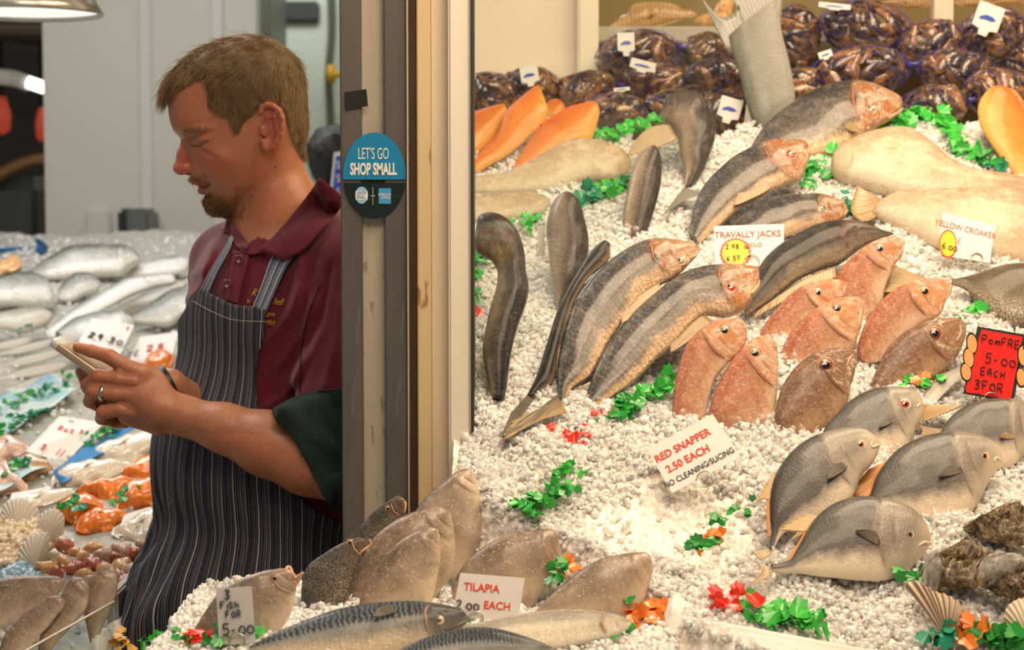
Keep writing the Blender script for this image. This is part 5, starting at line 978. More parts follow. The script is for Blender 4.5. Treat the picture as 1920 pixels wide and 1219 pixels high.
_g = np.stack(np.meshgrid(np.arange(gw)+gx0, np.arange(gh)+gy0, indexing='ij'), -1).reshape(-1, 2).astype(float)
_hp = curve(np.vstack([headpoly, headpoly[:1]]), 240)[:-1]
HD = sdf2(_hp, _g).reshape(gw, gh)
OH = P(450, 250, DM); HN = nrm(ray(450, 250)); HR = nrm(np.cross(HN, [0, 0, 1])); HU = np.cross(HR, HN)
HYAW = math.radians(0)
def hl(X_):
    r = X_-OH; return 450+(r@HR)/KH, 250-(r@HU)/KH, (r@HN)/KH
def gs(x, y, cx, cy, sx, sy, rot=0):
    c, s = math.cos(rot), math.sin(rot); u = (x-cx)*c+(y-cy)*s; v = -(x-cx)*s+(y-cy)*c; return np.exp(-(u/sx)**2-(v/sy)**2)
def headf(X_):
    x, y, q = hl(X_)
    xi = np.clip(x-gx0, 0, gw-1.001); yi = np.clip(y-gy0, 0, gh-1.001); i = xi.astype(int); j = yi.astype(int); fx = xi-i; fy = yi-j; i1 = np.minimum(i+1, gw-1); j1 = np.minimum(j+1, gh-1)
    d = HD[i, j]*(1-fx)*(1-fy)+HD[i1, j]*fx*(1-fy)+HD[i, j1]*(1-fx)*fy+HD[i1, j1]*fx*fy
    out = np.maximum(np.maximum(gx0-x, x-gx0-gw), np.maximum(gy0-y, y-gy0-gh)); d = np.where(out > 0, d-out, d)
    Wm = 72+34*1/(1+np.exp(-(x-410)/26)); Wm = Wm-22/(1+np.exp(-(y-335)/22)) - 8*gs(x, y, 420, 215, 40, 45)
    R_ = 52+50/(1+np.exp(-(x-400)/30)); R_ = R_-8/(1+np.exp(-(y-300)/14))
    Wd = 0
    Wd = Wd - 30*gs(x, y, 355, 266, 15, 16) - 7*gs(x, y, 372, 253, 20, 5, -.25) + 11*gs(x, y, 374, 264, 15, 8, -.3) + 8*gs(x, y, 362, 244, 28, 6, -.12) + 9*gs(x, y, 404, 292, 28, 18, .3)
    Wd = Wd - 9*gs(x, y, 376, 270, 19, 2.6, -.32) - 5*gs(x, y, 372, 256, 22, 2.2, -.35) + 4*gs(x, y, 378, 278, 14, 5, .1) - 8*gs(x, y, 386, 284, 20, 3, .5)
    Wd = Wd - 13*gs(x, y, 386, 328, 5, 22, -.5) + 6*gs(x, y, 398, 322, 14, 18, -.4) - 9*gs(x, y, 382, 350, 11, 2.6, -.12) + 5*gs(x, y, 388, 341, 10, 7) + 4*gs(x, y, 386, 358, 9, 5) - 4*gs(x, y, 390, 368, 12, 4) + 3*gs(x, y, 470, 345, 40, 18, -.5) - 5*gs(x, y, 500, 300, 18, 40)
    t = np.clip(1-d/R_, 0, None); Wq = Wm+Wd*(1-np.clip(t, 0, 1)**4)
    g = np.sqrt((q/np.maximum(Wq, 8))**2+t*t)
    return (g-1)*np.minimum(Wq, R_)*KH*.8
body = Fld()
body.fn(headf, P(450, 240, DM), .175, 8)
HA = [HR, HU, HN]
def H_(x, y, q): return OH+KH*((x-450)*HR-(y-250)*HU+q*HN)
def hc(a, b, ra, rb, k=6): body.cone(H_(*a), H_(*b), ra*KH, rb*KH, k)
def he(x, y, q, rx, ry, rq, k=6): body.ell(H_(x, y, q), np.array([rx, ry, rq])*KH, HA, k)
hc((353, 262, 0), (348, 290, 0), 8, 14, 12); hc((348, 290, 0), (342, 312, 0), 14, 14, 8); he(340, 316, 0, 14.5, 12, 15, 6)
for sg_ in (-1, 1): he(356, 317, 15*sg_, 12, 11, 10, 6); he(374, 264, 36*sg_, 13, 9, 14, 3)
hc((360, 337, -12), (374, 345, -24), 5.5, 4.5, 6); hc((360, 337, 12), (374, 345, 24), 5.5, 4.5, 6); hc((364, 341, -9), (364, 341, 9), 5.5, 5.5, 5)
hc((377, 357, -17), (377, 357, 17), 6.8, 6.8, 5); he(402, 390, 0, 17, 15, 32, 10); he(392, 378, 0, 10, 10, 20, 8)
# ear (the near one, and its twin on the far side)
for sg_ in (-1, 1):
    er = [(487,212),(490,203),(499,198),(510,200),(520,208),(526,222),(526,238),(522,252),(514,264),(507,274),(499,279),(493,275),(491,264)]
    for a_, b_ in zip(er[:-1], er[1:]): hc((a_[0], a_[1], sg_*(104+(a_[0]-487)*.28)), (b_[0], b_[1], sg_*(104+(b_[0]-487)*.28)), 5.2, 5.2, 3)
    he(509, 238, 104*sg_, 16, 33, 5, 6); hc((498, 222, 108*sg_), (513, 218, 113*sg_), 3, 3, 3); hc((513, 218, 112*sg_), (516, 248, 112*sg_), 3, 3, 4); hc((490, 240, 104*sg_), (492, 250, 105*sg_), 5, 5, 4); he(500, 270, 106*sg_, 8, 10, 5, 4)
# neck and torso
body.pc([(508, 318, 8, 62), (528, 420, 8, 72), (540, 500, 10, 85)], 22)
body.pc([(462, 405, -20, 20), (480, 470, -45, 24)], 20)
LT = .72*Rv-.69*Fv; FW = -.69*Rv-.72*Fv; TA = [LT, np.array([0, 0, 1.]), FW]
tor = Fld()
tor.ell(M_(540, 600, 0), np.array([228, 205, 148])*KM, TA, 30); tor.ell(M_(500, 870, 0), np.array([212, 225, 178])*KM, TA, 60); tor.ell(M_(492, 1120, 10), np.array([228, 200, 176])*KM, TA, 60)
tor.pc([(425, 488, 130, 60), (540, 455, 0, 72), (668, 500, -120, 66)], 40); tor.pc([(532, 400, 8, 70), (545, 470, 5, 95)], 30)
armL = [(662, 505, -125, 70), (640, 700, -185, 66), (648, 880, -245, 62)]
armR = [(420, 500, 125, 58), (415, 700, 115, 52), (470, 870, 60, 48)]
sleeve = Fld(); sleeve.pc([armL[0], (644, 690, -182, 72), (641, 745, -196, 78)], 12); sleeve.pc([armR[0], (412, 690, 118, 60)], 12)
body.pr += tor.pr
body.pc(armL, 20); body.pc([(648, 880, -245, 64), (580, 862, -240, 66), (500, 832, -235, 60), (420, 803, -228, 45), (345, 780, -222, 36)], 16)
body.pc(armR, 20); body.pc([(470, 870, 60, 48), (400, 785, -60, 42), (318, 722, -150, 28), (262, 745, -165, 26)], 14)
# left hand: palm, then five fingers
body.pc([(345, 780, -222, 36), (300, 765, -222, 38), (268, 748, -222, 36)], 14); body.pe(272, 738, -222, 46, 50, 22, 14)
body.pc([(300, 800, -215, 18), (240, 778, -218, 20)], 14)
def finger(pts, k=2.0):
    f0 = Fld().pc(pts, k); 
    for p in f0.pr: body.pr.append(p)
finger([(262, 700, -232, 20), (242, 692, -238, 17)], 12)
finger([(244, 693, -236, 16.5), (204, 668, -240, 14), (170, 658, -240, 12), (146, 651.5, -240, 10)], 4)
finger([(252, 715, -240, 16), (222, 711, -244, 14.5), (184, 706, -244, 13.5)], 3); finger([(184, 706, -244, 13.5), (163, 722, -232, 12), (162, 728, -205, 10.5)], 3)
finger([(250, 742, -240, 16), (215, 738, -244, 14), (174, 735, -243, 13.5)], 3); finger([(174, 735, -243, 13.5), (168, 753, -226, 12), (184, 762, -200, 10.5)], 3)
finger([(252, 772, -236, 16), (224, 768, -240, 14), (193, 773, -238, 13)], 3); finger([(193, 773, -238, 13), (190, 785, -222, 11.5), (208, 790, -198, 10)], 3)
finger([(250, 765, -200, 20), (205, 742, -178, 15), (165, 722, -186, 12.5), (152, 697, -196, 10.5)], 5)
# right hand below and behind the phone
body.pe(238, 755, -168, 34, 34, 16, 10)
for pts in ([(225, 735, -165, 12), (190, 716, -160, 10), (172, 722, -175, 8.5)], [(220, 752, -160, 12), (186, 742, -160, 10), (180, 752, -180, 8.5)], [(222, 772, -165, 12), (200, 782, -172, 10), (212, 794, -190, 9)], [(238, 785, -170, 12), (222, 796, -180, 9.5), (236, 797, -195, 8.5)], [(250, 730, -170, 12), (228, 712, -188, 10), (205, 700, -200, 8.5)]): finger(pts, 3)
# legs and feet
for sg_, q_ in ((1, -75), (-1, 75)):
    hp = M_(492, 1150, 10)+LT*.095*sg_; kn = hp.copy(); kn[2] = .50; an = hp.copy(); an[2] = .09; kn += FW*.015
    body.cone(hp, kn, .095, .062, 20); body.cone(kn, an, .058, .042, 20); body.cone(an+[0, 0, -.045], an+[0, 0, -.055]+FW*.15, .042, .036, 20)
mroot = empty('person', (M_(492, 1150, 10)[0], M_(492, 1150, 10)[1], 0))
tag(mroot, 'man in maroon polo and navy striped apron looking down at a phone', 'person')
lo = M_(95, 1219, 0)-[0, 0, 0]; 
Vb, Fb = surfnet(body, (-.72, 1.98+.2, 1.20), (-.10, 2.78, 2.0), .0021)
Vl, Fl_ = surfnet(body, (-.62, 2.25, 0.0), (-.10, 2.86, 1.20+.0021*3), .006)
def feats(V):
    x, y, q = hl(V); n_ = len(V); f = np.zeros((n_, 3)); hd = (y < 415) & (x < 600)
    f[:, 0] = np.clip(gs(x, y, 342, 313, 22, 18)+.8*gs(x, y, 506, 240, 24, 42)+.6*gs(x, y, 395, 300, 34, 22)+.45*gs(x, y, 500, 350, 60, 40)+.5*gs(x, y, 345, 270, 14, 30), 0, 1)*hd
    f[:, 1] = np.clip(gs(x, y, 372, 344, 9, 3)+gs(x, y, 377, 356, 9, 6), 0, 1)*hd
    pr_ = proj(V); k = (pr_[:, 0] < 345) & (pr_[:, 1] > 600)
    for cx, cy in ((204, 664), (184, 706), (174, 735), (193, 773), (246, 690), (240, 712), (236, 740)): f[:, 0] = np.maximum(f[:, 0], k*.7*gs(pr_[:, 0], pr_[:, 1], cx, cy, 12, 12))
    f[:, 0] = np.maximum(f[:, 0], k*.25)
    st = gs(x, y, 420, 385, 45, 30, -.1)+.8*gs(x, y, 455, 365, 60, 26, -.55)+.9*gs(x, y, 363, 334, 14, 8)+.5*gs(x, y, 400, 360, 25, 20); st = st+.75*gs(x, y, 362, 262, 16, 7, -.2)+.45*gs(x, y, 372, 280, 16, 4, .2)+.5*gs(x, y, 384, 328, 4, 16, -.5); f[:, 2] = np.clip(st, 0, 1)*hd*.75  # beard tone, plus shade painted into eye socket, under-eye and cheek fold
    return f
mm = NT('skin'); at = mm.new('ShaderNodeAttribute', attribute_name='feat'); fs = mm.new('ShaderNodeSeparateColor', i0=at.outputs['Color']); o_ = mm.obj()
c = mm.mix(mm.noise(25, 4, o_), (.43, .155, .08), (.56, .235, .125)); c = mm.mix(mm.math('MULTIPLY', mm.ramp(mm.noise(130, 3, o_), [(.5, 0), (.75, 1)]), .3), c, (.38, .13, .075))
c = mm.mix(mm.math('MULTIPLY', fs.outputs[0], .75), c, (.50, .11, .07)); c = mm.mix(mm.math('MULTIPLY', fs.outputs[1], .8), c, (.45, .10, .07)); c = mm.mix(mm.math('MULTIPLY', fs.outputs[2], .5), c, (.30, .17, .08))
mm.set(Base_Color=c, Roughness=.42, Subsurface_Weight=.25, Subsurface_Radius=(.012, .004, .002), Subsurface_Scale=1.0, Specular_IOR_Level=.45)
nb_ = mm.math('ADD', mm.noise(420, 3, o_), mm.math('MULTIPLY', mm.noise(70, 4, o_), 1.2)); mm.bump(nb_, .28, .0012); M_skin = mm.m
M_polo = None
def weld(V1, F1, V2, F2): return np.vstack([V1, V2]), np.vstack([F1, F2+len(V1)])
Vb2, Fb2 = weld(Vb, Fb, Vl, Fl_)
skin = mesh('body', Vb2, Fb2[:, ::-1], M_skin, mroot, feat=feats(Vb2))
# ---- clothes
_PG = {}
def pxpoly(X_, poly):
    p = proj(X_); ky = id(poly)
    if ky not in _PG:
        a = np.arange(0, 261)*6-400.0; b = np.arange(0, 361)*6-400.0
        _PG[ky] = sdf2(poly, np.stack(np.meshgrid(a, b, indexing='ij'), -1).reshape(-1, 2)).reshape(261, 361)
    G = _PG[ky]; u = np.clip((p[:, 0]+400)/6, 0, 259.99); v = np.clip((p[:, 1]+400)/6, 0, 359.99); i = u.astype(int); j = v.astype(int); u = u-i; v = v-j
    return (G[i, j]*(1-u)*(1-v)+G[i+1, j]*u*(1-v)+G[i, j+1]*(1-u)*v+G[i+1, j+1]*u*v)*p[:, 2]/FPX
def pg(L): return curve(np.array(L+[L[0]], float), 160)[:-1]
neckhole = pg([(440, 440), (458, 455), (478, 470), (505, 470), (545, 430), (585, 385), (602, 352), (560, 330), (450, 330), (420, 400)])
def fold(X_, s, a, st=(1, 1, 1)):
    return a*np.array([mnoise.noise(Vector((x*s*st[0], y*s*st[1], z*s*st[2]))) for x, y, z in X_]) if len(X_) < 60 else a*fastn(X_*np.array(st)*s)
neckcut = Fld(); neckcut.pc([(500, 300, 0, 84), (526, 385, 0, 94), (506, 425, -20, 80)], 10); neckcut.pc([(570, 350, -30, 72), (530, 420, -75, 50)], 10); neckcut.pc([(500, 425, -20, 60), (468, 448, -70, 30)], 10)
polo_f = Fld(); polo_f.pr = tor.pr+sleeve.pr
def wrk(X_):
    p = proj(X_); w = 0
    for (x0, y0, x1, y1, wd_, am) in ((560, 540, 500, 640, 9, .004), (590, 560, 520, 690, 10, .004), (600, 620, 530, 720, 9, .0035), (560, 480, 545, 600, 8, .0035), (400, 460, 360, 520, 9, .004), (385, 500, 352, 560, 8, .004), (640, 560, 600, 740, 9, .003), (620, 500, 575, 660, 7, -.004), (560, 700, 500, 760, 9, .004), (540, 770, 495, 800, 8, .003)):
        e = np.array([x1-x0, y1-y0]); L = np.hypot(*e); e = e/L; u = (p[:, 0]-x0)*e[0]+(p[:, 1]-y0)*e[1]; v = (p[:, 0]-x0)*-e[1]+(p[:, 1]-y0)*e[0]+8*np.sin(u/L*3)
        w = w+am*np.exp(-(v/wd_)**2)*np.clip(np.minimum(u+15, L+15-u)/25, 0, 1)
    return w
def polo(X_, c=None, R=None):
    d = polo_f(X_, c, R)-.008
    if len(X_) > 1: d = d-fold(X_, 9, .006, (1, 1, .35))-1.5*wrk(X_)
    zz = X_[:, 2]; d = np.maximum(d, -neckcut(X_))
    d = np.maximum(d, M_(500, 1100, 0)[2]-zz)
    # sleeve hem: drop the shirt below the hem on the arm side
    return d
Vp, Fp = surfnet(polo, (-.62, 2.15, M_(500, 1110, 0)[2]), (.0, 2.8, 1.75), .0035)
mm = NT('maroon_polo_cotton'); o_ = mm.obj(); c = mm.mix(mm.noise(300, 3, o_), (.105, .008, .020), (.19, .018, .038)); c = mm.mix(mm.math('MULTIPLY', mm.noise(8, 3, o_), .35), c, (.12, .015, .03))
mm.set(Base_Color=c, Roughness=.85, Sheen_Weight=.25, Specular_IOR_Level=.2); mm.bump(mm.noise(700, 2, o_), .35, .001); M_polo = mm.m
shirt = mesh('polo_shirt', Vp, Fp[:, ::-1], M_polo, mroot)
# apron
AP = pg([(376, 541), (400, 553), (430, 568), (460, 574), (497, 577), (499, 600), (492, 640), (480, 700), (484, 760), (500, 820), (540, 905), (590, 955), (660, 990), (720, 1010), (720, 1500), (150, 1500), (150, 700), (300, 640), (334, 600), (355, 566)])
def apron(X_, c=None, R=None):
    d = polo_f(X_, c, R)-.0165
    if len(X_) > 1: d = d-fold(X_, 9, .0045, (1, 1, .35))*.9
    if len(X_) > 1:
        w = np.clip((M_(0, 800, 0)[2]-X_[:, 2])*6, 0.15, 1.3); u = (X_-M_(490, 900, 0))@LT
        d = d-.0035*w*np.sin(u*95+3*np.sin(X_[:, 2]*9)+2*np.sin(X_[:, 2]*23+u*20))-.002*w*np.sin(u*210+X_[:, 2]*15)
    fr = (X_-M_(500, 800, 0))@FW; d = np.maximum(d, -(fr+.03))
    d = np.maximum(d, .62-X_[:, 2])
    return np.maximum(d, -pxpoly(X_, AP))
skirt = [Fld()]; skirt[0].pr = []
tor_low = M_(492, 1180, 10)
polo_f.pr = polo_f.pr  # torso and sleeves
class _A(Fld): pass
apf = Fld(); apf.pr = tor.pr+[]; apf.cone(tor_low, [tor_low[0], tor_low[1], .60], .172, .175, 40)
_old = polo_f; polo_f = apf
Va, Fa_ = surfnet(apron, (-.66, 2.15, .61), (-.02, 2.8, 1.60), .0028)
polo_f = _old
rel = Va-M_(500, 900, 0); ang = np.arctan2(rel@LT, rel@FW+.05); uvA = np.stack([ang*.175, Va[:, 2]], -1)
mm = NT('striped_apron_cotton'); uv = mm.uv(); sx = mm.new('ShaderNodeSeparateXYZ', i0=uv)
wob = mm.math('MULTIPLY', mm.math('SUBTRACT', mm.noise(1.0, 3, mm.mapping(uv, (14, 7, 1))), .5), .012)
u_ = mm.math('ADD', sx.outputs[0], wob); fr_ = mm.math('FRACT', mm.math('MULTIPLY', u_, 74.0))
K1 = (.014, .017, .028); K2 = (.028, .038, .07); Wt = (.40, .36, .34); G1 = (.15, .15, .17)
c = mm.ramp(fr_, [(0, Wt), (.10, K1), (.24, G1), (.30, K1), (.40, K2), (.50, G1), (.55, K1), (.66, (.30, .22, .18)), (.73, K1), (.84, G1), (.90, K2)], 'CONSTANT')
bigf = mm.math('FRACT', mm.math('MULTIPLY', u_, 37.0)); c = mm.mix(mm.math('MULTIPLY', mm.ramp(bigf, [(0, 0), (.5, 1)], 'CONSTANT'), .45), c, K1)
lp = mm.ramp(mm.noise(40, 4, mm.obj()), [(.68, 0), (.74, 1)]); c = mm.mix(mm.math('MULTIPLY', lp, .12), c, (.5, .45, .4))
mm.set(Base_Color=c, Roughness=.8, Specular_IOR_Level=.2); mm.bump(mm.noise(500, 2, mm.obj()), .3, .001); M_apron = mm.m
apr = mesh('apron', Va, Fa_[:, ::-1], M_apron, mroot, uv=uvA)
# dark green rolled sleeve
GP = pg([(508, 768), (535, 752), (570, 738), (650, 730), (740, 735), (740, 980), (640, 962), (612, 940), (598, 915), (575, 868), (545, 815), (520, 790)])
grf = Fld(); grf.pc([(640, 715, -190, 78), (648, 880, -245, 72), (580, 862, -240, 75), (500, 832, -235, 70)], 30); grf.pc([(640, 770, -200, 84), (600, 800, -235, 72)], 30); grf.pc([(640, 890, -215, 74), (690, 900, -190, 60)], 30)
def green(X_, c=None, R=None):
    d = grf(X_, c, R)-.006
    if len(X_) > 1: d = d-fastn((X_)*np.array([26, 20, 26]))*.012-.006*np.sin(((X_-M_(600, 800, 0))@(Rv*.35+Uv*.93))*120+3*fastn(X_*12))
    return np.maximum(d, -pxpoly(X_, GP))
Vg, Fg = surfnet(green, (-.40, 2.1, 1.05), (-.02, 2.75, 1.50), .0032)
M_green = simple('dark_green_fleece', (.012, .030, .024), .9, nz=.5, nscale=30, bump=.5, bscale=500)
mesh('sleeve', Vg, Fg[:, ::-1], M_green, mroot)
# trousers
trf = Fld()
for sg_ in (1, -1):
    hp = M_(492, 1150, 10)+LT*.095*sg_; kn = hp.copy(); kn[2] = .50; an = hp.copy(); an[2] = .06; trf.cone(hp, kn, .105, .078, 20); trf.cone(kn, an, .078, .062, 20)
trf.ell(M_(492, 1120, 10), np.array([234, 206, 182])*KM, TA, 40)
def trou(X_, c=None, R=None): return np.maximum(trf(X_, c, R), X_[:, 2]-M_(500, 1090, 0)[2])
Vt_, Ft_ = surfnet(trou, (-.62, 2.2, -.01), (-.05, 2.8, 1.15), .008)
mesh('trousers', Vt_, Ft_[:, ::-1], simple('black_trousers', (.02, .02, .025), .8), mroot)
for sg_ in (1, -1):
    an = M_(492, 1150, 10)+LT*.095*sg_; sh = Fld(); a3 = np.array([an[0], an[1], .045])-FW*.03; sh.cone(a3, a3+FW*.19, .047, .042, 10)
    def shf(X_, c=None, R=None, s_=sh): return np.maximum(s_(X_, c, R), .004-X_[:, 2])
    v_, f_ = surfnet(shf, a3-.22, a3+[.25, .25, .1], .007); mesh('shoe', v_, f_[:, ::-1], simple('white_boot', (.5, .5, .5), .4), mroot)
# ---- patches laid on the shirt: collar, straps, placket
def bvh_of(objs):
    VV = []; FF = []; o = 0
    for V, F in objs: VV.append(V); FF.append(F+o); o += len(V)
    V = np.vstack(VV); F = np.vstack(FF); return BVHTree.FromPolygons(V.tolist(), F.tolist())
bv = bvh_of([(Vp, Fp), (Vb, Fb)])
def castd(b, x, y):
    r = ray(x, y); h_ = b.ray_cast(Vector(CAM), Vector(nrm(r)), 6)
    return None if h_[0] is None else (np.array(h_[0])-CAM)@Fv
def patch(name, A_, B_, nu, nv, off, th, mat, parent=mroot, b=None, smooth_n=3, lift=None, uv=None):
    b = b or bv; a = curve(A_, nu); c = curve(B_, nu); D_ = np.full((nu, nv), np.nan); Pq = np.zeros((nu, nv, 2))
    for i in range(nu):
        for j in range(nv):
            t = j/(nv-1); p = a[i]*(1-t)+c[i]*t; Pq[i, j] = p; d_ = castd(b, *p)
            if d_ is not None: D_[i, j] = d_
    md = np.nanmedian(D_); D_ = np.where(np.isnan(D_) | (np.abs(D_-md) > .12), md, D_)
    for _ in range(smooth_n):
        E = np.pad(D_, 1, mode='edge'); D_ = np.minimum(D_, (E[:-2, 1:-1]+E[2:, 1:-1]+E[1:-1, :-2]+E[1:-1, 2:]+2*D_)/6)
    V = []; UVv = []
    for s_ in (0, 1):
        for i in range(nu):
            for j in range(nv):
                l_ = 0 if lift is None else lift(i/(nu-1), j/(nv-1)); V.append(P(*Pq[i, j], D_[i, j]-off-l_+s_*th)); UVv.append((i/(nu-1), j/(nv-1)))
    g = grid_faces(nu, nv); m_ = nu*nv; Fa = np.vstack([g, g[:, ::-1]+m_])
    bd = np.array([i*nv for i in range(nu)]+[(nu-1)*nv+j for j in range(1, nv)]+[i*nv+nv-1 for i in range(nu-2, -1, -1)]+[j for j in range(nv-2, 0, -1)]); nx = np.roll(bd, -1)
    Fa = np.vstack([Fa, np.stack([bd, bd+m_, nx+m_, nx], -1)])
    return mesh(name, V, Fa, mat, parent, uv=UVv)
mm = NT('striped_strap_cotton'); uv = mm.uv(); sx = mm.new('ShaderNodeSeparateXYZ', i0=uv); fr_ = mm.math('FRACT', mm.math('MULTIPLY', sx.outputs[1], 2.6))
c = mm.ramp(fr_, [(0, (.5, .5, .52)), (.14, (.03, .05, .10)), (.34, (.22, .26, .34)), (.44, (.025, .04, .08)), (.62, (.5, .5, .52)), (.72, (.03, .05, .1)), (.86, (.28, .32, .4))], 'CONSTANT'); mm.set(Base_Color=c, Roughness=.8); M_strap = mm.m
patch('apron_strap', [(470, 584), (490, 535), (511, 480), (548, 436)], [(499, 588), (520, 540), (546, 488), (600, 425)], 24, 9, .011, .003, M_strap)
patch('apron_strap', [(374, 545), (395, 505), (418, 468), (432, 440)], [(391, 552), (408, 512), (428, 474), (440, 446)], 20, 5, .010, .003, M_strap)
patch('collar', [(600, 332), (575, 368), (540, 412), (510, 445), (487, 466)], [(648, 372), (628, 405), (596, 440), (568, 470), (533, 489)], 26, 12, .0155, .004, M_polo, lift=lambda u, v: .012*(1-v)*(1-.5*u)+.004*math.sin(v*3.14))
patch('collar', [(424, 412), (440, 424), (452, 438), (470, 462)], [(422, 434), (436, 446), (446, 456), (462, 470)], 14, 8, .010, .004, M_polo)
patch('placket', [(437, 470), (433, 500), (428, 535), (424, 562)], [(470, 470), (462, 505), (452, 545), (447, 572)], 20, 8, .006, .003, M_polo)
patch('collar_stand', [(436, 452), (450, 468), (470, 478), (490, 474)], [(443, 440), (456, 456), (474, 466), (492, 462)], 14, 6, .008, .004, M_polo)
for bx_, by_ in ((448, 486), (426, 532)):
    d_ = castd(bv, bx_, by_); c_ = P(bx_, by_, d_-.011); u3, v3, w3 = basis(CAM-c_); pts = []
    V_ = []; 
    for pr, ph in ((0, .0008), (.0035, .001), (.0045, .0022), (.0056, .002), (.006, 0)):
        for k in range(16): t = 2*math.pi*k/16; V_.append(c_+pr*(math.cos(t)*u3+math.sin(t)*v3)+ph*w3)
    mesh('button', V_, [(i*16+k, i*16+(k+1) % 16, (i+1)*16+(k+1) % 16, (i+1)*16+k) for i in range(4) for k in range(16)], simple('maroon_button', (.13, .03, .04), .3, coat=.5), mroot)
bva = bvh_of([(Va, Fa_), (Vp, Fp)])
M_thread = simple('pale_thread', (.6, .56, .5), .7)
def seam(pts, r, m=M_thread, b=bva, off=.004, par=mroot, name='stitching'):
    c_ = curve(pts, 40); c3 = []
    for x_, y_ in c_:
        d_ = castd(b, x_, y_); c3.append(P(x_, y_, (d_ or DM)-off))
    v_, f_ = tube(c3, r, 5); return mesh(name, v_, f_, m, par)
seam([(362, 565), (395, 583), (428, 597), (460, 602), (500, 603)], .0003, off=.0045)
seam([(566, 742), (600, 733), (642, 729)], .0012, simple('hem_maroon', (.08, .006, .014), .8), bv, .003, name='sleeve_hem')
seam([(601, 532), (578, 590), (566, 650), (563, 735)], .0014, simple('seam_maroon', (.05, .005, .01), .9), bv, .001, name='sleeve_seam')
# ================================================================ hair, beard, small things worn
HPg = curve(np.array([(306,190),(330,176),(363,162),(386,150),(391,176),(395,205),(427,220),(437,246),(448,252),(458,230),(480,213),(487,198),(505,188),(527,202),(536,235),(548,264),(562,292),(600,300),(610,20),(280,20),(306,190)], float), 200)[:-1]
hx, hy, hq = hl(Vb); hsd = sdf2(HPg, np.stack([hx, hy], -1)); near = (hx < 640) & (hy < 330)
tmp = bpy.data.meshes.new('t'); tmp.vertices.add(len(Vb)); tmp.vertices.foreach_set('co', Vb.astype(np.float32).ravel())
fq = Fb[:, ::-1]; tmp.loops.add(fq.size); tmp.loops.foreach_set('vertex_index', fq.astype(np.int32).ravel()); tmp.polygons.add(len(fq)); tmp.polygons.foreach_set('loop_start', np.arange(0, fq.size, 4, dtype=np.int32)); tmp.update(calc_edges=True)
NB = np.zeros(len(Vb)*3, np.float32); tmp.vertices.foreach_get('normal', NB); NB = NB.reshape(-1, 3).astype(float)
rel_ = Vb-OH; s_ = np.sign(np.einsum('ij,ij->i', NB, rel_)[near].mean()); NB *= s_
inh = near & (hsd > -1)
# cap
fm_ = inh[Fb].all(1); used = np.unique(Fb[fm_]); mp = -np.ones(len(Vb), int); mp[used] = np.arange(len(used))
cv = Vb[used]; cn = NB[used]; depth = np.clip(hsd[used]/16, 0, 1)*(5+5*np.clip((150-hy[used])/70, 0, 1))*KM
depth = depth*(1+.25*fastn(cv*70)); cv2 = cv+cn*(depth+.0004)[:, None]
VV_ = cv2; FF_ = mp[Fb[fm_]][:, ::-1]; ft = np.zeros((len(VV_), 3)); ft[:, 0] = .25
def tang(V, N, x, y, q):
    up = np.clip((y-95)/95, 0, 1); bk = np.clip((x-500)/60, 0, 1)
    dx = -(1-up)*1.0*(1-bk*.9)-up*.30*(1-bk)+bk*up*.15; dy = .30*(1-up)+1.0*up+bk*.6
    a = fastn(V*34)*.55+rng.normal(0, .14, len(V)); dx, dy = dx*np.cos(a)-dy*np.sin(a), dx*np.sin(a)+dy*np.cos(a)
    fr = np.clip((345-x)/25, 0, 1); dy = dy*(1-.2*fr)
    t = dx[:, None]*HR-dy[:, None]*HU+(np.sign(q)*up*.15)[:, None]*HN
    t -= (t*N).sum(1)[:, None]*N; return t/np.linalg.norm(t, axis=1)[:, None]
def strands(root, N, T_, L, lift, r0, seg=5, grav=.0, curl=.15, tone=None):
    n = len(root); R3 = 3; s = np.linspace(0, 1, seg); side = np.cross(T_, N); side /= np.linalg.norm(side, axis=1)[:, None]+1e-9
    cu = rng.normal(0, curl, n)
    P_ = root[:, None]+(L[:, None]*s)[..., None]*T_[:, None]+(L[:, None]*lift[:, None]*(s-.55*s*s))[..., None]*N[:, None]+(L[:, None]*cu[:, None]*s*s)[..., None]*side[:, None]
    P_[:, :, 2] -= (L[:, None]*s*s*grav)
    rr = r0*(1-.8*s**2); V = np.zeros((n, seg, R3, 3))
    for k in range(R3):
        th = 2*math.pi*k/R3; V[:, :, k] = P_+rr[None, :, None]*(math.cos(th)*side[:, None]+math.sin(th)*N[:, None])
    g = grid_faces(seg, R3, True); Fa = (g[None]+(seg*R3)*np.arange(n)[:, None, None]).reshape(-1, 4)
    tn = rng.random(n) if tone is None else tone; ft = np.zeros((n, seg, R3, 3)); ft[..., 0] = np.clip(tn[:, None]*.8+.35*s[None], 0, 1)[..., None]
    return V.reshape(-1, 3), Fa, ft.reshape(-1, 3)
cand = np.where(inh & (hsd > .5))[0]
sel = rng.choice(cand, 15000); X1, Y1, Q1 = hx[sel], hy[sel], hq[sel]; N1 = NB[sel]; V1 = Vb[sel]+rng.normal(0, .0009, (len(sel), 3))
T1 = tang(V1, N1, X1, Y1, Q1); up = np.clip((Y1-90)/90, 0, 1); fr = np.clip((350-X1)/30, 0, 1)
L1 = (30*(1-up)+17*up+26*fr)*np.clip(hsd[sel]/18+.35, 0, 1)*(.7+.5*rng.random(len(sel)))*KM
lf = .55*(1-up)+.28*up+rng.normal(0, .10, len(sel)); lf = np.where(rng.random(len(sel)) < .03, lf+.7, lf)
Vs, Fs, fts = strands(V1+N1*(2.0*KM), N1, T1, L1, lf, .00036, grav=.12, tone=np.clip(.5+.5*fastn(V1*90)+rng.normal(0, .2, len(sel)), 0, 1))
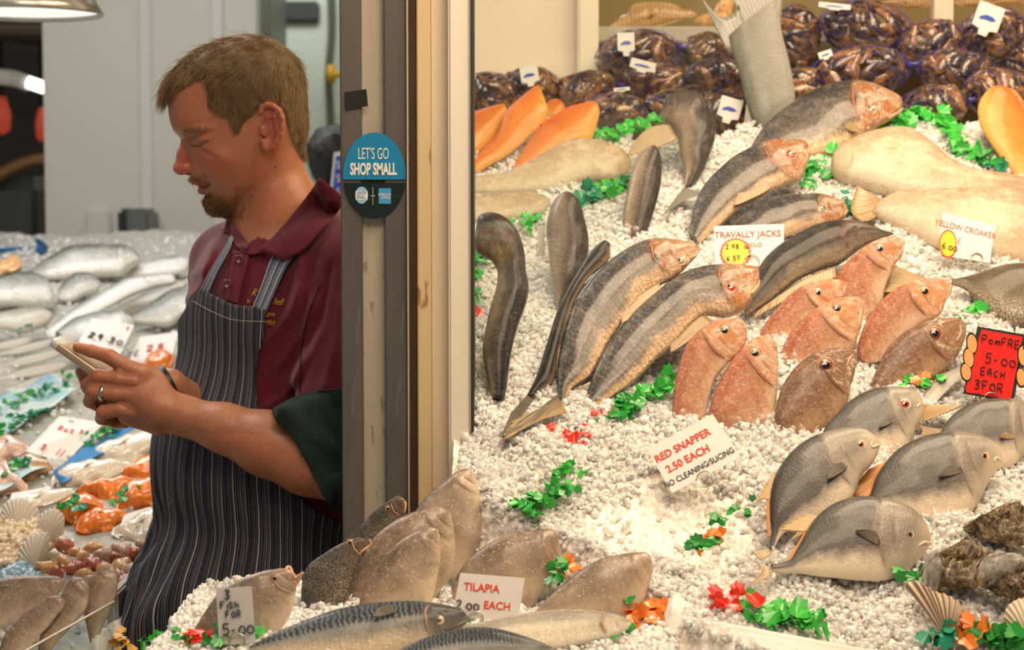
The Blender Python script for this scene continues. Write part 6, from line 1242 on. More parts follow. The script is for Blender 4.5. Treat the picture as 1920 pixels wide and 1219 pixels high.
Vh = np.vstack([VV_, Vs]); Fh = np.vstack([FF_, Fs+len(VV_)]); fh = np.vstack([ft, fts])
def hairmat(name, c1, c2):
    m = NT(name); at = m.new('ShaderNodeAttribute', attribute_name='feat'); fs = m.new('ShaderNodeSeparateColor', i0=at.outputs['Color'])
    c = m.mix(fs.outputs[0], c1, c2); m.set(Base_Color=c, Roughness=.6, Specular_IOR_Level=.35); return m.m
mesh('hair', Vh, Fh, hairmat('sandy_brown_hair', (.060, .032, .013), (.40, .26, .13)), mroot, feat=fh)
# beard and moustache
bw = 1.0*gs(hx, hy, 418, 388, 36, 20, .25)+.8*gs(hx, hy, 398, 378, 12, 16)+.65*gs(hx, hy, 366, 335, 13, 7)+.5*gs(hx, hy, 386, 344, 7, 12, -.5)+.22*gs(hx, hy, 460, 360, 55, 20, -.55)+.4*gs(hx, hy, 392, 370, 10, 8)
bw *= near | (hy < 420); bw[(hx > 520) | (hy > 420) | (hx < 345)] = 0; bw[gs(hx, hy, 374, 350, 9, 9) > .55] = 0
cb = np.where(bw > .07)[0]; pb = np.clip(bw[cb], 0, 1)**1.6; pb /= pb.sum(); sb_ = rng.choice(cb, 5200, p=pb); V2 = Vb[sb_]+rng.normal(0, .0008, (len(sb_), 3)); N2 = NB[sb_]
tb = -.15*HR-.9*HU+rng.normal(0, .25, (len(sb_), 3)); tb -= (tb*N2).sum(1)[:, None]*N2; tb /= np.linalg.norm(tb, axis=1)[:, None]
Lb = (3.0+7.5*np.clip(bw[sb_], 0, 1)*(hy[sb_] > 365)+2.5*(hy[sb_] < 350))*(.6+.6*rng.random(len(sb_)))*KM
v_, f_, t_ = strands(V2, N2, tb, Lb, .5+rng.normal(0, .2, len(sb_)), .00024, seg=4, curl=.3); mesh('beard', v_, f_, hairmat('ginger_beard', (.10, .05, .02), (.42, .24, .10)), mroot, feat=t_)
ew = gs(hx, hy, 366, 243, 24, 4.5, -.12)*(hq < 200); ce = np.where((ew > .4) & (hx < 420))[0]; se = rng.choice(ce, 170); N3 = NB[se]; te = HR*.9+HU*.2+rng.normal(0, .2, (len(se), 3)); te -= (te*N3).sum(1)[:, None]*N3; te /= np.linalg.norm(te, axis=1)[:, None]
v_, f_, t_ = strands(Vb[se], N3, te, (6+3*rng.random(len(se)))*KM, .3+0*hx[se], .00020, seg=4); mesh('eyebrows', v_, f_, hairmat('fair_eyebrow', (.28, .14, .07), (.45, .26, .13)), mroot, feat=t_)
M_lash = simple('lash_brown', (.06, .025, .015), .6)
seam([(357, 271), (363, 274), (373, 274), (383, 270), (391, 265)], .0005, M_lash, bv, .0004, name='eyelashes')
seam([(372, 350), (380, 351), (389, 349), (394, 345)], .0008, simple('mouth_line', (.16, .03, .02), .6), bv, .0002, name='mouth_line')
seam([(347, 326), (352, 326.5), (358, 325)], .0012, simple('nostril', (.08, .015, .01), .7), bv, -.0002, name='nostril')
d_ = castd(bv, 515.5, 313); c_ = P(515.5, 313, d_); bmm = bmesh.new(); bmesh.ops.create_icosphere(bmm, subdivisions=2, radius=.0012); vv_ = [np.array(v.co[:])+c_ for v in bmm.verts]; ff_ = [[v.index for v in f.verts] for f in bmm.faces]; bmm.free(); mesh('mole', vv_, ff_, simple('mole_brown', (.03, .012, .01), .6), mroot)
M_silver = simple('worn_silver', (.62, .58, .52), .22, metal=1)
cc = [H_(512+6.5*math.cos(t), 207+5*math.sin(t), -(112+4.5*math.sin(t+.6))) for t in np.linspace(0, 2*math.pi, 18, endpoint=False)]
v_, f_ = tube(cc, .0006, 6, closed=True); mesh('earring', v_, f_, M_silver, mroot)
# wedding ring on the ring finger
a_ = M_(250, 742, -240); b_ = M_(174, 735, -243); c_ = M_(192, 737, -243.5); t_ = nrm(M_(215, 738, -244)-M_(174, 735, -243)); u_, v2, _w = basis(t_)
prof = [(-.0027, .0098), (-.0022, .0109), (0, .0112), (.0022, .0109), (.0027, .0098)]; Vr = [c_+t_*x_+r_*1.0*(math.cos(th)*u_+math.sin(th)*v2) for x_, r_ in prof for th in np.linspace(0, 2*math.pi, 32, endpoint=False)]
mesh('finger_ring', Vr, [tuple(f) for f in grid_faces(5, 32, True)], M_silver, mroot)
# watch strap on the far wrist
c_ = M_(312, 724, -151); t_ = nrm(M_(280, 738, -160)-M_(325, 716, -145)); u_, v2, _w = basis(t_); Vr = [c_+t_*x_+r_*(math.cos(th)*u_+math.sin(th)*v2) for x_, r_ in [(-.008, .0225), (-.007, .0275), (.007, .0275), (.008, .0225)] for th in np.linspace(0, 2*math.pi, 40, endpoint=False)]
mesh('watch_strap', Vr, [tuple(f) for f in grid_faces(4, 40, True)], simple('black_rubber', (.012, .012, .014), .4), mroot)
# phone
def rbox(name, C_, ax, size, rad, mat, parent=None, seg=5):
    """rounded slab: ax = three unit vectors, size = full lengths, corners rounded in the first two axes"""
    a, b, c = [nrm(v) for v in ax]; sx_, sy_, sz_ = [s/2 for s in size]; pts = []
    for cx_, cy_, t0 in ((sx_-rad, sy_-rad, 0), (-sx_+rad, sy_-rad, 90), (-sx_+rad, -sy_+rad, 180), (sx_-rad, -sy_+rad, 270)):
        for k in range(seg+1): t = math.radians(t0+90*k/seg); pts.append((cx_+rad*math.cos(t), cy_+rad*math.sin(t)))
    n = len(pts); V = []; e = min(sz_*.55, .0035)
    for z_, ins in ((-sz_, e), (-sz_+e*.3, e*.3), (-sz_+e, 0), (sz_-e, 0), (sz_-e*.3, e*.3), (sz_, e)):
        for x_, y_ in pts: f = np.array([x_, y_]); l = np.linalg.norm(f); f = f*(1-ins/l); V.append(C_+a*f[0]+b*f[1]+c*z_)
    Fc = [tuple(q) for q in grid_faces(6, n, True)]+[tuple(range(n)), tuple(5*n+k for k in range(n))[::-1]]
    return mesh(name, V, Fc, mat, parent, loc=None if parent else C_)
ph = empty('phone', M_(165, 678, -212)); tag(ph, 'slim white and gold smartphone held edge on in the man\'s hand', 'phone')
la = nrm(M_(208, 708, -212)-M_(112, 640, -212)); wd = nrm(Fv*.97+Uv*.16); wd = nrm(wd-(wd@la)*la); nn_ = np.cross(la, wd)
pc_ = M_(108, 646, -230)+la*.052+wd*.020
M_gold = simple('rose_gold', (.55, .42, .30), .3, metal=.5); M_phw = simple('phone_white', (.62, .62, .60), .3, coat=.4)
rbox('body', pc_, (la, wd, nn_), (.120, .060, .0105), .010, M_gold, ph)
rbox('screen', pc_-nn_*.0053, (la, wd, nn_), (.114, .055, .0008), .008, simple('phone_screen', (.02, .02, .025), .05, emit=(.75, .8, .9), es=.25), ph)
rbox('end_cap', pc_-la*.0515, (la, wd, nn_), (.018, .0605, .0112), .008, M_phw, ph)
rbox('side_slot', pc_-wd*.0301+la*.010, (la, nn_, wd), (.0075, .0022, .0008), .0008, M_pupil if 'M_pupil' in globals() else M_lash, ph)
# embroidery on the chest
M_gthread = simple('gold_thread', (.62, .33, .04), .5)
for tx, x_, y_, h_, sh in (('R', 476, 549, 17, .35), ('hell', 521, 566, 16, .35), ('Fi', 466, 566, 10, 0), ('gers', 508, 589, 11, 0), ('1911', 507, 606, 12, 0)):
    d_ = castd(bv, x_, y_); dr = castd(bv, x_+12, y_) or d_; du = castd(bv, x_, y_-12) or d_
    c0 = P(x_, y_, d_); rr_ = P(x_+12, y_+1.5, dr)-c0; uu_ = P(x_-1, y_-12, du)-c0; text3d('embroidery', tx, c0+nrm(CAM-c0)*.0022, rr_, uu_-(uu_@nrm(rr_))*nrm(rr_), h_*KM*.82, M_gthread, mroot, ex=.0005, sx=.8, shear=sh)
# ================================================================ the long counter on the left
LB = dict(bed='left', gcol=.3)
def lf(label, sp, D, V, a, L=30, thick=.5, **k): return fish('whole_fish', label, 'fish', sp, m8(D) if k.pop('m', 1) else D, m8(V) if k.get('mm', 1) else V, a, bed='left', L=L, thick=thick, gcol=k.pop('gcol', .3), **k)
lf('whole salmon with a dark back, farthest on the left counter under the wall socket', 'salmon', [(1160,325),(1110,280),(1040,245),(900,235),(780,232),(620,238),(530,262),(460,300),(380,345),(300,400),(220,440)], [(1160,325),(1080,380),(1000,440),(900,450),(760,455),(600,470),(430,482),(330,468),(230,460)], (180, 532))
lf('pale fish at the very back of the left counter beside the salmon nose', 'silver', [(1560,320),(1440,300),(1300,318),(1180,345),(1040,330)], [(1560,320),(1520,400),(1380,430),(1220,440),(1040,450)], (300, 520))
lf('grey backed fish at the left edge below the blue crate', 'salmon', [(430,560),(360,500),(260,465),(130,462),(0,480),(-60,490)], [(430,560),(450,640),(420,700),(300,705),(100,695),(-60,690)], (40, 585))
lf('short grey fish head between the salmon and the bright silver fish', 'salmon', [(830,515),(760,460),(690,440),(610,450),(540,500),(480,570)], [(830,515),(800,570),(700,600),(620,640),(560,660),(500,650)], (140, 570))
lf('bright silver fish lying diagonally, the widest one behind the phone', 'silver', [(1420,440),(1250,450),(1080,470),(960,510),(820,590),(680,670),(560,750),(450,830),(365,905)], [(1420,440),(1430,500),(1270,530),(1100,590),(980,650),(850,720),(700,800),(560,880),(440,950),(385,945)], (150, 640))
lf('pink bellied fish just right of the widest silver fish', 'pale', [(1520,480),(1400,520),(1240,560),(1120,620),(960,700),(860,760)], [(1520,480),(1500,580),(1350,640),(1200,700),(1140,740),(1000,780),(900,790)], (240, 610))
lf('silver fish nearest the apron with its tail towards the price tickets', 'salmon', [(1620,520),(1500,560),(1380,600),(1240,690),(1120,760),(1050,800)], [(1620,520),(1600,720),(1480,800),(1380,860),(1240,850),(1100,830)], (290, 630))
lf('pink gilled fish at the left edge above the green garnish', 'pale', [(440,760),(340,725),(220,725),(100,740),(-30,760)], [(440,760),(400,830),(300,870),(180,900),(60,880),(-30,870)], (40, 640))
lf('big pale fish lying under the price tickets behind the phone', 'silver', [(1100,830),(960,790),(800,800),(640,830),(540,880),(460,940)], [(1100,830),(1080,960),(960,1080),(820,1090),(680,1060),(560,1010)], (200, 690))
for i, (x0, y0, x1, y1, w) in enumerate([(-10, 668, 108, 642, 9), (-10, 690, 120, 662, 10), (-10, 712, 130, 685, 10), (0, 735, 150, 700, 11), (10, 752, 160, 722, 10), (-20, 655, 60, 640, 10)]):
    dx, dy = x1-x0, y1-y0; L_ = math.hypot(dx, dy); nx_, ny_ = dy/L_, -dx/L_
    top = [(x1-dx*t+nx_*w*a_*-1, y1-dy*t+ny_*w*a_) for t, a_ in ((0, .0), (.1, .7), (.3, 1), (.6, .9), (.85, .45), (1, .25))]; bot = [(x1-dx*t-nx_*w*a_*-1, y1-dy*t-ny_*w*a_) for t, a_ in ((0, .0), (.1, .7), (.3, 1), (.6, .9), (.85, .45), (1, .25))]
    fish('small_fish', 'slim pale whiting in the heap left of the phone, ' + ['second from the back', 'third from the back', 'fourth from the back', 'second from the front', 'nearest the blue tray liner', 'shortest, at the back'][i], 'fish', 'pale', top, bot, ((x0+x1)/2, (y0+y1)/2+w), bed='left', L=35, gcol=0, group='slim whiting in a heap')
# price tickets
def ticket(q, d, label, dd): return Card(q, d, label, dd=dd, bed='left', name='price_ticket')
def ld(x, y): return (hit('left', x, y)-CAM)@Fv
d_ = ld(190, 668)-.16; k = ticket([(172,596),(252,610),(222,672),(142,652)], d_, 'white ticket with black figures and red corners just above the phone', (.10,.10,0,0)); k.hand('29.30', 164, 632, 18, M_ink, r0=.0016, rot=-.12); k.hand('-', 172, 640, 14, M_redink, r0=.001); k.hand('1', 236, 618, 12, M_redink, r0=.0016)
d_ = ld(280, 690); k = ticket([(262,632),(335,622),(318,682),(236,690)], d_, 'white ticket reading 28 in red beside the apron', (.10,.10,0,0)); k.hand('28', 274, 660, 22, M_redink, r0=.0013, adv=1.05); k.hand('£', 250, 668, 20, M_ink, r0=.0008)
d_ = ld(110, 862); k = ticket([(112,780),(196,792),(122,868),(48,846)], d_, 'white ticket reading 2 11 in red over the fillets', (.10,.10,0,0)); k.hand('2', 76, 842, 15, M_redink, r0=.0011); k.hand('11', 102, 852, 20, M_redink, r0=.0011, rot=-.2); k.hand('Ros', 108, 806, 13, M_redink, r0=.0009, rot=-.15); k.hand('s', 148, 812, 12, M_redink, r0=.0009, rot=-.15); k.hand('aooa', 124, 790, 6, M_ink, r0=.0005)
d_ = ld(250, 1012); k = ticket([(232,965),(282,950),(290,1000),(222,1005)], d_, 'white ticket above the cut fish pieces, touching the apron', (.06,.06,0,0)); k.hand('C', 255, 992, 12, M_ink, r0=.0006); k.hand('-', 232, 996, 10, M_ink, r0=.0006)
# tray liners: printed blue and green plastic
M_lin = NT('blue_white_liner'); o_ = M_lin.obj(); M_lin.set(Base_Color=M_lin.ramp(M_lin.noise(7, 3, o_), [(.40, (.42, .70, .78)), (.55, (.75, .84, .84)), (.7, (.12, .45, .66))]), Roughness=.25, Coat_Weight=.4); M_lin = M_lin.m
def sheet(quad, bed, th, mat, name, label, cat, lift=.006, wv=.004):
    a = curve(quad[:2], 12); b = curve(quad[2:][::-1], 12); V = []; n_ = BED[bed][1]/np.linalg.norm(BED[bed][1])
    for s_ in (0, 1):
        for i in range(12):
            for j in range(12):
                t = j/11; p = a[i]*(1-t)+b[i]*t; w = hit(bed, *p); V.append(w+n_*(lift+wv*math.sin(w[0]*50+w[1]*30)-th*s_))
    g = grid_faces(12, 12); bd = np.array([i*12 for i in range(12)]+[132+j for j in range(1, 12)]+[i*12+11 for i in range(10, -1, -1)]+[j for j in range(10, 0, -1)]); nx = np.roll(bd, -1)
    o = mesh(name, V, np.vstack([g, g[:, ::-1]+144, np.stack([bd, bd+144, nx+144, nx], -1)]), mat, None, loc=V[0]); tag(o, label, cat); return o
sheet([(-20, 770), (100, 715), (150, 745), (-20, 850)], 'left', .001, M_lin, 'tray_liner', 'pale blue plastic liner lying left below the phone', 'tray liner', lift=.018)
sheet([(100, 900), (250, 800), (268, 812), (118, 925)], 'left', .001, simple('bright_blue_liner', (.02, .22, .55), .3, nz=.3, nscale=20), 'tray_liner', 'bright blue liner strip between the fillets and the white ticket', 'tray liner', lift=.018)
sheet([(-20, 925), (95, 870), (100, 885), (-20, 945)], 'left', .001, M_lin, 'tray_liner', 'blue green liner strip beside the brown fillet', 'tray liner', lift=.016)
for i, (p_, l_, n_) in enumerate([([(-10, 800), (60, 765), (125, 745)], 'green plastic grass strip along the pale blue liner', 40), ([(-5, 840), (40, 815), (75, 795)], 'second green grass strip at the left edge under the liner', 24), ([(170, 855), (210, 830), (250, 805)], 'green plastic grass strip beside the bright blue liner', 32), ([(0, 915), (30, 900), (60, 892)], 'green grass strip in front of the pink fillets', 18), ([(135, 722), (150, 735), (160, 745)], 'green scrap just below the phone', 7), ([(40, 640), (60, 630), (75, 622)], 'thin green strip beside the pink gilled fish', 10), ([(120, 975), (150, 985), (165, 965)], 'dark green leaves below the orange fillets', 12), ([(220, 965), (245, 950), (270, 945)], 'small green sprigs right of the orange fillets', 10)]):
    garnish(p_, 'left', [M_green_l, M_teal], n_, .010, l_, seed=40+i, lift=.024, spread=.008)
# fillets
def filletmat(name, c1, c2, sc=60, rough=.25):
    m = NT(name); w = m.new('ShaderNodeTexWave', in_Scale=float(sc), in_Distortion=3.0, in_Detail=2.0); m.put(w.inputs['Vector'], m.obj()); m.set(Base_Color=m.mix(m.math('MULTIPLY', w.outputs['Fac'], .6), c1, c2), Roughness=rough, Coat_Weight=.5); m.bump(w.outputs['Fac'], .25, .002); return m.m
M_salm = filletmat('salmon_flesh', (.85, .19, .012), (.90, .30, .06), 28); M_white_f = filletmat('white_fish_flesh', (.70, .60, .46), (.80, .74, .62)); M_pink_f = filletmat('pink_fish_flesh', (.70, .42, .33), (.82, .64, .54)); M_brown_f = filletmat('smoked_flesh', (.42, .24, .13), (.60, .40, .24)); M_amber = filletmat('amber_flesh', (.70, .36, .12), (.85, .58, .28)); M_maroon_f = filletmat('dark_red_flesh', (.38, .07, .04), (.60, .20, .11))
def slab(pts, a, label, mat, th=.016, L=28, name='fillet', cat='fish fillet', group=None, bed='left', seed=0, lift=0.0):
    A = hit(bed, *a)+[0, 0, lift]; n = plane_n(L); out = curve(pts+[pts[0]], 40)[:-1]; ctr = out.mean(0); V = []; NR = 7
    for side in (1, 0):
        for j in range(NR):
            t = j/(NR-1)
            for p in out:
                q = ctr+(p-ctr)*(1-t*.99); w = phit(q[0], q[1], A, n); V.append(w+n*((th*(1-(1-t)**4)+.002*math.sin(w[0]*170+w[1]*90+seed)*min(1, t*3))*side-.004*(1-side)))
    m_ = NR*40; g = grid_faces(NR, 40, True); o = mesh(name, V, [tuple(x) for x in g]+[tuple(x) for x in g[:, ::-1]+m_]+[(i, i+m_, (i+1) % 40+m_, (i+1) % 40) for i in range(40)]+[tuple(range(m_-40, m_)), tuple(range(2*m_-40, 2*m_))[::-1]], mat, None, loc=A)
    tag(o, label, cat, group); return o
q = lambda *a: m3(list(a))
slab(q((560,330),(600,300),(680,280),(720,225),(810,215),(860,260),(860,350),(700,330),(620,325)), (240, 900), 'orange salmon fillet highest in the group, against the apron', M_salm, seed=1)
slab(q((385,405),(420,375),(560,340),(700,330),(720,350),(640,400),(590,450),(530,440),(480,405)), (190, 935), 'orange salmon fillet second from the top, curling over', M_salm, seed=2)
slab(q((590,490),(620,420),(680,350),(760,345),(850,350),(840,450),(740,480),(640,505)), (250, 958), 'thick orange salmon fillet with white sheen beside the apron', M_salm, th=.022, seed=3)
slab(q((210,550),(260,500),(330,460),(400,415),(480,415),(540,460),(520,490),(430,500),(380,560),(330,540),(260,545)), (130, 975), 'orange salmon fillet at the left of the group', M_salm, seed=4)
slab(q((380,580),(400,540),(480,500),(560,490),(680,515),(670,545),(600,580),(540,605),(430,610)), (190, 995), 'orange salmon fillet lowest in the group', M_salm, seed=5)
slab(m8([(1165,1170),(1200,1090),(1280,1045),(1380,1045),(1420,1100),(1380,1170),(1300,1200),(1200,1200)]), (295, 700), 'orange fillet behind the wrist with the black strap', M_salm, seed=6)
slab(q((270,370),(275,310),(340,270),(480,240),(640,235),(680,260),(600,310),(520,340),(400,370)), (170, 912), 'long white fillet just above the orange ones', M_white_f, seed=7)
slab(q((430,240),(480,180),(600,130),(720,90),(820,85),(860,150),(760,200),(700,240),(560,250)), (230, 868), 'ridged white fillet below the hands', M_white_f, seed=8)
slab(q((520,120),(600,60),(660,40),(560,30),(480,70)), (195, 822), 'small beige fillet between the ticket and the hand', M_brown_f, seed=9)
slab(q((50,270),(90,220),(180,210),(280,262),(200,310),(130,335),(80,300)), (60, 898), 'brown smoked fillet left of the white ticket', M_brown_f, seed=10)
slab(q((-30,120),(60,110),(150,165),(110,200),(40,220),(-30,240)), (15, 860), 'pink fillet at the left edge under the grass strip', M_pink_f, seed=11)
slab(q((-30,240),(30,235),(80,330),(145,360),(130,395),(60,390),(-30,400)), (20, 922), 'forked pink fillet at the left edge below the brown one', M_pink_f, seed=12)
slab(q((560,600),(640,560),(760,490),(860,460),(860,640),(700,660),(620,640)), (245, 1012), 'dull white fillet below the thick salmon fillet', M_white_f, seed=13, th=.010)
slab(q((20,480),(60,440),(250,385),(380,380),(330,430),(200,480),(80,520)), (70, 965), 'pale fillet under a small ticket, left of the salmon', M_white_f, seed=14, th=.008)
d_ = ld(60, 955); k = ticket([(22,925),(95,912),(92,930),(15,948)], d_, 'narrow white ticket with black writing left of the salmon fillets', (.03,.03,0,0)); k.hand('--1', 40, 935, 9, M_ink, r0=.0005)
slab(m8([(-30,330),(60,300),(130,260),(170,290),(150,360),(60,400),(-30,410)]), (20, 505), 'orange fish piece inside the blue crate', M_amber, seed=21, lift=.02)
# scallop shells with chopped meat
scallop((40, 1010), [(5,975),(15,955),(45,948),(72,960),(82,985)], (40, 995), 'left', 'scallop shell standing behind the chopped white meat', M_sc2, L=50)
scallop((95, 1022), [(72,1000),(82,975),(105,965),(125,978),(122,1010)], (100, 1015), 'left', 'scallop shell standing beside the lowest salmon fillet', M_sc2, L=55)
scallop((70, 1075), [(35,1045),(60,1020),(95,1012),(95,1040),(85,1060)], (70, 1060), 'left', 'scallop shell leaning on the cut fish pieces', M_sc2, L=50)
def pile(label, poly, n, sz, mats, a0, name, cat, th=.02):
    pl = np.array(poly, float); r = np.random.default_rng(5); parts = []
    bm = bmesh.new(); bmesh.ops.create_icosphere(bm, subdivisions=1, radius=1); bv_ = np.array([v.co[:] for v in bm.verts]); bf = [tuple(v.index for v in f.verts) for f in bm.faces]; bm.free()
    lo_, hi_ = pl.min(0), pl.max(0); c = 0
    while c < n:
        p = lo_+(hi_-lo_)*r.random(2)
        if sdf2(pl, p[None])[0] < 0: continue
        w = hit('left', *p)+[0, 0, th*r.random()*min(1, sdf2(pl, p[None])[0]/15)]; parts.append((w+bv_*sz*r.uniform(.5, 1.3, 3)+r.normal(0, sz*.15, bv_.shape), bf)); c += 1
    v_, f_ = join(parts); o = mesh(name, v_, f_, mats, None, loc=v_[0]); tag(o, label, cat, kind='stuff'); return o
pile('heap of chopped white crab meat at the left edge among scallop shells', [(-20,985),(30,975),(80,985),(105,1010),(85,1030),(40,1055),(-20,1060)], 900, .006, simple('chopped_meat', (.82, .66, .45), .4, nz=.25, nscale=30), None, 'chopped_meat', 'chopped meat')
r = random.Random(4); n_c = 0
tr_ = [P(0, 0, 1)]
for i in range(34):
    x = 70+ (i*37 % 205); y = 1022+(i*53 % 92)
    if x < 110 and y < 1040 or (x > 60 and x < 190 and y > 1085 and x < 150): continue
    s_ = r.uniform(13, 24); a_ = r.uniform(0, 3.14); pts = [(x+s_*math.cos(a_+t)*(1.15 if k_ % 2 else .8), y+s_*.5*math.sin(a_+t)*(1.1 if k_ % 2 else .85)) for k_, t in enumerate(np.linspace(0, 6.283, 7, endpoint=False))]
    mt = [M_amber, M_maroon_f, M_amber, M_pink_f, M_maroon_f, M_white_f][i % 6]; nm = {M_amber: 'amber', M_maroon_f: 'dark red', M_pink_f: 'pink', M_white_f: 'white'}[mt]
    slab([(float(a), float(b)) for a, b in pts], (x, y+s_*.5), nm+' cube of fish in the mixed pile beside the apron', mt, th=.011, L=r.uniform(15, 60), name='fish_chunk', cat='fish piece', group='fish cubes, '+nm, seed=i, lift=.006)
pile('crumpled blue tinted plastic film beside the cut fish pieces', [(5,1075),(40,1055),(70,1070),(75,1085),(10,1090)], 160, .006, simple('crinkled_film', (.45, .65, .78), .08, coat=.5, alpha=.8), None, 'plastic_film', 'plastic film', th=.01)
# frosted tilapia at the near corner and the perspex screen
c9 = T(0, 950, 4.531)
for lb, D_, V_, a_, y_ in [('mottled grey tilapia at the bottom left, behind the yellow lipped one', [(560,640),(500,600),(380,585),(200,590),(80,600),(-60,640),(-100,720)], [(560,640),(520,730),(430,820),(330,900),(200,980),(60,1020),(-60,1060)], (30, 1190), None),
  ('yellow lipped tilapia at the bottom left corner', [(558,795),(500,760),(420,770),(330,830),(230,900),(120,1000),(40,1100),(0,1220),(-20,1300)], [(558,795),(540,870),(480,940),(420,1020),(340,1100),(260,1200),(160,1290),(60,1320)], (40, 1235), 1),
  ('frosted tilapia standing third from the left at the bottom left', [(748,650),(700,605),(620,610),(560,680),(500,800),(420,900),(380,1000),(340,1120),(330,1220)], [(748,650),(765,720),(750,830),(720,900),(650,980),(580,1060),(500,1140),(440,1220)], (95, 1225), None),
  ('dark headed frosted tilapia nearest the apron at the bottom left', [(975,495),(930,495),(850,540),(760,620),(720,740),(710,880),(740,1020),(770,1160)], [(975,495),(1003,600),(1000,720),(960,830),(930,920),(880,1020),(840,1120),(800,1180)], (180, 1200), None)]:
    fish('frozen_tilapia', lb, 'fish', 'tilapia', c9(D_), c9(V_), a_, bed='left', L=70, thick=.4, gcol=.4, fins=[('lip_edge', c9([(560,800),(530,870)]), c9([(550,800),(500,880)]), 'yellow')] if y_ else [])
A1 = hit('left', 40, 1232)[:2]; B1 = P(238, 1118, 2.75)[:2]
M_persp = NT('clear_perspex'); _t = M_persp.new('ShaderNodeBsdfTransparent', i0=(.90, .93, .91)); _g = M_persp.new('ShaderNodeBsdfGlossy', in_Roughness=.05); _m = M_persp.new('ShaderNodeMixShader', i0=.08); M_persp.put(_m.inputs[1], _t.outputs[0]); M_persp.put(_m.inputs[2], _g.outputs[0]); M_persp.put(M_persp.n['Material Output'].inputs[0], _m.outputs[0]); M_persp = M_persp.m
pA = P(45, 1222, 2.24); pB = P(214, 1128, 2.36); per = empty('perspex_screen', (pA+pB)/2-[0, 0, .25]); tag(per, 'clear perspex screen edge running in front of the bottom left tilapia', 'screen')
flatpoly('sheet', [pA, pB, pB-[0, 0, .5], pA-[0, 0, .5]], .003, M_persp, per); v_, f_ = tube([pA+(pA-pB)*.6, pB], .0016, 6, n=6); mesh('polished_edge', v_, f_, simple('perspex_edge', (.75, .68, .60), .2, coat=.5), per)
tb_ = box('steel_tray', hit('left', 200, 1160)+[0, 0, -.02], hit('left', 262, 1085)+[.0, .0, .012], M_steel, None, .003); tag(tb_, 'steel tray rim beside the apron at the bottom', 'tray')
fb1 = hit('left', 212, 1175)+[0, 0, .0]; fb2 = hit('left', 270, 1140)+[0, 0, .0]; foambox(fb1, fb2, fb1+[0, -.06, 0], .10, 'dull white foam box at the bottom between perspex and apron')
# blue crate
M_crate = simple('blue_crate_plastic', (.01, .11, .30), .35)
cr0 = P(0, 500, 5.0); cr = empty('plastic_crate', hit('left', 40, 520)); tag(cr, 'blue plastic crate at the far left end of the counter', 'crate')
for a_, b_, h_ in (((-30, 522), (92, 470), 26), ((-30, 468), (70, 468), 30), ((70, 450), (94, 470), 40)):
    p0 = P(a_[0], a_[1], 5.0); p1 = P(b_[0], b_[1], 5.15); k_ = 5.0/FPX
    for j in range(3): v_, f_ = tube([p0-[0, 0, j*h_*k_*.45], p1-[0, 0, j*h_*k_*.45]], .007, 6); mesh('rail', v_, f_, M_crate, cr)
    for t in np.linspace(.05, .95, 7): w = p0*(1-t)+p1*t; v_, f_ = tube([w, w-[0, 0, h_*k_]], .006, 6); mesh('slat', v_, f_, M_crate, cr)
# ================================================================ back of the shop
def onback(x, y, dd=0): return P(x, y, 5.99-dd)
a = onback(162, 446, .04); b = onback(207, 393, .04); sb = box('wall_socket', (a[0], 5.955, a[2]), (b[0], 5.98, b[2]), simple('socket_white', (.62, .60, .54), .35), None, .006); tag(sb, 'white blank socket plate on the wall left of the grey dispenser', 'socket')
v_ = empty('dispenser', onback(258, 446, .1)); tag(v_, 'grey and black dispenser box on the white wall', 'dispenser')
a = P(228, 446, 5.9); b = P(290, 391, 5.9); xm = P(246, 400, 5.9)[0]; box('body', (a[0], 5.84, a[2]), (xm, 5.98, b[2]), simple('dispenser_black', (.03, .035, .035), .35), v_, .012); box('cover', (xm, 5.83, a[2]), (b[0], 5.98, b[2]), simple('dispenser_grey', (.13, .14, .13), .35), v_, .012)
k_ = box('screw_knob', P(219, 443, 5.9)-[.008, 0, .008], P(219, 443, 5.9)+[.008, .06, .008], simple('knob_brown', (.4, .22, .12), .4), None, .004); tag(k_, 'small brown knob on the wall between socket and dispenser', 'knob')
# lamp over the counter
lc = P(42, 24, 3.3); lamp = empty('pendant_lamp', lc); tag(lamp, 'round silver rimmed pendant lamp at the top left', 'lamp'); kk_ = 3.3/FPX
def lathe(name, c, prof, mat, parent, S=64, flip=False):
    V = [c+np.array([r_*math.cos(t), r_*math.sin(t), z_]) for r_, z_ in prof for t in np.linspace(0, 2*math.pi, S, endpoint=False)]; return mesh(name, V, grid_faces(len(prof), S, True), mat, parent)
R_ = 150*kk_
lathe('shade', lc, [(R_*.10, .20), (R_*.35, .17), (R_*.7, .08), (R_*.97, .012), (R_*1.0, 0), (R_*.985, -.004), (R_*.965, .004), (R_*.68, .06), (R_*.3, .14), (R_*.05, .18)], simple('lamp_shade_silver', (.55, .52, .46), .25, metal=.8), lamp)
lathe('diffuser', lc, [(.0005, .010), (R_*.5, .008), (R_*.96, .004)], simple('lamp_white', (.9, .9, .86), .4, emit=(1, .98, .92), es=.75), lamp)
v_, f_ = tube([lc+[0, 0, .19], lc+[0, 0, 1.6]], .006, 8); mesh('cord', v_, f_, M_dark, lamp)
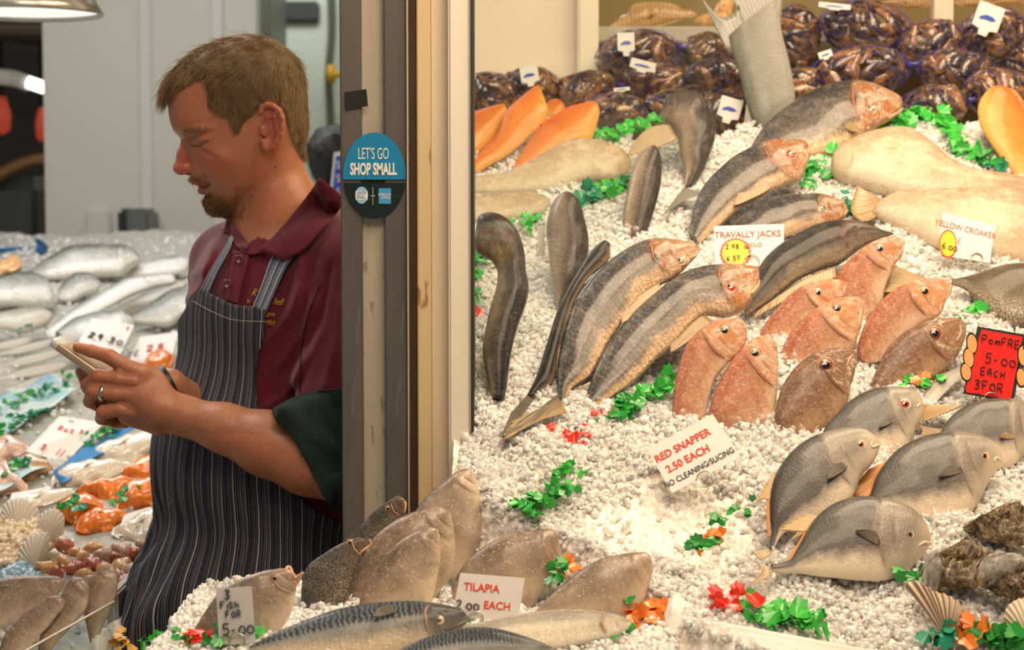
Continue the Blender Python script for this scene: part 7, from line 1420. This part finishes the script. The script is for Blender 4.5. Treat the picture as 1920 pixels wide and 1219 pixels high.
# dark opening at the left: steel hood, tube lamp, red lamps, curved pipe
hd_ = box('extractor_hood', P(-40, 62, 6.4)+[0, 0, 0], P(90, 44, 6.4)+[0, .5, 0], simple('hood_brown', (.16, .12, .08), .4, metal=.5), None, .01); tag(hd_, 'brown steel hood edge in the dark opening below the pendant lamp', 'hood')
v_, f_ = tube([P(-40, 142, 6.6), P(20, 146, 6.6), P(52, 156, 6.55)], .028, 10, n=12); t_ = mesh('tube_light', v_, f_, simple('tube_housing', (.42, .40, .32), .35, emit=(1, .95, .8), es=.12), None, loc=P(20, 146, 6.6)); tag(t_, 'fluorescent tube light in the dark opening', 'light'); v_, f_ = tube([P(52, 154, 6.5), P(88, 166, 6.5)], .021, 10, n=6); mesh('lit_end', v_, f_, simple('tube_glow', (1, 1, .95), .4, emit=(1, .98, .9), es=3.0), t_)
M_heat = simple('red_heat_lamp', (.45, .06, .03), .4, emit=(1, .12, .06), es=.22)
for (x_, y_, rx_, ry_), l_ in (((4, 215, 17, 38), 'red glowing heat lamp at the left picture edge'), ((78, 232, 12, 34), 'red glowing heat lamp beside the white wall panel')):
    c_ = P(x_, y_, 6.8); k6 = 6.8/FPX; pf_ = [(.001, ry_*k6), (rx_*.5*k6, ry_*.8*k6), (rx_*k6, 0), (rx_*.8*k6, -ry_*.8*k6), (.001, -ry_*k6)]; o = mesh('heat_lamp', [c_+np.array([r_*math.cos(t), r_*math.sin(t), z_]) for r_, z_ in pf_ for t in np.linspace(0, 2*math.pi, 24, endpoint=False)], grid_faces(5, 24, True), M_heat, None, loc=c_); tag(o, l_, 'lamp'); cc_ = c_.copy(); v_, f_ = tube([cc_+[0, 0, ry_*k6*.9], cc_+[0, 0, 1.4]], .008, 6); mesh('cord', v_, f_, M_dark, o)
v_, f_ = tube([P(-40, 350, 6.3), P(20, 318, 6.3), P(60, 303, 6.3), P(95, 300, 6.3)], .022, 10, n=16); t_ = mesh('pipe', v_, f_, simple('copper_pipe', (.30, .16, .08), .35, metal=.5), None, loc=P(20, 318, 6.3)); tag(t_, 'curved brown pipe in the dark opening', 'pipe')
tk = box('steel_machine', P(-40, 500, 6.35), P(88, 330, 6.35)+[0, .4, 0], simple('machine_grey', (.10, .10, .09), .3, metal=.6, nz=.4, nscale=5), None, .05); tag(tk, 'dark steel machine in the opening behind the blue crate', 'machine')
# right of the man's head: box, pipes, valve, blue sign, second person
bx_ = box('wall_heater', P(520, 41, 7.5), P(598, 2, 7.5)+[0, .08, 0], simple('heater_dark', (.08, .085, .085), .4), None, .01); tag(bx_, 'dark grey box high on the far wall above the head', 'box')
v_, f_ = tube([P(620, -40, 7.45), P(622, 60, 7.45), P(616, 140, 7.45), P(620, 240, 7.45), P(618, 400, 7.45)], .016, 8, n=20); t_ = mesh('gas_pipe', v_, f_, simple('pipe_olive', (.12, .13, .08), .5), None, loc=P(620, 60, 7.45)); tag(t_, 'dark pipe running down the far wall beside the post', 'pipe')
vl = empty('yellow_valve', P(624, 140, 7.4)); tag(vl, 'yellow valve handle on the dark pipe', 'valve'); M_vy = simple('valve_yellow', (.72, .38, .02), .4)
v_, f_ = tube([P(621, 122, 7.38), P(621, 156, 7.38)], .018, 8); mesh('handle', v_, f_, M_vy, vl); v_, f_ = tube([P(621, 140, 7.38), P(640, 139, 7.38)], .014, 8); mesh('stem', v_, f_, M_vy, vl)
cb = box('tall_cabinet', P(486, 520, 6.9)-[0, 0, 1.2], P(512, -30, 6.9)+[0, .4, 0], simple('cabinet_grey_green', (.20, .21, .17), .45), None, .005); tag(cb, 'dull grey green cabinet edge just right of the white wall', 'cabinet')
sg = empty('blue_sign', P(633, 330, 4.2)); tag(sg, 'blue sign with a white border between the collar and the post', 'sign'); flatpoly('board', [P(626, 286, 4.2), P(662, 280, 4.2), P(662, 385, 4.2), P(616, 385, 4.2)], .004, simple('sign_white', (.8, .8, .78), .4), sg); flatpoly('blue_face', [P(x_, y_, 4.195) for x_, y_ in ((630, 293), (662, 287), (662, 385), (621, 385))], .001, simple('sign_blue', (.01, .08, .55), .4), sg)
v_, f_ = tube([P(645, 385, 4.2), P(645, 385, 4.2)*[1, 1, 0]], .012, 6); mesh('pole', v_, f_, M_dark, sg)
for y_ in (310, 335, 360): text3d('lettering', 'So', P(640, y_, 4.19), Rv, Uv, .018, M_wh, sg)

# second person, mostly hidden by the fishmonger and the post
P2 = Fld(); DP = 4.6; kp = DP/FPX
def p2(x, y, q): return P(x, y, DP+q*kp)
def c2(a, b, ra, rb, k=10): P2.cone(p2(*a), p2(*b), ra*kp, rb*kp, k)
c2((625, 285, 0), (628, 300, 0), 46, 46); c2((628, 320, 0), (630, 385, 0), 26, 30, 16); c2((590, 420, 0), (690, 420, 0), 34, 34, 24); c2((640, 420, 0), (640, 700, 0), 62, 58, 30); c2((575, 425, 0), (560, 560, 0), 22, 18, 16); c2((705, 425, 0), (720, 560, 0), 22, 18, 16)
an = p2(610, 700, 0); an[2] = .06; c2a = p2(615, 680, 0); P2.cone(c2a, an, .08, .05, .02); an2 = p2(670, 700, 0); an2[2] = .06; P2.cone(p2(665, 680, 0), an2, .08, .05, .02)
v2_, f2_ = surfnet(P2, p2(640, 700, 0)-[.25, .2, 1.3], p2(640, 240, 0)+[.25, .2, .05], .011)
pr2 = empty('person', (an[0], an[1], 0)); tag(pr2, 'person with dark hair standing behind, mostly hidden by the fishmonger and post', 'person')
mesh('body', v2_, f2_[:, ::-1], simple('dark_clothes', (.035, .03, .03), .8), pr2)
HR2 = Fld(); HR2.cone(p2(624, 283, -2), p2(628, 312, 4), 49*kp, 46*kp, 4); 
def hf2(X_, c=None, R=None): d = HR2(X_, c, R); return d-(.004*fastn(X_*60) if len(X_) > 1 else 0)
v2_, f2_ = surfnet(hf2, p2(625, 300, 0)-[.12, .12, .13], p2(625, 300, 0)+[.12, .12, .13], .006); mesh('hair', v2_, f2_[:, ::-1], simple('black_hair', (.010, .009, .008), .55, nz=.4, nscale=150, bump=.6, bscale=180), pr2)
# dried skate wings on the shelf above the mussels
M_dry = filletmat('dried_brown_skin', (.42, .24, .10), (.62, .42, .22), 40, .55)
def wing(pts, d, label, mat, th=.012):
    out = curve(pts+[pts[0]], 60)[:-1]; ctr = out.mean(0); V = []; NR = 6; n = nrm(CAM-P(*ctr, d))
    for side in (1, 0):
        for j in range(NR):
            t = j/(NR-1)
            for p in out: qq = ctr+(p-ctr)*(1-t*.99); V.append(P(qq[0], qq[1], d)+n*((th*(1-(1-t)**3)+.003*math.sin(qq[0]*.35)*t)*side-.003*(1-side)))
    m_ = NR*60; g = grid_faces(NR, 60, True); A = P(ctr[0], max(p[1] for p in pts), d); o = mesh('dried_fish', V, [tuple(x) for x in g]+[tuple(x) for x in g[:, ::-1]+m_]+[(i, i+m_, (i+1) % 60+m_, (i+1) % 60) for i in range(60)]+[tuple(range(m_-60, m_)), tuple(range(2*m_-60, 2*m_))[::-1]], mat, None, loc=A); tag(o, label, 'dried fish')
wing([(1135,56),(1165,30),(1190,8),(1225,2),(1262,6),(1300,22),(1305,30),(1275,38),(1235,50),(1200,56)], 3.6, 'brown ridged dried skate wing on the shelf, left of the forked tail', M_dry)
wing([(1300,38),(1318,28),(1350,20),(1362,28),(1350,42),(1320,48)], 3.6, 'small orange dried piece on the shelf beside the forked tail', M_amber)
wing([(1335,28),(1345,5),(1355,-10),(1375,-10),(1372,20),(1360,30)], 3.62, 'upright dried piece on the shelf behind the forked tail', M_amber)
wing([(1640,6),(1700,-6),(1745,-4),(1742,12),(1700,16)], 3.6, 'pale dried fish on the shelf left of the upright', M_dry)
wing([(1782,-2),(1850,-10),(1930,-8),(1930,4),(1860,12),(1800,10)], 3.6, 'pale dried fish on the shelf right of the upright', M_dry)
